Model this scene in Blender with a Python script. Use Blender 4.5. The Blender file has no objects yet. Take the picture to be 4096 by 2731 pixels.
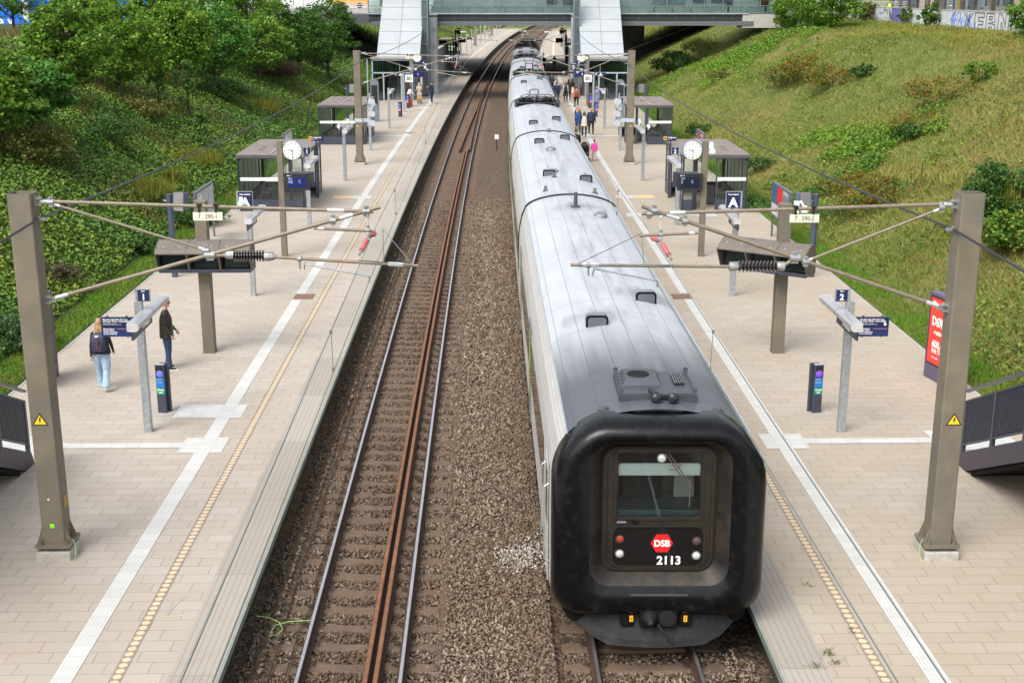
import bpy, bmesh, math, random
import numpy as np
from mathutils import Vector, Matrix, Euler
SC = bpy.context.scene
COL = SC.collection
R = math.radians
random.seed(7); RNG = np.random.default_rng(7)
# ---------------------------------------------------------------- camera, world, sun, exposure
CAM_H = 9.067; PITCH = math.atan(1395/5080.)
cam = bpy.data.objects.new("camera", bpy.data.cameras.new("camera"))
COL.objects.link(cam); SC.camera = cam
cam.location = (0, 0, CAM_H); cam.rotation_euler = (math.pi/2-PITCH, 0, 0)
cam.data.sensor_width = 36; cam.data.lens = 5080/4096*36
cam.data.clip_start = .2; cam.data.clip_end = 4000
W = bpy.data.worlds.new("World"); SC.world = W; W.use_nodes = True
SUN_EL, SUN_AZ = R(52), R(215)
nt = W.node_tree; bg = nt.nodes["Background"]
sky = nt.nodes.new("ShaderNodeTexSky"); sky.sky_type = 'NISHITA'; sky.sun_disc = False
sky.sun_elevation = SUN_EL; sky.sun_rotation = SUN_AZ; sky.dust_density = 4; sky.air_density = 1.2
hs = nt.nodes.new("ShaderNodeHueSaturation"); hs.inputs['Saturation'].default_value = .3
nt.links.new(sky.outputs[0], hs.inputs['Color']); nt.links.new(hs.outputs[0], bg.inputs[0])
bg.inputs[1].default_value = .15
sun = bpy.data.objects.new("sun", bpy.data.lights.new("sun", 'SUN')); COL.objects.link(sun)
sun.data.energy = 1.45; sun.data.angle = R(36); sun.data.color = (1, .97, .92)
sd = Vector((math.sin(SUN_AZ)*math.cos(SUN_EL), math.cos(SUN_AZ)*math.cos(SUN_EL), math.sin(SUN_EL)))
sun.rotation_euler = sd.to_track_quat('Z', 'Y').to_euler()
SC.view_settings.view_transform = 'Standard'; SC.view_settings.look = 'None'
SC.view_settings.exposure = 0.78; SC.view_settings.gamma = 1
# ---------------------------------------------------------------- the curved line: t = metres right of the middle between the tracks
def xm(Y): return .217-.0262*Y+1.35e-4*Y*Y
def slp(Y): return -.0262+2.7e-4*Y
def P(t, Y, z=0.): return (xm(Y)+t, Y, z)
def ray(x, y):
    u = (x-2048)/5080.; v = (y-1365.5)/5080.; c, s = math.cos(PITCH), math.sin(PITCH)
    return u, c-v*s, -(s+v*c)
def tz(t, Y):
    a = abs(t)
    w = .35*math.sin(Y*.11+t*.2)+.25*math.sin(Y*.23+1.3+t*.31)
    if a < 12.5: return 0.02
    if a < 24.5: return .02+(a-12.5)*.5 + w*min(1, (a-12.5)/4)
    return 6.02+(a-24.5)*.05*(1 if a < 34 else 0)+(.47 if a >= 34 else 0)+w*max(0, 1-(a-24.5)/6)
def hit(x, y):
    a, b, c = ray(x, y); k = 14.
    while k < 400:
        X, Y, z = a*k, b*k, CAM_H+c*k
        t = X-xm(Y)
        if abs(t) > 11.3 and z <= tz(t, Y): return t, Y, z
        k += .15
    return t, Y, z
# ---------------------------------------------------------------- materials
_M = {}
def nn(nt, typ, **kw):
    n = nt.nodes.new(typ)
    for k, v in kw.items():
        if k in n.inputs: n.inputs[k].default_value = v
        else: setattr(n, k, v)
    return n
def mth(nt, op, a, b=None, c=None, clamp=False):
    n = nt.nodes.new("ShaderNodeMath"); n.operation = op; n.use_clamp = clamp
    for i, q in enumerate((a, b, c)):
        if q is None: continue
        if isinstance(q, (int, float)): n.inputs[i].default_value = q
        else: nt.links.new(q, n.inputs[i])
    return n.outputs[0]
def mixc(nt, f, a, b, mode='MIX'):
    n = nt.nodes.new("ShaderNodeMix"); n.data_type = 'RGBA'; n.blend_type = mode
    for i, q in ((0, f), (6, a), (7, b)):
        if isinstance(q, (int, float)): n.inputs[i].default_value = q
        elif isinstance(q, tuple): n.inputs[i].default_value = (*q[:3], 1)
        else: nt.links.new(q, n.inputs[i])
    return n.outputs[2]
def ramp(nt, f, stops, interp='LINEAR'):
    n = nt.nodes.new("ShaderNodeValToRGB"); n.color_ramp.interpolation = interp
    e = n.color_ramp.elements
    while len(e) > 1: e.remove(e[-1])
    e[0].position = stops[0][0]; e[0].color = (*stops[0][1], 1)
    for p, c in stops[1:]:
        q = e.new(p); q.color = (*c, 1)
    nt.links.new(f, n.inputs[0]); return n.outputs[0]
def newmat(name):
    m = bpy.data.materials.new(name); m.use_nodes = True
    return m, m.node_tree, m.node_tree.nodes["Principled BSDF"]
def noise(nt, vec, scale, detail=4, rough=.6):
    n = nn(nt, "ShaderNodeTexNoise"); n.inputs['Scale'].default_value = scale
    n.inputs['Detail'].default_value = detail; n.inputs['Roughness'].default_value = rough
    if vec is not None: nt.links.new(vec, n.inputs['Vector'])
    return n.outputs[0]
def M(name, col, rough=.6, metal=0., var=.12, vs=3., c2=None, amt=.5, s2=6., th=.55, bump=0., bs=60., emit=0., spec=None, coat=0.):
    """weathered plain surface: base colour, soft variation, optional second colour in patches, fine bump"""
    if name in _M: return _M[name]
    m, nt, b = newmat(name)
    geo = nn(nt, "ShaderNodeNewGeometry").outputs['Position']
    f = noise(nt, geo, vs, 5)
    lo = tuple(c*(1-var) for c in col); hi = tuple(min(1, c*(1+var)) for c in col)
    out = ramp(nt, f, [(.3, lo), (.7, hi)])
    if c2:
        f2 = noise(nt, geo, s2, 6, .7)
        mr = nn(nt, "ShaderNodeMapRange"); nt.links.new(f2, mr.inputs[0])
        mr.inputs[1].default_value = th-.07; mr.inputs[2].default_value = th+.12; mr.inputs[4].default_value = amt
        out = mixc(nt, mr.outputs[0], out, c2)
    nt.links.new(out, b.inputs['Base Color'])
    b.inputs['Metallic'].default_value = metal
    rr = nn(nt, "ShaderNodeMapRange"); nt.links.new(f, rr.inputs[0])
    rr.inputs[3].default_value = max(.02, rough-.08); rr.inputs[4].default_value = min(1, rough+.08)
    nt.links.new(rr.outputs[0], b.inputs['Roughness'])
    if spec is not None: b.inputs['Specular IOR Level'].default_value = spec
    if coat: b.inputs['Coat Weight'].default_value = coat
    if emit:
        b.inputs['Emission Color'].default_value = (*col, 1); b.inputs['Emission Strength'].default_value = emit
    if bump:
        bn = nn(nt, "ShaderNodeBump"); bn.inputs['Strength'].default_value = bump; bn.inputs['Distance'].default_value = .01
        nt.links.new(noise(nt, geo, bs, 3), bn.inputs['Height']); nt.links.new(bn.outputs[0], b.inputs['Normal'])
    _M[name] = m; return m
def glassmat(name, tint=(.8, .9, .88), refl=.12, rough=.03):
    if name in _M: return _M[name]
    m, nt, b = newmat(name); nt.nodes.remove(b)
    tr = nn(nt, "ShaderNodeBsdfTransparent"); tr.inputs[0].default_value = (*tint, 1)
    gl = nn(nt, "ShaderNodeBsdfGlossy"); gl.inputs['Roughness'].default_value = rough; gl.inputs[0].default_value = (.9, .95, 1, 1)
    fr = nn(nt, "ShaderNodeFresnel"); fr.inputs[0].default_value = 1.5
    ad = mth(nt, 'ADD', fr.outputs[0], refl, clamp=True)
    mx = nn(nt, "ShaderNodeMixShader"); nt.links.new(ad, mx.inputs[0])
    nt.links.new(tr.outputs[0], mx.inputs[1]); nt.links.new(gl.outputs[0], mx.inputs[2])
    nt.links.new(mx.outputs[0], nt.nodes["Material Output"].inputs[0])
    _M[name] = m; return m
def leafmat(name, cols, lowf=None, rough=.55, trans=.25, ls=.12):
    """leaves: a colour per leaf (random per island), drifting with a broad noise over the ground"""
    if name in _M: return _M[name]
    m, nt, b = newmat(name)
    g = nn(nt, "ShaderNodeNewGeometry")
    n = len(cols)
    c = ramp(nt, g.outputs['Random Per Island'], [(i/n, k) for i, k in enumerate(cols)], 'LINEAR')
    if lowf:
        f = noise(nt, g.outputs['Position'], ls, 5, .65)
        mr = nn(nt, "ShaderNodeMapRange"); nt.links.new(f, mr.inputs[0]); mr.inputs[1].default_value = .42; mr.inputs[2].default_value = .6
        c = mixc(nt, mr.outputs[0], c, mixc(nt, .8, c, lowf))
    nt.links.new(c, b.inputs['Base Color']); b.inputs['Roughness'].default_value = rough
    b.inputs['Specular IOR Level'].default_value = .12
    t = nn(nt, "ShaderNodeBsdfTranslucent"); nt.links.new(c, t.inputs[0])
    mx = nn(nt, "ShaderNodeMixShader"); mx.inputs[0].default_value = trans
    nt.links.new(b.outputs[0], mx.inputs[1]); nt.links.new(t.outputs[0], mx.inputs[2])
    nt.links.new(mx.outputs[0], nt.nodes["Material Output"].inputs[0])
    _M[name] = m; return m
# ---------------------------------------------------------------- mesh building
class MB:
    def __init__(s): s.v = []; s.f = []; s.mi = []; s.cur = 0
    def add(s, vs, fs):
        o = len(s.v); s.v += [tuple(p) for p in vs]
        for f in fs: s.f.append(tuple(i+o for i in f)); s.mi.append(s.cur)
        return s
    def box(s, c, d, rz=0, rx=0, ry=0):
        m = Matrix.Translation(c) @ Euler((rx, ry, rz)).to_matrix().to_4x4()
        h = [q/2 for q in d]
        vs = [m @ Vector((x*h[0], y*h[1], z*h[2])) for x in (-1, 1) for y in (-1, 1) for z in (-1, 1)]
        return s.add(vs, [(0, 1, 3, 2), (4, 6, 7, 5), (0, 4, 5, 1), (2, 3, 7, 6), (0, 2, 6, 4), (1, 5, 7, 3)])
    def bx(s, x0, x1, y0, y1, z0, z1): return s.box(((x0+x1)/2, (y0+y1)/2, (z0+z1)/2), (x1-x0, y1-y0, z1-z0))
    def loft(s, rings, cap=True, closed=True):
        n = len(rings[0]); o = len(s.v); vs = [p for r in rings for p in r]; fs = []
        for k in range(len(rings)-1):
            for i in range(n if closed else n-1):
                j = (i+1) % n
                fs.append((k*n+i, k*n+j, (k+1)*n+j, (k+1)*n+i))
        if cap and closed:
            fs.append(tuple(range(n-1, -1, -1))); fs.append(tuple((len(rings)-1)*n+i for i in range(n)))
        return s.add(vs, fs)
    def tube(s, pts, r, n=8, cap=True):
        pts = [Vector(p) for p in pts]; rs = r if isinstance(r, (list, tuple)) else [r]*len(pts)
        rings = []; up = None
        for i, p in enumerate(pts):
            d = (pts[min(i+1, len(pts)-1)]-pts[max(i-1, 0)])
            if d.length < 1e-9: d = Vector((0, 0, 1))
            d.normalize()
            if up is None: up = Vector((0, 0, 1)) if abs(d.z) < .9 else Vector((1, 0, 0))
            a = d.cross(up).normalized(); b = a.cross(d).normalized(); up = b
            rings.append([p+a*math.cos(2*math.pi*k/n)*rs[i]+b*math.sin(2*math.pi*k/n)*rs[i] for k in range(n)])
        return s.loft(rings, cap)
    def lathe(s, prof, o=(0, 0, 0), n=20, axis='z'):
        rings = []
        for r, h in prof:
            ring = []
            for k in range(n):
                a = 2*math.pi*k/n; x, y = r*math.cos(a), r*math.sin(a)
                p = {'z': (x, y, h), 'y': (x, h, -y), 'x': (h, x, y)}[axis]
                ring.append((p[0]+o[0], p[1]+o[1], p[2]+o[2]))
            rings.append(ring)
        return s.loft(rings)
    def prism(s, poly, a, b, axis='y'):
        """polygon of (u, v) pushed from a to b along an axis"""
        f = {'y': lambda u, v, w: (u, w, v), 'x': lambda u, v, w: (w, u, v), 'z': lambda u, v, w: (u, v, w)}[axis]
        return s.loft([[f(u, v, a) for u, v in poly], [f(u, v, b) for u, v in poly]])
    def ell(s, c, r, n=10, m=8, rot=None):
        rings = []
        for i in range(m+1):
            a = math.pi*i/m; ring = []
            for k in range(n):
                b = 2*math.pi*k/n
                p = Vector((r[0]*math.sin(a)*math.cos(b), r[1]*math.sin(a)*math.sin(b), -r[2]*math.cos(a)))
                if i in (0, m): p = Vector((1e-4*math.cos(b), 1e-4*math.sin(b), p.z))
                if rot: p = rot @ p
                ring.append(Vector(c)+p)
            rings.append(ring)
        return s.loft(rings)
def rrect(cx, cz, hw, zb, zt, r, n=5, rb=None):
    """rounded rectangle outline in x/z"""
    rb = r if rb is None else rb; pts = []
    for (x, z, a0, q) in ((cx+hw-r, zt-r, 0, r), (cx-hw+r, zt-r, 90, r), (cx-hw+rb, zb+rb, 180, rb), (cx+hw-rb, zb+rb, 270, rb)):
        for k in range(n+1):
            a = R(a0+90*k/n); pts.append((x+q*math.cos(a), z+q*math.sin(a)))
    return pts
def obj(name, mb, mats, parent=None, smooth=False, bevel=0, origin=None, fix=True):
    me = bpy.data.meshes.new(name)
    v = mb.v if origin is None else [(p[0]-origin[0], p[1]-origin[1], p[2]-origin[2]) for p in mb.v]
    me.from_pydata(v, [], mb.f)
    if not isinstance(mats, (list, tuple)): mats = [mats]
    for m in mats: me.materials.append(m)
    if len(mats) > 1: me.polygons.foreach_set('material_index', mb.mi)
    if fix:
        b = bmesh.new(); b.from_mesh(me); bmesh.ops.recalc_face_normals(b, faces=b.faces); b.to_mesh(me); b.free()
    me.update()
    if smooth:
        me.polygons.foreach_set('use_smooth', [True]*len(me.polygons))
        if smooth != 'all':
            try: me.set_sharp_from_angle(angle=R(38))
            except Exception: pass
    o = bpy.data.objects.new(name, me); COL.objects.link(o)
    if parent: o.parent = parent
    if bevel:
        bm_ = o.modifiers.new('b', 'BEVEL'); bm_.width = bevel; bm_.segments = 2; bm_.limit_method = 'ANGLE'
    return o
def npmesh(name, V, F, mat, parent=None, smooth=False, uv=None):
    me = bpy.data.meshes.new(name); k = F.shape[1]
    me.vertices.add(len(V)); me.vertices.foreach_set('co', V.astype(np.float32).ravel())
    me.loops.add(F.size); me.loops.foreach_set('vertex_index', F.astype(np.int32).ravel())
    me.polygons.add(len(F)); me.polygons.foreach_set('loop_start', (np.arange(len(F))*k).astype(np.int32))
    me.polygons.foreach_set('loop_total', np.full(len(F), k, np.int32))
    me.materials.append(mat); me.update(calc_edges=True)
    if smooth: me.polygons.foreach_set('use_smooth', [True]*len(F))
    if uv is not None:
        l = me.uv_layers.new(name='UVMap'); l.data.foreach_set('uv', uv[F.ravel()].astype(np.float32).ravel())
    o = bpy.data.objects.new(name, me); COL.objects.link(o)
    if parent: o.parent = parent
    return o
def tag(o, label=None, cat=None, group=None, kind=None):
    if label: o['label'] = label
    if cat: o['category'] = cat
    if group: o['group'] = group
    if kind: o['kind'] = kind
    return o
def T(name, label, cat, t=None, Y=None, z=0., rot=0., group=None, loc=None):
    o = bpy.data.objects.new(name, None); COL.objects.link(o); o.empty_display_size = .3
    if loc is None: o.location = P(t, Y, z); o.rotation_euler = (0, 0, R(rot)-math.atan(slp(Y)))
    else: o.location = loc; o.rotation_euler = (0, 0, R(rot))
    return tag(o, label, cat, group)
KIDS = {}
def dup(root, label, t=None, Y=None, z=0., rot=0., group=None, loc=None, skip=()):
    def cp(o, par):
        c = o.copy(); COL.objects.link(c)
        if par: c.parent = par
        for ch in list(o.children):
            if ch.name.split('.')[0] not in skip: cp(ch, c)
        return c
    r = cp(root, None)
    if loc is None: r.location = P(t, Y, z); r.rotation_euler = (0, 0, R(rot)-math.atan(slp(Y)))
    else: r.location = loc; r.rotation_euler = (0, 0, R(rot))
    r['label'] = label
    if group: r['group'] = group
    return r
_TX = {}
def text(name, s, size, mat, parent, loc, rot=(90, 0, 0), bold=.0, align='LEFT', sx=1., ext=.002, shear=0.):
    key = (s, size, bold, align, ext, shear)
    if key not in _TX:
        cu = bpy.data.curves.new('txt', 'FONT'); cu.body = s; cu.size = size; cu.offset = bold*size; cu.extrude = ext
        cu.align_x = align; cu.shear = shear; cu.resolution_u = 3
        to = bpy.data.objects.new('tmp', cu); COL.objects.link(to)
        dg = bpy.context.evaluated_depsgraph_get(); dg.update()
        me = bpy.data.meshes.new_from_object(to.evaluated_get(dg)); bpy.data.objects.remove(to)
        _TX[key] = me
    me = _TX[key].copy(); me.materials.clear(); me.materials.append(mat)
    o = bpy.data.objects.new(name, me); COL.objects.link(o); o.parent = parent
    o.location = loc; o.rotation_euler = [R(a) for a in rot]; o.scale = (sx, 1, 1)
    return o
# palette
GALV = M('galvanised_steel', (.36, .39, .41), .42, .55, .18, 9, c2=(.55, .58, .6), amt=.6, s2=14, th=.55)
BROWNST = M('weathered_mast_steel', (.19, .16, .115), .6, .15, .16, 1.6, c2=(.12, .118, .105), amt=.6, s2=1.2, th=.5, bump=.1)
NAVY = M('navy_enamel', (.012, .02, .075), .35, 0, .05)
ANTH = M('anthracite_paint', (.05, .057, .08), .42, .1, .1, 3)
DARKP = M('dark_plastic', (.02, .02, .023), .4, 0, .1)
WHITE = M('white_enamel', (.8, .8, .79), .4, 0, .03)
WPLAS = M('white_plastic', (.72, .73, .73), .35, 0, .04)
ALU = M('lamp_aluminium', (.5, .5, .51), .3, .6, .06)
TUBEC = M('cantilever_tube_paint', (.2, .165, .12), .5, .1, .12, 6, c2=(.3, .26, .2), amt=.4, s2=9)
SLEEVE = M('white_sleeve', (.46, .48, .49), .5, 0, .08, 12)
CASTI = M('clamp_cast_metal', (.34, .35, .35), .45, .6, .2, 20)
PORC = M('brown_porcelain', (.02, .012, .012), .15, 0, .1, coat=.6)
REDINS = M('red_silicone', (.42, .1, .11), .45, 0, .1)
WIREM = M('copper_wire_patina', (.2, .22, .22), .5, .5, .1)
CABLE = M('black_cable', (.025, .027, .035), .5, 0, .1)
CONC = M('pale_concrete', (.42, .41, .38), .85, 0, .12, 4, c2=(.25, .24, .21), amt=.5, s2=7, bump=.3)
CONCD = M('grey_concrete', (.27, .27, .27), .85, 0, .15, 1.2, c2=(.16, .16, .16), amt=.6, s2=1.7, bump=.3)
YEL = M('warning_yellow', (.8, .55, .02), .5, 0, .03)
BLK = M('matt_black', (.012, .012, .012), .7, 0, .1)
RED = M('signal_red', (.62, .012, .012), .45, 0, .03)
BLUEP = M('bright_blue_panel', (.02, .17, .5), .45, 0, .05)
GREENP = M('green_panel', (.0, .3, .14), .45, 0, .05)
# ================================================================ GROUND
def grid(name, ts, Ys, zf, mat, uvs=True, perp=True):
    tt, YY = np.meshgrid(ts, Ys)
    X = xm(YY)+tt
    Z = zf(tt, YY)
    V = np.stack([X, YY, Z], -1).reshape(-1, 3); n = len(ts); m = len(Ys)
    i = np.arange(m-1)[:, None]*n+np.arange(n-1)[None, :]
    F = np.stack([i, i+1, i+n+1, i+n], -1).reshape(-1, 4)
    uv = np.stack([tt, YY+tt*slp(YY)], -1).reshape(-1, 2)
    return npmesh(name, V, F, mat, uv=uv)
tzv = np.vectorize(tz, otypes=[float])
def uvnode(nt):
    u = nn(nt, "ShaderNodeUVMap"); s = nn(nt, "ShaderNodeSeparateXYZ"); nt.links.new(u.outputs[0], s.inputs[0]); return u.outputs[0], s.outputs[0], s.outputs[1]
def jointmask(nt, u, v, w, h, off, jw):
    """running-bond slabs: returns (joint mask, random per slab)"""
    rv = mth(nt, 'DIVIDE', v, h); row = mth(nt, 'FLOOR', rv); fv = mth(nt, 'FRACT', rv)
    ru = mth(nt, 'ADD', mth(nt, 'DIVIDE', u, w), mth(nt, 'MULTIPLY', row, off)); cu = mth(nt, 'FLOOR', ru); fu = mth(nt, 'FRACT', ru)
    du = mth(nt, 'MULTIPLY', mth(nt, 'SUBTRACT', .5, mth(nt, 'ABSOLUTE', mth(nt, 'SUBTRACT', fu, .5))), w)
    dv = mth(nt, 'MULTIPLY', mth(nt, 'SUBTRACT', .5, mth(nt, 'ABSOLUTE', mth(nt, 'SUBTRACT', fv, .5))), h)
    d = mth(nt, 'MINIMUM', du, dv)
    k = mth(nt, 'SUBTRACT', 1, mth(nt, 'DIVIDE', d, jw), clamp=True)
    cb = nn(nt, "ShaderNodeCombineXYZ"); nt.links.new(cu, cb.inputs[0]); nt.links.new(row, cb.inputs[1])
    wn = nn(nt, "ShaderNodeTexWhiteNoise"); wn.noise_dimensions = '2D'; nt.links.new(cb.outputs[0], wn.inputs[0])
    return k, wn.outputs[0]
def slabmat(name, c0, c1, joint, w, h, off, jw, warm=None, rough=.8, groove=0, jstr=.8, stain=(.3, .24, .17), samt=.3):
    m, nt, b = newmat(name); uv, u, v = uvnode(nt)
    k, rn = jointmask(nt, u, v, w, h, off, jw)
    pos = nn(nt, "ShaderNodeNewGeometry").outputs['Position']
    c = mixc(nt, rn, c0, c1)
    if warm: # slabs browner in broad worn areas
        f = noise(nt, pos, .22, 4, .6); mr = nn(nt, "ShaderNodeMapRange"); nt.links.new(f, mr.inputs[0]); mr.inputs[1].default_value = .4; mr.inputs[2].default_value = .65
        c = mixc(nt, mth(nt, 'MULTIPLY', mr.outputs[0], .6), c, warm)
    f = noise(nt, pos, 1.7, 6, .7); mr = nn(nt, "ShaderNodeMapRange"); nt.links.new(f, mr.inputs[0]); mr.inputs[1].default_value = .56; mr.inputs[2].default_value = .78; mr.inputs[4].default_value = samt
    c = mixc(nt, mr.outputs[0], c, stain)
    vo = nn(nt, 'ShaderNodeTexVoronoi'); vo.inputs['Scale'].default_value = 1.1; nt.links.new(pos, vo.inputs['Vector'])
    c = mixc(nt, mth(nt, 'MULTIPLY', mth(nt, 'LESS_THAN', vo.outputs['Distance'], .03), .45), c, (.1, .09, .085))
    f = noise(nt, pos, 140, 2, .8); c = mixc(nt, mth(nt, 'MULTIPLY', f, .2), c, (.2, .17, .14))
    f = noise(nt, pos, 2.6, 3, .6); kk = mth(nt, 'MULTIPLY', k, mth(nt, 'ADD', mth(nt, 'MULTIPLY', f, .9), jstr-.45), clamp=True)
    if groove:
        g = mth(nt, 'FRACT', mth(nt, 'DIVIDE', u, groove)); g = mth(nt, 'MULTIPLY', mth(nt, 'LESS_THAN', g, .16), .38)
        c = mixc(nt, g, c, joint)
    c = mixc(nt, kk, c, joint)
    nt.links.new(c, b.inputs['Base Color']); b.inputs['Roughness'].default_value = rough
    bn = nn(nt, "ShaderNodeBump"); bn.inputs['Strength'].default_value = .5; bn.inputs['Distance'].default_value = .006
    nt.links.new(mth(nt, 'SUBTRACT', mth(nt, 'MULTIPLY', noise(nt, pos, 90, 2), .4), kk), bn.inputs['Height']); nt.links.new(bn.outputs[0], b.inputs['Normal'])
    return m
PAVE_L = slabmat('platform_slabs', (.39, .342, .29), (.435, .388, .338), (.12, .095, .07), .62, .31, .37, .0085, warm=(.375, .315, .25), jstr=.75, samt=.4)
PAVE_R = slabmat('platform_slabs_tan', (.385, .332, .27), (.425, .372, .31), (.13, .095, .065), .62, .31, -.37, .0085, warm=(.365, .295, .21), jstr=.75, samt=.4)
COPING = slabmat('edge_slabs', (.32, .29, .25), (.38, .345, .3), (.11, .09, .07), 5, 3.15, .0, .014, groove=.098, samt=.45, stain=(.25, .19, .14), jstr=.5)
GUIDE = slabmat('white_guide_tiles', (.52, .525, .51), (.59, .595, .58), (.12, .11, .1), .302, .302, 0, .006, groove=.05, samt=.2, stain=(.45, .42, .37), jstr=.6)
YELT = slabmat('yellow_guide_tiles', (.62, .47, .25), (.68, .52, .28), (.3, .24, .15), .302, .302, 0, .006, samt=.1)
def dotmat():
    m, nt, b = newmat('warning_dots'); uv, u, v = uvnode(nt)
    fv = mth(nt, 'SUBTRACT', mth(nt, 'FRACT', mth(nt, 'DIVIDE', v, .155)), .5)
    dv = mth(nt, 'MULTIPLY', fv, .155); du = mth(nt, 'SUBTRACT', mth(nt, 'ABSOLUTE', u), 5.27)
    d = mth(nt, 'SQRT', mth(nt, 'ADD', mth(nt, 'MULTIPLY', du, du), mth(nt, 'MULTIPLY', dv, dv)))
    k = mth(nt, 'LESS_THAN', d, .061)
    pos = nn(nt, "ShaderNodeNewGeometry").outputs['Position']
    f = noise(nt, pos, 6, 5, .7)
    nt.links.new(mixc(nt, k, ramp(nt, f, [(.3, (.2, .165, .14)), (.7, (.27, .23, .2))]), ramp(nt, f, [(.3, (.52, .41, .25)), (.7, (.6, .49, .32))])), b.inputs['Base Color'])
    b.inputs['Roughness'].default_value = .75
    bn = nn(nt, "ShaderNodeBump"); bn.inputs['Distance'].default_value = .005; nt.links.new(k, bn.inputs['Height']); nt.links.new(bn.outputs[0], b.inputs['Normal'])
    return m
DOTS = dotmat()
YP = np.arange(2, 339, 3.0)
const = lambda z: (lambda t, Y: np.full(t.shape, z))
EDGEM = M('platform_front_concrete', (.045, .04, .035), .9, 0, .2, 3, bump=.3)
for s, side, pm in ((-1, 'left', PAVE_L), (1, 'right', PAVE_R)):
    tag(grid('platform_pavement', np.linspace(4.57, 11.3, 3)*s, YP, const(0), pm), kind='structure')
    a = (3.89, 4.57) if s > 0 else (-4.57, -3.89)
    g = grid('platform_edge_slabs', np.array([a[0], a[1]]), YP, const(.0), COPING); tag(g, kind='structure')
    mb = MB()
    for k in range(0, len(YP)-1):
        y0, y1 = YP[k], YP[k+1]
        for (ta, tb, z0, z1) in ((3.893, 3.96, -.14, -.003), (4.12, 4.3, -1.1, -.01)):
            mb.loft([[P(s*ta, y0, z0), P(s*tb, y0, z0), P(s*tb, y0, z1), P(s*ta, y0, z1)], [P(s*ta, y1, z0), P(s*tb, y1, z0), P(s*tb, y1, z1), P(s*ta, y1, z1)]])
        mb.loft([[P(s*3.96, y0, -.14), P(s*4.2, y0, -.14), P(s*4.2, y0, -.02), P(s*3.96, y0, -.02)], [P(s*3.96, y1, -.14), P(s*4.2, y1, -.14), P(s*4.2, y1, -.02), P(s*3.96, y1, -.02)]])
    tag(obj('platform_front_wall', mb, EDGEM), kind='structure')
    mb = MB()
    for k in range(0, len(YP)-1): mb.loft([[P(s*q, YP[k+e], z) for q, z in ((3.855, -.12), (3.889, -.12), (3.889, -.002), (3.855, -.002))] for e in (0, 1)])
    tag(obj('platform_edge_angle', mb, M('edge_angle_green_grey', (.27, .31, .26), .5, .3, .15, 4)), kind='structure')
    tag(grid('warning_dot_strip', np.array([5.185, 5.355])*s, YP, const(.004), DOTS), kind='structure')
    # thin kerb at the back edge
    mb = MB()
    for k in range(len(YP)-1):
        mb.loft([[P(s*q, YP[k], z) for q, z in ((11.3, -.1), (11.36, -.1), (11.36, .012), (11.3, .012))], [P(s*q, YP[k+1], z) for q, z in ((11.3, -.1), (11.36, -.1), (11.36, .012), (11.3, .012))]])
    tag(obj('platform_back_kerb', mb, CONC), kind='structure')
    # white guide strip with crossings
    segs = [(2, 37.9), (38.6, 85.5), (85.9, 106.2), (106.6, 335)]
    Vs = []; Fs = []
    def patch(t0, t1, y0, y1, z, V, F, U):
        n = max(1, int((y1-y0)/3)); ys = np.linspace(y0, y1, n+1)
        for i in range(n):
            o = len(V)
            for (t_, y_) in ((t0, ys[i]), (t1, ys[i]), (t1, ys[i+1]), (t0, ys[i+1])):
                yy = y_-s*t_*slp(y_); V.append(P(s*t_, yy, z)); U.append((t_-5.85, y_))
            F.append((o, o+1, o+2, o+3) if s > 0 else (o+3, o+2, o+1, o))
    V, F, U = [], [], []
    for y0, y1 in segs: patch(5.85, 6.152, y0, y1, .005, V, F, U)
    pads = [(5.6, 6.506, 24.55, 25.456), (6.506, 9.2, 24.85, 25.152), (9.2, 10.9, 24.4, 25.6), (5.64, 6.52, 57.6, 58.5), (5.62, 6.5, 83.4, 84.3), (6.5, 8.0, 83.5, 84.1), (5.64, 7.13, 104.1, 105.0), (5.7, 9.9, 111.8, 112.1), (5.7, 7.5, 149, 149.6), (5.7, 7.5, 178, 178.6)]
    pads += [(5.62, 7.13, 26.75, 27.66)] if s < 0 else [(5.62, 6.5, 52.7, 53.6), (6.5, 8.6, 53.0, 53.3), (8.6, 9.42, 52.6, 53.5)]
    for q in pads: patch(*q, .008, V, F, U)
    tag(npmesh('guide_strip', np.array(V), np.array(F), GUIDE, uv=np.array(U)), kind='structure')
    V, F, U = [], [], []; patch(6.53, 7.36, 57.6, 58.5, .009, V, F, U)
    tag(npmesh('yellow_guide_patch', np.array(V), np.array(F), YELT, uv=np.array(U)), kind='structure')
    for i, y in enumerate((38.25, 85.7, 106.4)):
        r = T('manhole_cover', 'rust brown manhole cover in the white strip, %s platform, %s' % (side, ('largest and nearest', 'beside the second shelter', 'near the stair entrance')[i]), 'manhole cover', s*5.84, y, group='manhole covers in the platforms')
        mb = MB().box((0, 0, .006), (.6, .66 if i == 0 else .36, .012)); obj('frame', mb, M('cover_rust', (.2, .12, .09), .7, .2, .2, 12), r)
        if i == 0:
            for q in (.1, .17, .24): obj('ring', MB().lathe([(q, .012), (q, .018), (q+.02, .018), (q+.02, .012)], n=24), M('cover_ring', (.27, .17, .13), .6, .2, .2, 12), r)
        obj('lid', MB().lathe([(.0, .013), (.27 if i == 0 else .16, .0145)], n=28), M('cover_rust', (.2, .12, .09)), r)
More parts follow.
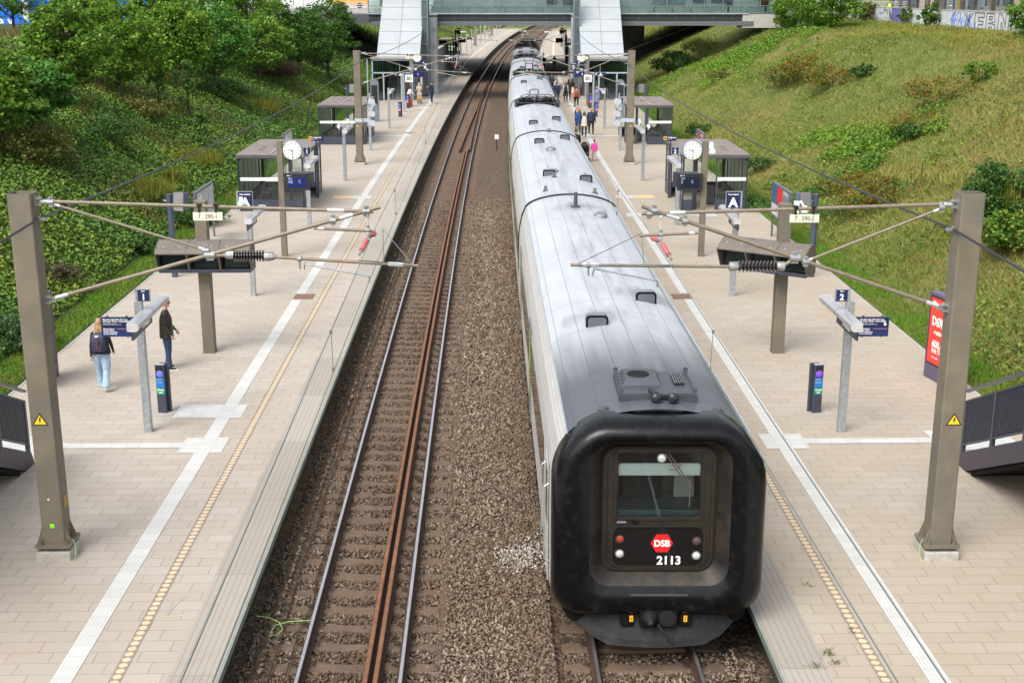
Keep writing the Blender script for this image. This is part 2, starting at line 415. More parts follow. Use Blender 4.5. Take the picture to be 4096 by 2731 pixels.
# grass strips, slopes, plateau: one sheet each side joined under the line by the ballast bed
def groundmat():
    m, nt, b = newmat('slope_soil'); pos = nn(nt, "ShaderNodeNewGeometry").outputs['Position']
    f = noise(nt, pos, .5, 8, .7)
    c = ramp(nt, f, [(.3, (.07, .11, .02)), (.45, (.13, .17, .035)), (.55, (.2, .2, .06)), (.68, (.3, .25, .11))])
    f2 = noise(nt, pos, .13, 5, .6); mr = nn(nt, "ShaderNodeMapRange"); nt.links.new(f2, mr.inputs[0]); mr.inputs[1].default_value = .42; mr.inputs[2].default_value = .6
    sx = nn(nt, "ShaderNodeSeparateXYZ"); nt.links.new(pos, sx.inputs[0])
    c = mixc(nt, mth(nt, 'MULTIPLY', mr.outputs[0], .6), c, (.1, .16, .025))
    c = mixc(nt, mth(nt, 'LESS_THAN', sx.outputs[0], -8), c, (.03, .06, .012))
    c = mixc(nt, mth(nt, 'MULTIPLY', noise(nt, pos, 9, 5, .8), .5), c, (.07, .1, .02))
    nt.links.new(c, b.inputs['Base Color']); b.inputs['Roughness'].default_value = .95
    bn = nn(nt, "ShaderNodeBump"); bn.inputs['Strength'].default_value = 1; bn.inputs['Distance'].default_value = .15
    nt.links.new(noise(nt, pos, 5, 6, .7), bn.inputs['Height']); nt.links.new(bn.outputs[0], b.inputs['Normal']); return m
SOIL = groundmat()
Yg = np.concatenate([np.arange(-40, 200, 1.0), np.arange(200, 500, 5.0), [520, 700, 1200, 2500]])
def xq(tt): return tt
for s in (-1, 1):
    ts = np.concatenate([np.arange(11.36, 30, .5), np.arange(30, 60, 2.5), [70, 120, 400, 1500]])*s
    if s < 0: ts = ts[::-1]
    YY = Yg.copy()
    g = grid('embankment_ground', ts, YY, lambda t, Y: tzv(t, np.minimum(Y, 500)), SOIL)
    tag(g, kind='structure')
# fix the far bend: beyond 450 m the bed simply widens
def ballastmat():
    m, nt, b = newmat('ballast_bed_stone'); pos = nn(nt, "ShaderNodeNewGeometry").outputs['Position']
    v = nn(nt, "ShaderNodeTexVoronoi"); v.inputs['Scale'].default_value = 19; nt.links.new(pos, v.inputs['Vector'])
    c = ramp(nt, v.outputs['Color'], [(0, (.010, .007, .005)), (.35, (.045, .029, .018)), (.6, (.115, .08, .05)), (1, (.21, .165, .115))])
    f = noise(nt, pos, .35, 5, .6); mr = nn(nt, "ShaderNodeMapRange"); nt.links.new(f, mr.inputs[0]); mr.inputs[1].default_value = .4; mr.inputs[2].default_value = .65
    c = mixc(nt, mth(nt, 'MULTIPLY', mr.outputs[0], .45), c, (.12, .07, .04))
    uv, u, v_ = uvnode(nt)
    # iron dust near the left-hand track
    d = mth(nt, 'ABSOLUTE', mth(nt, 'ADD', u, 2.2)); k = mth(nt, 'SUBTRACT', 1.0, mth(nt, 'DIVIDE', d, 1.7), clamp=True)
    c = mixc(nt, mth(nt, 'MULTIPLY', k, .7), c, (.085, .045, .025))
    nt.links.new(c, b.inputs['Base Color']); b.inputs['Roughness'].default_value = .9
    bn = nn(nt, "ShaderNodeBump"); bn.inputs['Strength'].default_value = 1; bn.inputs['Distance'].default_value = .03
    nt.links.new(mth(nt, 'SUBTRACT', 1, v.outputs['Distance']), bn.inputs['Height']); nt.links.new(bn.outputs[0], b.inputs['Normal']); return m
BAL = ballastmat()
RAILZ = -.55
def bz(t, Y):
    d = np.abs(np.abs(t)-2.2)
    z = np.where(d < 1.35, -.795, -.70-.03*np.cos(t*3))
    z = np.where(np.abs(t) > 3.6, -.86, z)
    return z+.02*np.sin(Y*1.3+t*2.1)*np.cos(Y*.7-t)
tag(grid('ballast_bed', np.concatenate([np.linspace(-4.2, 4.2, 43)]), np.concatenate([np.arange(2, 80, .5), np.arange(80, 460, 4.)]), bz, BAL), kind='structure')
tag(grid('subgrade_floor', np.array([-12., 12.]), np.arange(-40, 500, 4.), const(-1.15), SOIL), kind='structure')
tag(grid('trackside_ground', np.array([-11.4, -3.9]), np.arange(338, 500, 4.), const(-.4), SOIL), kind='structure')
tag(grid('trackside_ground', np.array([3.9, 11.4]), np.arange(338, 500, 4.), const(-.4), SOIL), kind='structure')
# loose stones on the bed
def stones(name, n, area, size, mat, zoff=.0, dens=None):
    t = RNG.uniform(area[0], area[1], n); u = RNG.uniform(0, 1, n)
    Y = area[2]+(area[3]-area[2])*u
    if dens: k = dens(t, Y); t, Y = t[k], Y[k]; n = len(t)
    base = np.array([(1, 0, 0), (-1, 0, 0), (0, 1, 0), (0, -1, 0), (0, 0, 1), (0, 0, -1)], float)
    F0 = np.array([(0, 2, 4), (2, 1, 4), (1, 3, 4), (3, 0, 4), (2, 0, 5), (1, 2, 5), (3, 1, 5), (0, 3, 5)])
    v = base[None]+RNG.normal(0, .32, (n, 6, 3))
    sc = size*RNG.uniform(.55, 1.25, (n, 1, 1))*RNG.uniform(.6, 1.1, (n, 1, 3))*.5
    v = v*sc
    a = RNG.uniform(0, 6.28, n); ca, sa = np.cos(a)[:, None], np.sin(a)[:, None]
    x, y = v[..., 0]*ca-v[..., 1]*sa, v[..., 0]*sa+v[..., 1]*ca
    V = np.stack([x+(xm(Y)+t)[:, None], y+Y[:, None], v[..., 2]+(bz(t, Y)+zoff+RNG.uniform(-.005, .02, n))[:, None]], -1).reshape(-1, 3)
    F = (F0[None]+(np.arange(n)*6)[:, None, None]).reshape(-1, 3)
    uv = np.repeat(np.stack([t, Y], -1), 6, 0)
    o = npmesh(name, V, F, mat, uv=uv); return o
def stonemat(name, cols, rust=True):
    m, nt, b = newmat(name); g = nn(nt, "ShaderNodeNewGeometry"); n = len(cols)
    c = ramp(nt, g.outputs['Random Per Island'], [(i/n, k) for i, k in enumerate(cols)])
    c = mixc(nt, mth(nt, 'MULTIPLY', noise(nt, g.outputs['Position'], 60, 3, .7), .3), c, (.09, .06, .04))
    if rust:
        f = noise(nt, g.outputs['Position'], .35, 5, .6); mr = nn(nt, "ShaderNodeMapRange"); nt.links.new(f, mr.inputs[0]); mr.inputs[1].default_value = .4; mr.inputs[2].default_value = .65
        c = mixc(nt, mth(nt, 'MULTIPLY', mr.outputs[0], .3), c, (.1, .058, .03))
        uv, u, v_ = uvnode(nt)
        d = mth(nt, 'ABSOLUTE', mth(nt, 'ADD', u, 2.2)); k = mth(nt, 'SUBTRACT', 1.0, mth(nt, 'DIVIDE', d, 1.7), clamp=True)
        c = mixc(nt, mth(nt, 'MULTIPLY', k, .62), c, (.07, .036, .02))
        d = mth(nt, 'ABSOLUTE', mth(nt, 'SUBTRACT', u, 1.0)); k = mth(nt, 'SUBTRACT', 1.0, mth(nt, 'DIVIDE', d, 1.1), clamp=True)
        c = mixc(nt, mth(nt, 'MULTIPLY', k, .55), c, (.085, .045, .024))
    nt.links.new(c, b.inputs['Base Color']); b.inputs['Roughness'].default_value = .85; return m
STONE = stonemat('ballast_stone', [(.014, .009, .006), (.14, .097, .06), (.26, .2, .14), (.03, .018, .011), (.44, .38, .30), (.13, .078, .043), (.04, .032, .027), (.29, .215, .145)])
OFFS = lambda t, Y: ~((np.abs(np.abs(t)-2.2) < 1.25) & (np.abs(np.mod(Y-14.1+.31, .62)-.31) < .125) & (RNG.uniform(0, 1, len(t)) < .97)) & ~((t > .95) & (Y > 17.6))
tag(stones('ballast_stones', 90000, (-3.9, 3.9, 13.5, 31), .072, STONE, .01, OFFS), 'loose tan and brown crushed stone of the ballast between and beside the tracks, nearer stretch', 'gravel', kind='stuff')
tag(stones('ballast_stones', 60000, (-3.9, 1.2, 31, 62), .085, STONE, .01, OFFS), 'finer looking crushed stone of the ballast between the tracks, farther stretch', 'gravel', kind='stuff')
tag(stones('white_stones', 650, (-.1, .85, 20.2, 21.9), .06, stonemat('white_stone', [(.42, .4, .37), (.56, .54, .5), (.3, .26, .22)], False), .035, lambda t, Y: ((t-.6)/.8)**2+((Y-21)/.8)**2 < RNG.uniform(.1, 1.1, len(t))), 'patch of whitened ballast stones beside the train front', 'gravel', kind='stuff')
# ================================================================ TRACKS
RAILTOP = M('polished_rail_head', (.56, .56, .58), .28, .85, .1); RUSTD = M('rail_web_rust', (.055, .027, .018), .8, .1, .2, 8)
RUSTO = M('orange_rust', (.185, .085, .042), .85, .0, .25, 5, c2=(.12, .04, .022), amt=.7, s2=9)
SLEEP = M('brown_concrete_sleeper', (.115, .076, .05), .85, 0, .2, 3, c2=(.17, .13, .095), amt=.5, s2=12, bump=.3)
CLIP = M('rail_clip', (.05, .03, .022), .6, .4, .2)
prof = [(-.075, 0), (.075, 0), (.075, .012), (.012, .035), (.012, .125), (.036, .135), (.036, .160), (.024, .172), (-.024, .172), (-.036, .160), (-.036, .135), (-.012, .125), (-.012, .035), (-.075, .012)]
def railmesh(offf, Ys, head=True, zt=0.):
    mb = MB(); n = len(prof); rings = []
    for Y in Ys: rings.append([P(offf(Y)+px, Y, RAILZ-.172+pz+zt) for px, pz in prof])
    mb.cur = 0; mb.loft(rings)
    if head:
        for k in range(len(Ys)-1):
            for i in ((7,) if zt == 0 else (6, 7, 8)): mb.mi[k*n+i] = 1
    return mb
YR = list(np.arange(3, 30, 3.))+list(np.arange(30, 440, 6.))
for s, nm, lab in ((-1, 'left', 'empty left track with polished rails and a pair of rusty inner guard rails'), (1, 'right', 'right track carrying the long grey train')):
    tr = T('railway_track', lab, 'railway track', loc=(0, 0, 0))
    for q in (-.7535, .7535): obj('rail', railmesh(lambda Y, q=q: s*2.2+q, YR), [RUSTD, RAILTOP], tr, fix=False)
    if s < 0:
        for f, ys in ((lambda Y: -2.2+.245, (10, 81)), (lambda Y: -2.2+.395, (10, 82.2)),
                      (lambda Y: -2.2-.1+.3*min(1, (Y-81)/30), (81, 250)), (lambda Y: -2.2+.52-.17*min(1, (Y-81)/30), (81, 250))):
            obj('guard_rail', railmesh(f, list(np.arange(ys[0], ys[1], 5.))+[ys[1]], True, .012), [RUSTD, RUSTO], tr, fix=False)
    sp = MB()
    def sleeper(mb, y, full=True):
        prof2 = [(-1.25, -.06), (-1.22, -.0), (-.95, .02), (-.55, .03), (-.2, .0), (.2, .0), (.55, .03), (.95, .02), (1.22, 0), (1.25, -.06)]
        mb.cur = 0
        c = s*2.2; zt = RAILZ-.215
        rings = [[P(c+x, y+dy, zt+z-.0*abs(dy)) for x, z in prof2] for dy in (-.13, -.1, .1, .13)]
        for r_, dz in ((0, -.05), (3, -.05)): rings[r_] = [(p[0], p[1], p[2]+dz) for p in rings[r_]]
        mb.loft(rings, cap=True)
        if full:
            mb.cur = 1
            for q in (-.7535, .7535):
                for e in (-1, 1):
                    x0 = c+q+e*.1
                    for dy in (-.045, .045): mb.tube([P(x0-.02*e, y+dy, zt+.05), P(x0+.04*e, y+dy, zt+.085), P(x0+.075*e, y+dy*.4, zt+.06)], .011, 5)
    ys = np.arange(14.1, 435, .62)
    near = list(ys[:100]) if s < 0 else list(ys[:8])
    for y in near:
        mb = MB(); sleeper(mb, y, y < 45)
        obj('sleeper', mb, [SLEEP, CLIP], tr, fix=True)
    mb = MB()
    for y in ys[len(near):]:
        if s > 0 and y < 170: continue
        sleeper(mb, y, False)
    tag(obj('far_sleepers', mb, [SLEEP, CLIP], tr), kind='stuff')
def cab(name, label, pts, r, mat, cat='cable'):
    o = obj(name, MB().tube(pts, r, 6), mat, smooth=True); return tag(o, label, cat)
rc = random.Random(3)
pts = [P(-3.42+.03*rc.uniform(-1, 1), y, -.70) for y in np.arange(12, 60, 1.5)]
cab('signal_cable', 'brown cable lying on the stones left of the left track, nearer the platform wall', pts, .011, RUSTD)
pts = [P(-3.12+.07*rc.uniform(-1, 1), y, -.69) for y in np.arange(12, 60, .9)]
cab('signal_cable', 'brown wavy cable lying on the sleeper ends close to the left rail', pts, .011, RUSTD)
pts = [P(.85+.05*rc.uniform(-1, 1)+(-.12 if 24 < y < 26 else 0), y, -.66) for y in np.arange(13, 60, 1.)]
cab('signal_cable', 'dark cable on the stones along the foot of the train', pts, .011, RUSTD)
GY = M('earth_wire_green', (.2, .45, .15), .4, 0, .2, 9, c2=(.6, .6, .12), amt=.8, s2=14, th=.5)
loop = [P(-3.86, 18.35, -.5), P(-3.7, 18.5, -.6), P(-3.5, 18.4, -.64), P(-3.42, 18.2, -.66), P(-3.5, 18.02, -.67), P(-3.6, 18.08, -.66), P(-3.55, 18.3, -.64), P(-3.35, 18.45, -.65), P(-3.1, 18.5, -.66), P(-2.98, 18.5, -.66)]
cab('earth_wire', 'green and yellow earth wire looping from the platform edge to the left rail', loop, .0075, GY, 'wire')
KP = T('kilometre_post', 'small white marker board with numbers on a post between the tracks', 'marker', .05, 81.5, -.7)
obj('post', MB().tube([(0, 0, 0), (0, 0, .75)], .035), RUSTD, KP); obj('board', MB().box((0, -.04, .9), (.24, .03, .3)), WHITE, KP)
text('number', '7\n3', .12, BLK, KP, (0, -.06, .93), align='CENTER')
# ================================================================ OVERHEAD LINE MASTS
def mast(s, label, first, group='overhead line masts'):
    r = T('overhead_line_mast', label, 'mast', s*7.35, 19.6 if first else 69.5, group=group)
    mb = MB().box((0, 0, .03), (.57, .6, .26)); obj('plinth', mb, M('mast_plinth_concrete', (.42, .4, .36), .9, 0, .15, 6, c2=(.28, .25, .2), amt=.6, s2=9, bump=.4), r, bevel=.02)
    mb = MB().prism(rrect(0, 0, .3, -.3, .3, .06), .22, .255, 'z')
    for a in (-1, 1):
        for b in (-1, 1): mb.tube([(a*.21, b*.21, .1), (a*.21, b*.21, .34)], .02, 6); mb.tube([(a*.21, b*.21, .255), (a*.21, b*.21, .29)], .038, 6)
    obj('base_plate', mb, BROWNST, r)
    for a in (-1, 1):
        for b in (-1, 1):
            obj('gusset', MB().prism([(a*.18, .255), (a*.29, .255), (a*.185, .56)], b*.14-.008, b*.14+.008), BROWNST, r)
    # hollow, slightly open-topped square post
    w = .185; mb = MB()
    mb.loft([[(x, y, z) for x, y in rrect(0, 0, w, -w, w, .03, 3)] for z in (.255, 6.08)], cap=False)
    mb.loft([[(x, y, z) for x, y in rrect(0, 0, w-.015, -w+.015, w-.015, .02, 3)] for z in (6.08, 5.0)], cap=False)
    mb.loft([[(x, y, 6.08) for x, y in rrect(0, 0, w, -w, w, .03, 3)], [(x, y, 6.081) for x, y in rrect(0, 0, w-.015, -w+.015, w-.015, .02, 3)]], cap=False)
    obj('post', mb, BROWNST, r, fix=False)
    z = 2.42 if first else 2.12
    tri = [(0, .125), (.13, -.085), (-.13, -.085)] if first else [(0, .1), (.1, -.07), (-.1, -.07)]
    sg = obj('warning_triangle', MB().prism([(u+.02*s, v+z) for u, v in tri], -w-.001, -w-.005), BLK, r)
    obj('face', MB().prism([(u*.76+.02*s, v*.76+z-.004) for u, v in tri], -w-.005, -w-.008), YEL, sg)
    obj('bolt_symbol', MB().prism([(.02*s+a, z+b) for a, b in ((.005, .06), (-.025, 0), (-.005, .0), (-.015, -.045), (.025, .01), (.003, .01), (.02, .06))], -w-.008, -w-.011), BLK, sg)
    if first:
        if s < 0:
            obj('green_sticker', MB().box((-.0, -w-.003, .58), (.075, .004, .075)), M('lime_sticker', (.3, .75, .02), .5), r)
            obj('round_marker', MB().lathe([(0, 0), (.018, 0), (.018, .004), (0, .004)], (-.02, -w-.004, 1.05), 10, 'y'), WHITE, r)
            obj('terminal_box', MB().box((.19, .0, .95), (.03, .16, .2)), M('ochre_box', (.35, .22, .05), .6, 0, .2, 12), r)
        obj('earth_wire', MB().tube([(-s*.28, -.1, .3), (-s*.34, -.18, .27), (-s*.36, -.22, .16), (-s*.35, -.25, .03), (-s*.33, -.3, .0)], .007, 6), GY, r, smooth=True)
    cant(s, r, first)
    return r
def cant(s, r, first, num=None):
    """registration arms; x measured from the post towards the track"""
    if s < 0: K = dict(top0=(.27, 6.06-.12), top1=(5.43, 5.76), dg0=(.45, 5.9), dg1=(2.78, 5.16), low0=(.25, 4.37), low1=(5.53, 5.83), in0=(3.12, 5.08), in1=(3.73, 5.05), h1=(6.11, 4.89), brk=4.24, arm0=(4.31, 4.93), arm1=(5.33, 4.73), t20=(4.49, 5.5), t21=(5.45, 5.45), hx=5.33, pl=(2.66, 3.04))
    else: K = dict(top0=(.27, 5.9), top1=(5.1, 5.76), dg0=(.45, 5.82), dg1=(2.5, 5.0), low0=(.25, 4.24), low1=(5.1, 5.88), in0=(2.87, 4.92), in1=(3.6, 4.92), h1=(6.19, 4.96), brk=5.91, arm0=(5.83, 4.9), arm1=(4.82, 4.7), t20=(4.21, 5.46), t21=(5.12, 5.42), hx=4.79, pl=(2.37, 2.77))
    d = -s
    def q(p, y=0.): return (d*p[0], y, p[1])
    tube = lambda nm, a, b, rad, y0=0, y1=0: obj(nm, MB().tube([q(a, y0), q(b, y1)], rad, 12), TUBEC, r, smooth=True)
    tube('top_tube', K['top0'], K['top1'], .028)
    tube('diagonal_tube', K['dg0'], K['dg1'], .022)
    tube('bracket_tube', K['low0'], K['low1'], .031, 0, 0)
    def lerp(a, b, f): return (a[0]+(b[0]-a[0])*f, a[1]+(b[1]-a[1])*f)
    for nm, a, b, f0, f1, rad in (('sleeve', K['top0'], K['top1'], .0, .04, .032), ('sleeve', K['top0'], K['top1'], .86, .91, .032), ('sleeve', K['low0'], K['low1'], .02, .06, .034), ('sleeve', K['low0'], K['low1'], .88, .92, .034), ('sleeve', K['dg0'], K['dg1'], 0, .05, .026), ('sleeve', K['dg0'], K['dg1'], .95, .99, .026)):
        obj(nm, MB().tube([q(lerp(a, b, f0)), q(lerp(a, b, f1))], rad, 12), SLEEVE, r, smooth=True)
    # mast brackets
    for z in (K['top0'][1], K['low0'][1]):
        mb = MB().box((d*.22, 0, z+.045), (.14, .1, .02)).box((d*.22, 0, z-.045), (.14, .1, .02)).box((d*.19, 0, z), (.02, .12, .16)).tube([(d*.25, 0, z-.08), (d*.25, 0, z+.08)], .018, 6).box((d*.31, 0, z), (.12, .05, .06))
        obj('mast_bracket', mb, CASTI, r)
    # joint clamps
    def clamp(p, rad=.055, L=.09):
        mb = MB().lathe([(rad, -L/2), (rad, L/2)], (d*p[0], 0, p[1]), 10, 'x').box((d*p[0], 0, p[1]+rad), (L*.7, .05, .06)).box((d*p[0], 0, p[1]-rad), (L*.7, .05, .06)).tube([(d*p[0], -.06, p[1]+rad+.02), (d*p[0], .06, p[1]+rad+.02)], .012, 6)
        obj('clamp', mb, CASTI, r)
    J = lerp(K['low0'], K['low1'], .49 if s < 0 else .50)
    clamp(J, .06, .16); clamp((K['dg1'][0], K['dg1'][1]), .05, .1); clamp(lerp(K['low0'], K['low1'], .86), .055); clamp(lerp(K['low0'], K['low1'], .96), .055, .1); clamp((K['dg0'][0]-.02, K['dg0'][1]+.03), .05); clamp(lerp(K['top0'], K['top1'], .975), .05)
    clamp((K['hx'], (K['t21'][1]+K['t20'][1])/2), .045, .06)
    # brown ribbed insulator between the junction and the contact arm
    a, b = K['in0'], K['in1']; sx = d
    tube('insulator_stub', (J[0], J[1]-.02), (a[0], a[1]), .03)
    prof = []; n = 11; x0, x1 = a[0]+.1, b[0]-.06
    for i in range(n):
        x = x0+(x1-x0)*i/(n-1)
        prof += [(.04, x-.02), (.09, x-.006), (.095, x+.004), (.04, x+.016)]
    ins = obj('insulator', MB().lathe([(r_, h*d) for r_, h in prof], (0, 0, (a[1]+b[1])/2), 18, 'x'), PORC, r, smooth=True)
    for x, z in ((a[0]+.03, a[1]), (b[0]+.03, b[1])):
        obj('end_fitting', MB().lathe([(.03, -.1), (.06, -.05), (.07, .0), (.07, .07)] if x < 3.3 else [(.07, -.07), (.07, 0), (.06, .06), (.03, .12)], (d*x, 0, z), 12, 'x').box((d*x, -.0, z+.06), (.14, .05, .03)), CASTI, r, smooth=False)
    tube('contact_arm_tube', K['in1'], K['h1'], .026)
    f0, f1 = ((.8, .9) if s < 0 else (.83, .93)); obj('sleeve', MB().tube([q(lerp(K['in1'], K['h1'], f0)), q(lerp(K['in1'], K['h1'], f1))], .036, 12), SLEEVE, r, smooth=True)
    # steady arm and its drop bracket
    bx, bz_ = K['brk'], lerp(K['in1'], K['h1'], (K['brk']-K['in1'][0])/(K['h1'][0]-K['in1'][0]))[1]
    e = 1 if K['arm1'][0] > K['arm0'][0] else -1
    mb = MB().lathe([(.045, -.03), (.045, .03)], (d*bx, 0, bz_), 10, 'x').tube([(d*bx, 0, bz_), (d*bx, 0, bz_-.16), (d*(bx+.06*e), 0, bz_-.17), (d*(bx+.09*e), 0, bz_-.06)], .016, 6)
    obj('drop_bracket', mb, CASTI, r)
    obj('steady_arm', MB().tube([q(K['arm0']), q(lerp(K['arm0'], K['arm1'], .4), 0), q(K['arm1'])], .016, 8), GALV, r, smooth=True)
    obj('wire_clip', MB().tube([q(K['arm1']), (d*K['arm1'][0], 0, K['arm1'][1]-.07)], .014, 6).box((d*K['arm1'][0], 0, K['arm1'][1]-.075), (.03, .05, .04)), CASTI, r)
    # upper short arm, hanger link, red insulators
    tube('short_arm', K['t20'], K['t21'], .025); obj('sleeve', MB().tube([q(lerp(K['t20'], K['t21'], .06)), q(lerp(K['t20'], K['t21'], .16))], .03, 12), SLEEVE, r)
    hx = K['hx']; zt = lerp(K['top0'], K['top1'], .95)[1]
    obj('hanger_link', MB().tube([(d*hx, 0, zt), (d*hx, 0, K['t21'][1]+.02)], .015, 6).ell((d*hx, 0, zt-.06), (.03, .03, .04), 8, 6).ell((d*hx, 0, K['t21'][1]-.03), (.035, .035, .05), 8, 6), SLEEVE, r)
    mz = K['t21'][1]-.08
    for nm, y0, y1, z0, z1 in (('red_insulator', -.12, -.62, mz-.02, mz-.13), ('red_insulator', .12, .62, mz-.02, mz-.08)):
        p0, p1 = Vector((d*hx, y0, z0)), Vector((d*(hx-.06 if y0 < 0 else hx+.05), y1, z1)); dirv = (p1-p0)
        n = 9; pts, rad = [], []
        for i in range(n):
            f = .12+.76*i/(n-1); pts += [p0+dirv*(f-.03), p0+dirv*f]; rad += [.026, .04]
        obj(nm, MB().tube(pts, rad, 12), REDINS, r, smooth=True)
        obj('end_fitting', MB().tube([p0-dirv*.12, p0+dirv*.1], .025, 6).tube([p1-dirv*.1, p1+dirv*.2], .022, 6), CASTI, r)
    kA = Vector((d*(hx-.08), -.9, mz-.2)); kB = Vector((d*(hx+.12), 1.4, mz-.14))
    h1 = Vector(q(lerp(K['in1'], K['h1'], .97)))
    obj('stay_wire', MB().tube([kA, h1], .007, 5).tube([kB, h1], .007, 5).tube([kA, kA*.5+kB*.5+Vector((d*.2, 0, -.3)), kB], .008, 5), WIREM, r)
    # number plate clipped on the top tube
    x0, x1 = K['pl']; zc = lerp(K['top0'], K['top1'], (x0-.2)/5)[1]-.11
    pl = obj('number_plate', MB().box((d*(x0+x1)/2, -.04, zc-.04), (.46, .01, .13)), M('cream_plate', (.68, .65, .54), .5, 0, .05), r)
    for x in (x0+.06, x1-.06): obj('plate_clip', MB().box((d*x, -.02, zc+.08), (.035, .06, .12)).box((d*x, -.02, zc+.14), (.07, .08, .03)), BLK, pl)
    text('number', num or ('7 . 290-%d' % (1 if s < 0 else 2) if first else '7 . 242-%d' % (1 if s < 0 else 2)), .1, M('plate_ink', (.12, .11, .09), .6), pl, (d*(x0+x1)/2, -.047, zc-.075), align='CENTER', sx=.85)
mL1 = mast(-1, 'nearest left mast on its concrete plinth, with a green sticker near the foot', True)
mR1 = mast(1, 'nearest right mast on its concrete plinth, close to the red poster case', True)
mL2 = mast(-1, 'second left mast, brown square post rising beside the second glass shelter of the left platform', False)
mR2 = mast(1, 'second right mast, brown square post rising beside the second glass shelter of the right platform', False)
for m_, s in ((mL2, -1), (mR2, 1)):   # band with three tilted grey mirror plates on an outrigger
    o = T('mirror_outrigger', 'grey outrigger with three tilted plates strapped to the second %s mast' % ('left' if s < 0 else 'right'), 'mirror bracket', s*7.35, 69.5, 0)
    obj('strap', MB().box((0, 0, 2.4), (.42, .42, .2)).box((-s*.45, 0, 2.4), (.5, .08, .2)), M('light_grey_paint', (.42, .46, .5), .5, 0, .06), o)
    obj('upright', MB().box((-s*.62, -.05, 3.0), (.07, .07, 1.7)), GALV, o)
    for i, z in enumerate((2.25, 2.75, 3.4)):
        obj('mirror_plate', MB().prism([(-.26, -.12), (.12, -.26), (.28, -.1), (.24, .16), (-.1, .26), (-.26, .14)], -.02, .02), M('light_grey_paint', (.42, .46, .5)), o).location = (-s*(.62+.1), -.12, z)
        [o_ for o_ in o.children if o_.name.startswith('mirror_plate')][-1].scale = (.72, 1, .72)
dup(mL1, 'third left mast, on the far part of the platform beyond the footbridge', -7.6, 225.8, skip=('green_sticker', 'round_marker', 'number_plate'))
dup(mR1, 'third right mast beyond the footbridge, its post partly hidden by the dark signs', 7.45, 222, skip=('number_plate',))
dup(mL1, 'farthest left mast, tiny above the end of the curved platform', -7.7, 278.7, skip=('green_sticker', 'round_marker', 'number_plate'))
for s in (-1, 1):  # arms fixed to the lift towers under the footbridge edge
    r = T('line_support', 'tubular line support fixed to the round concrete pier of the %s stair tower' % ('left' if s < 0 else 'right'), 'line support', (-6.35 if s < 0 else 6.75), 119.3, .0)
    r.location.z = -.1; cant(s, r, False, '7 . 192-%d' % (1 if s < 0 else 2))
# ================================================================ WIRES
def sag(t0, z0, y0, t1, z1, y1, d, n=14): return [P(t0+(t1-t0)*i/n, y0+(y1-y0)*i/n, z0+(z1-z0)*i/n-4*d*(i/n)*(1-i/n)) for i in range(n+1)]
for s, tc, tm_ in ((-1, -2.02, -2.03), (1, 2.53, 2.55)):
    nm = 'left' if s < 0 else 'right'
    pts = [P(tc, y, 4.655) for y in (-30, -10, 5, 19.6, 45, 69.5, 95, 119.3, 150, 180, 225, 280, 340)]
    tag(obj('contact_wire', MB().tube(pts, .007, 6), WIREM, smooth=True), 'lower straight overhead wire of the %s track' % nm, 'overhead wire')
    ca = T('catenary_wire', 'upper hanging overhead wire of the %s track with its thin droppers' % nm, 'overhead wire', loc=(0, 0, 0))
    pts = sag(tm_, 5.2, -30, tm_, 5.2, 18.7, .15)+sag(tm_, 5.24, 21.0, tm_, 5.2, 68.6, .1)+sag(tm_, 5.24, 70.9, tm_, 5.2, 118.4, .1)+sag(tm_, 5.24, 120.7, tm_, 5.2, 170, .1)+sag(tm_, 5.2, 170, tm_, 5.2, 225, .1)
    obj('messenger_wire', MB().tube(pts, .007, 6), WIREM, ca, smooth=True)
    for y in (2.5, 14.7, 25.9, 38.7, 51, 63, 76, 88.5, 101, 112, 126, 138, 150, 162):
        obj('dropper', MB().tube([P(tc, y, 4.66), P(tm_, y, 5.16)], .0045, 5).box(P(tc, y, 4.68), (.03, .04, .05)).box(P(tm_, y, 5.15), (.03, .04, .04)), WIREM, ca)
    tf = 7.14*s; zf = 5.66 if s < 0 else 5.5
    pts = sag(tf, zf, -30, tf, zf, 19.6, .4)+sag(tf, zf, 19.6, tf, zf-.1, 69.5, .42)[1:]+sag(tf, zf-.1, 69.5, tf*.95, 5.8, 119, .3)[1:]
    tag(obj('feeder_cable', MB().tube(pts, .02, 8), CABLE, smooth=True), 'thick dark feeder cable slung from mast to mast along the %s platform' % nm, 'cable')
    for i, y in enumerate((19.6, 69.5)):
        mb = MB().box((s*(-.05), 0, 0), (.14, .05, .04)).tube([(-s*.0, -.05, .03), (-s*.0, .05, .03)], .012, 6)
        tag(obj('cable_clamp', mb, CASTI), 'small clamp holding the thick cable on the %s %s mast' % (('nearest', 'second')[i], nm), 'clamp').location = P(tf, y, zf-.1*i)
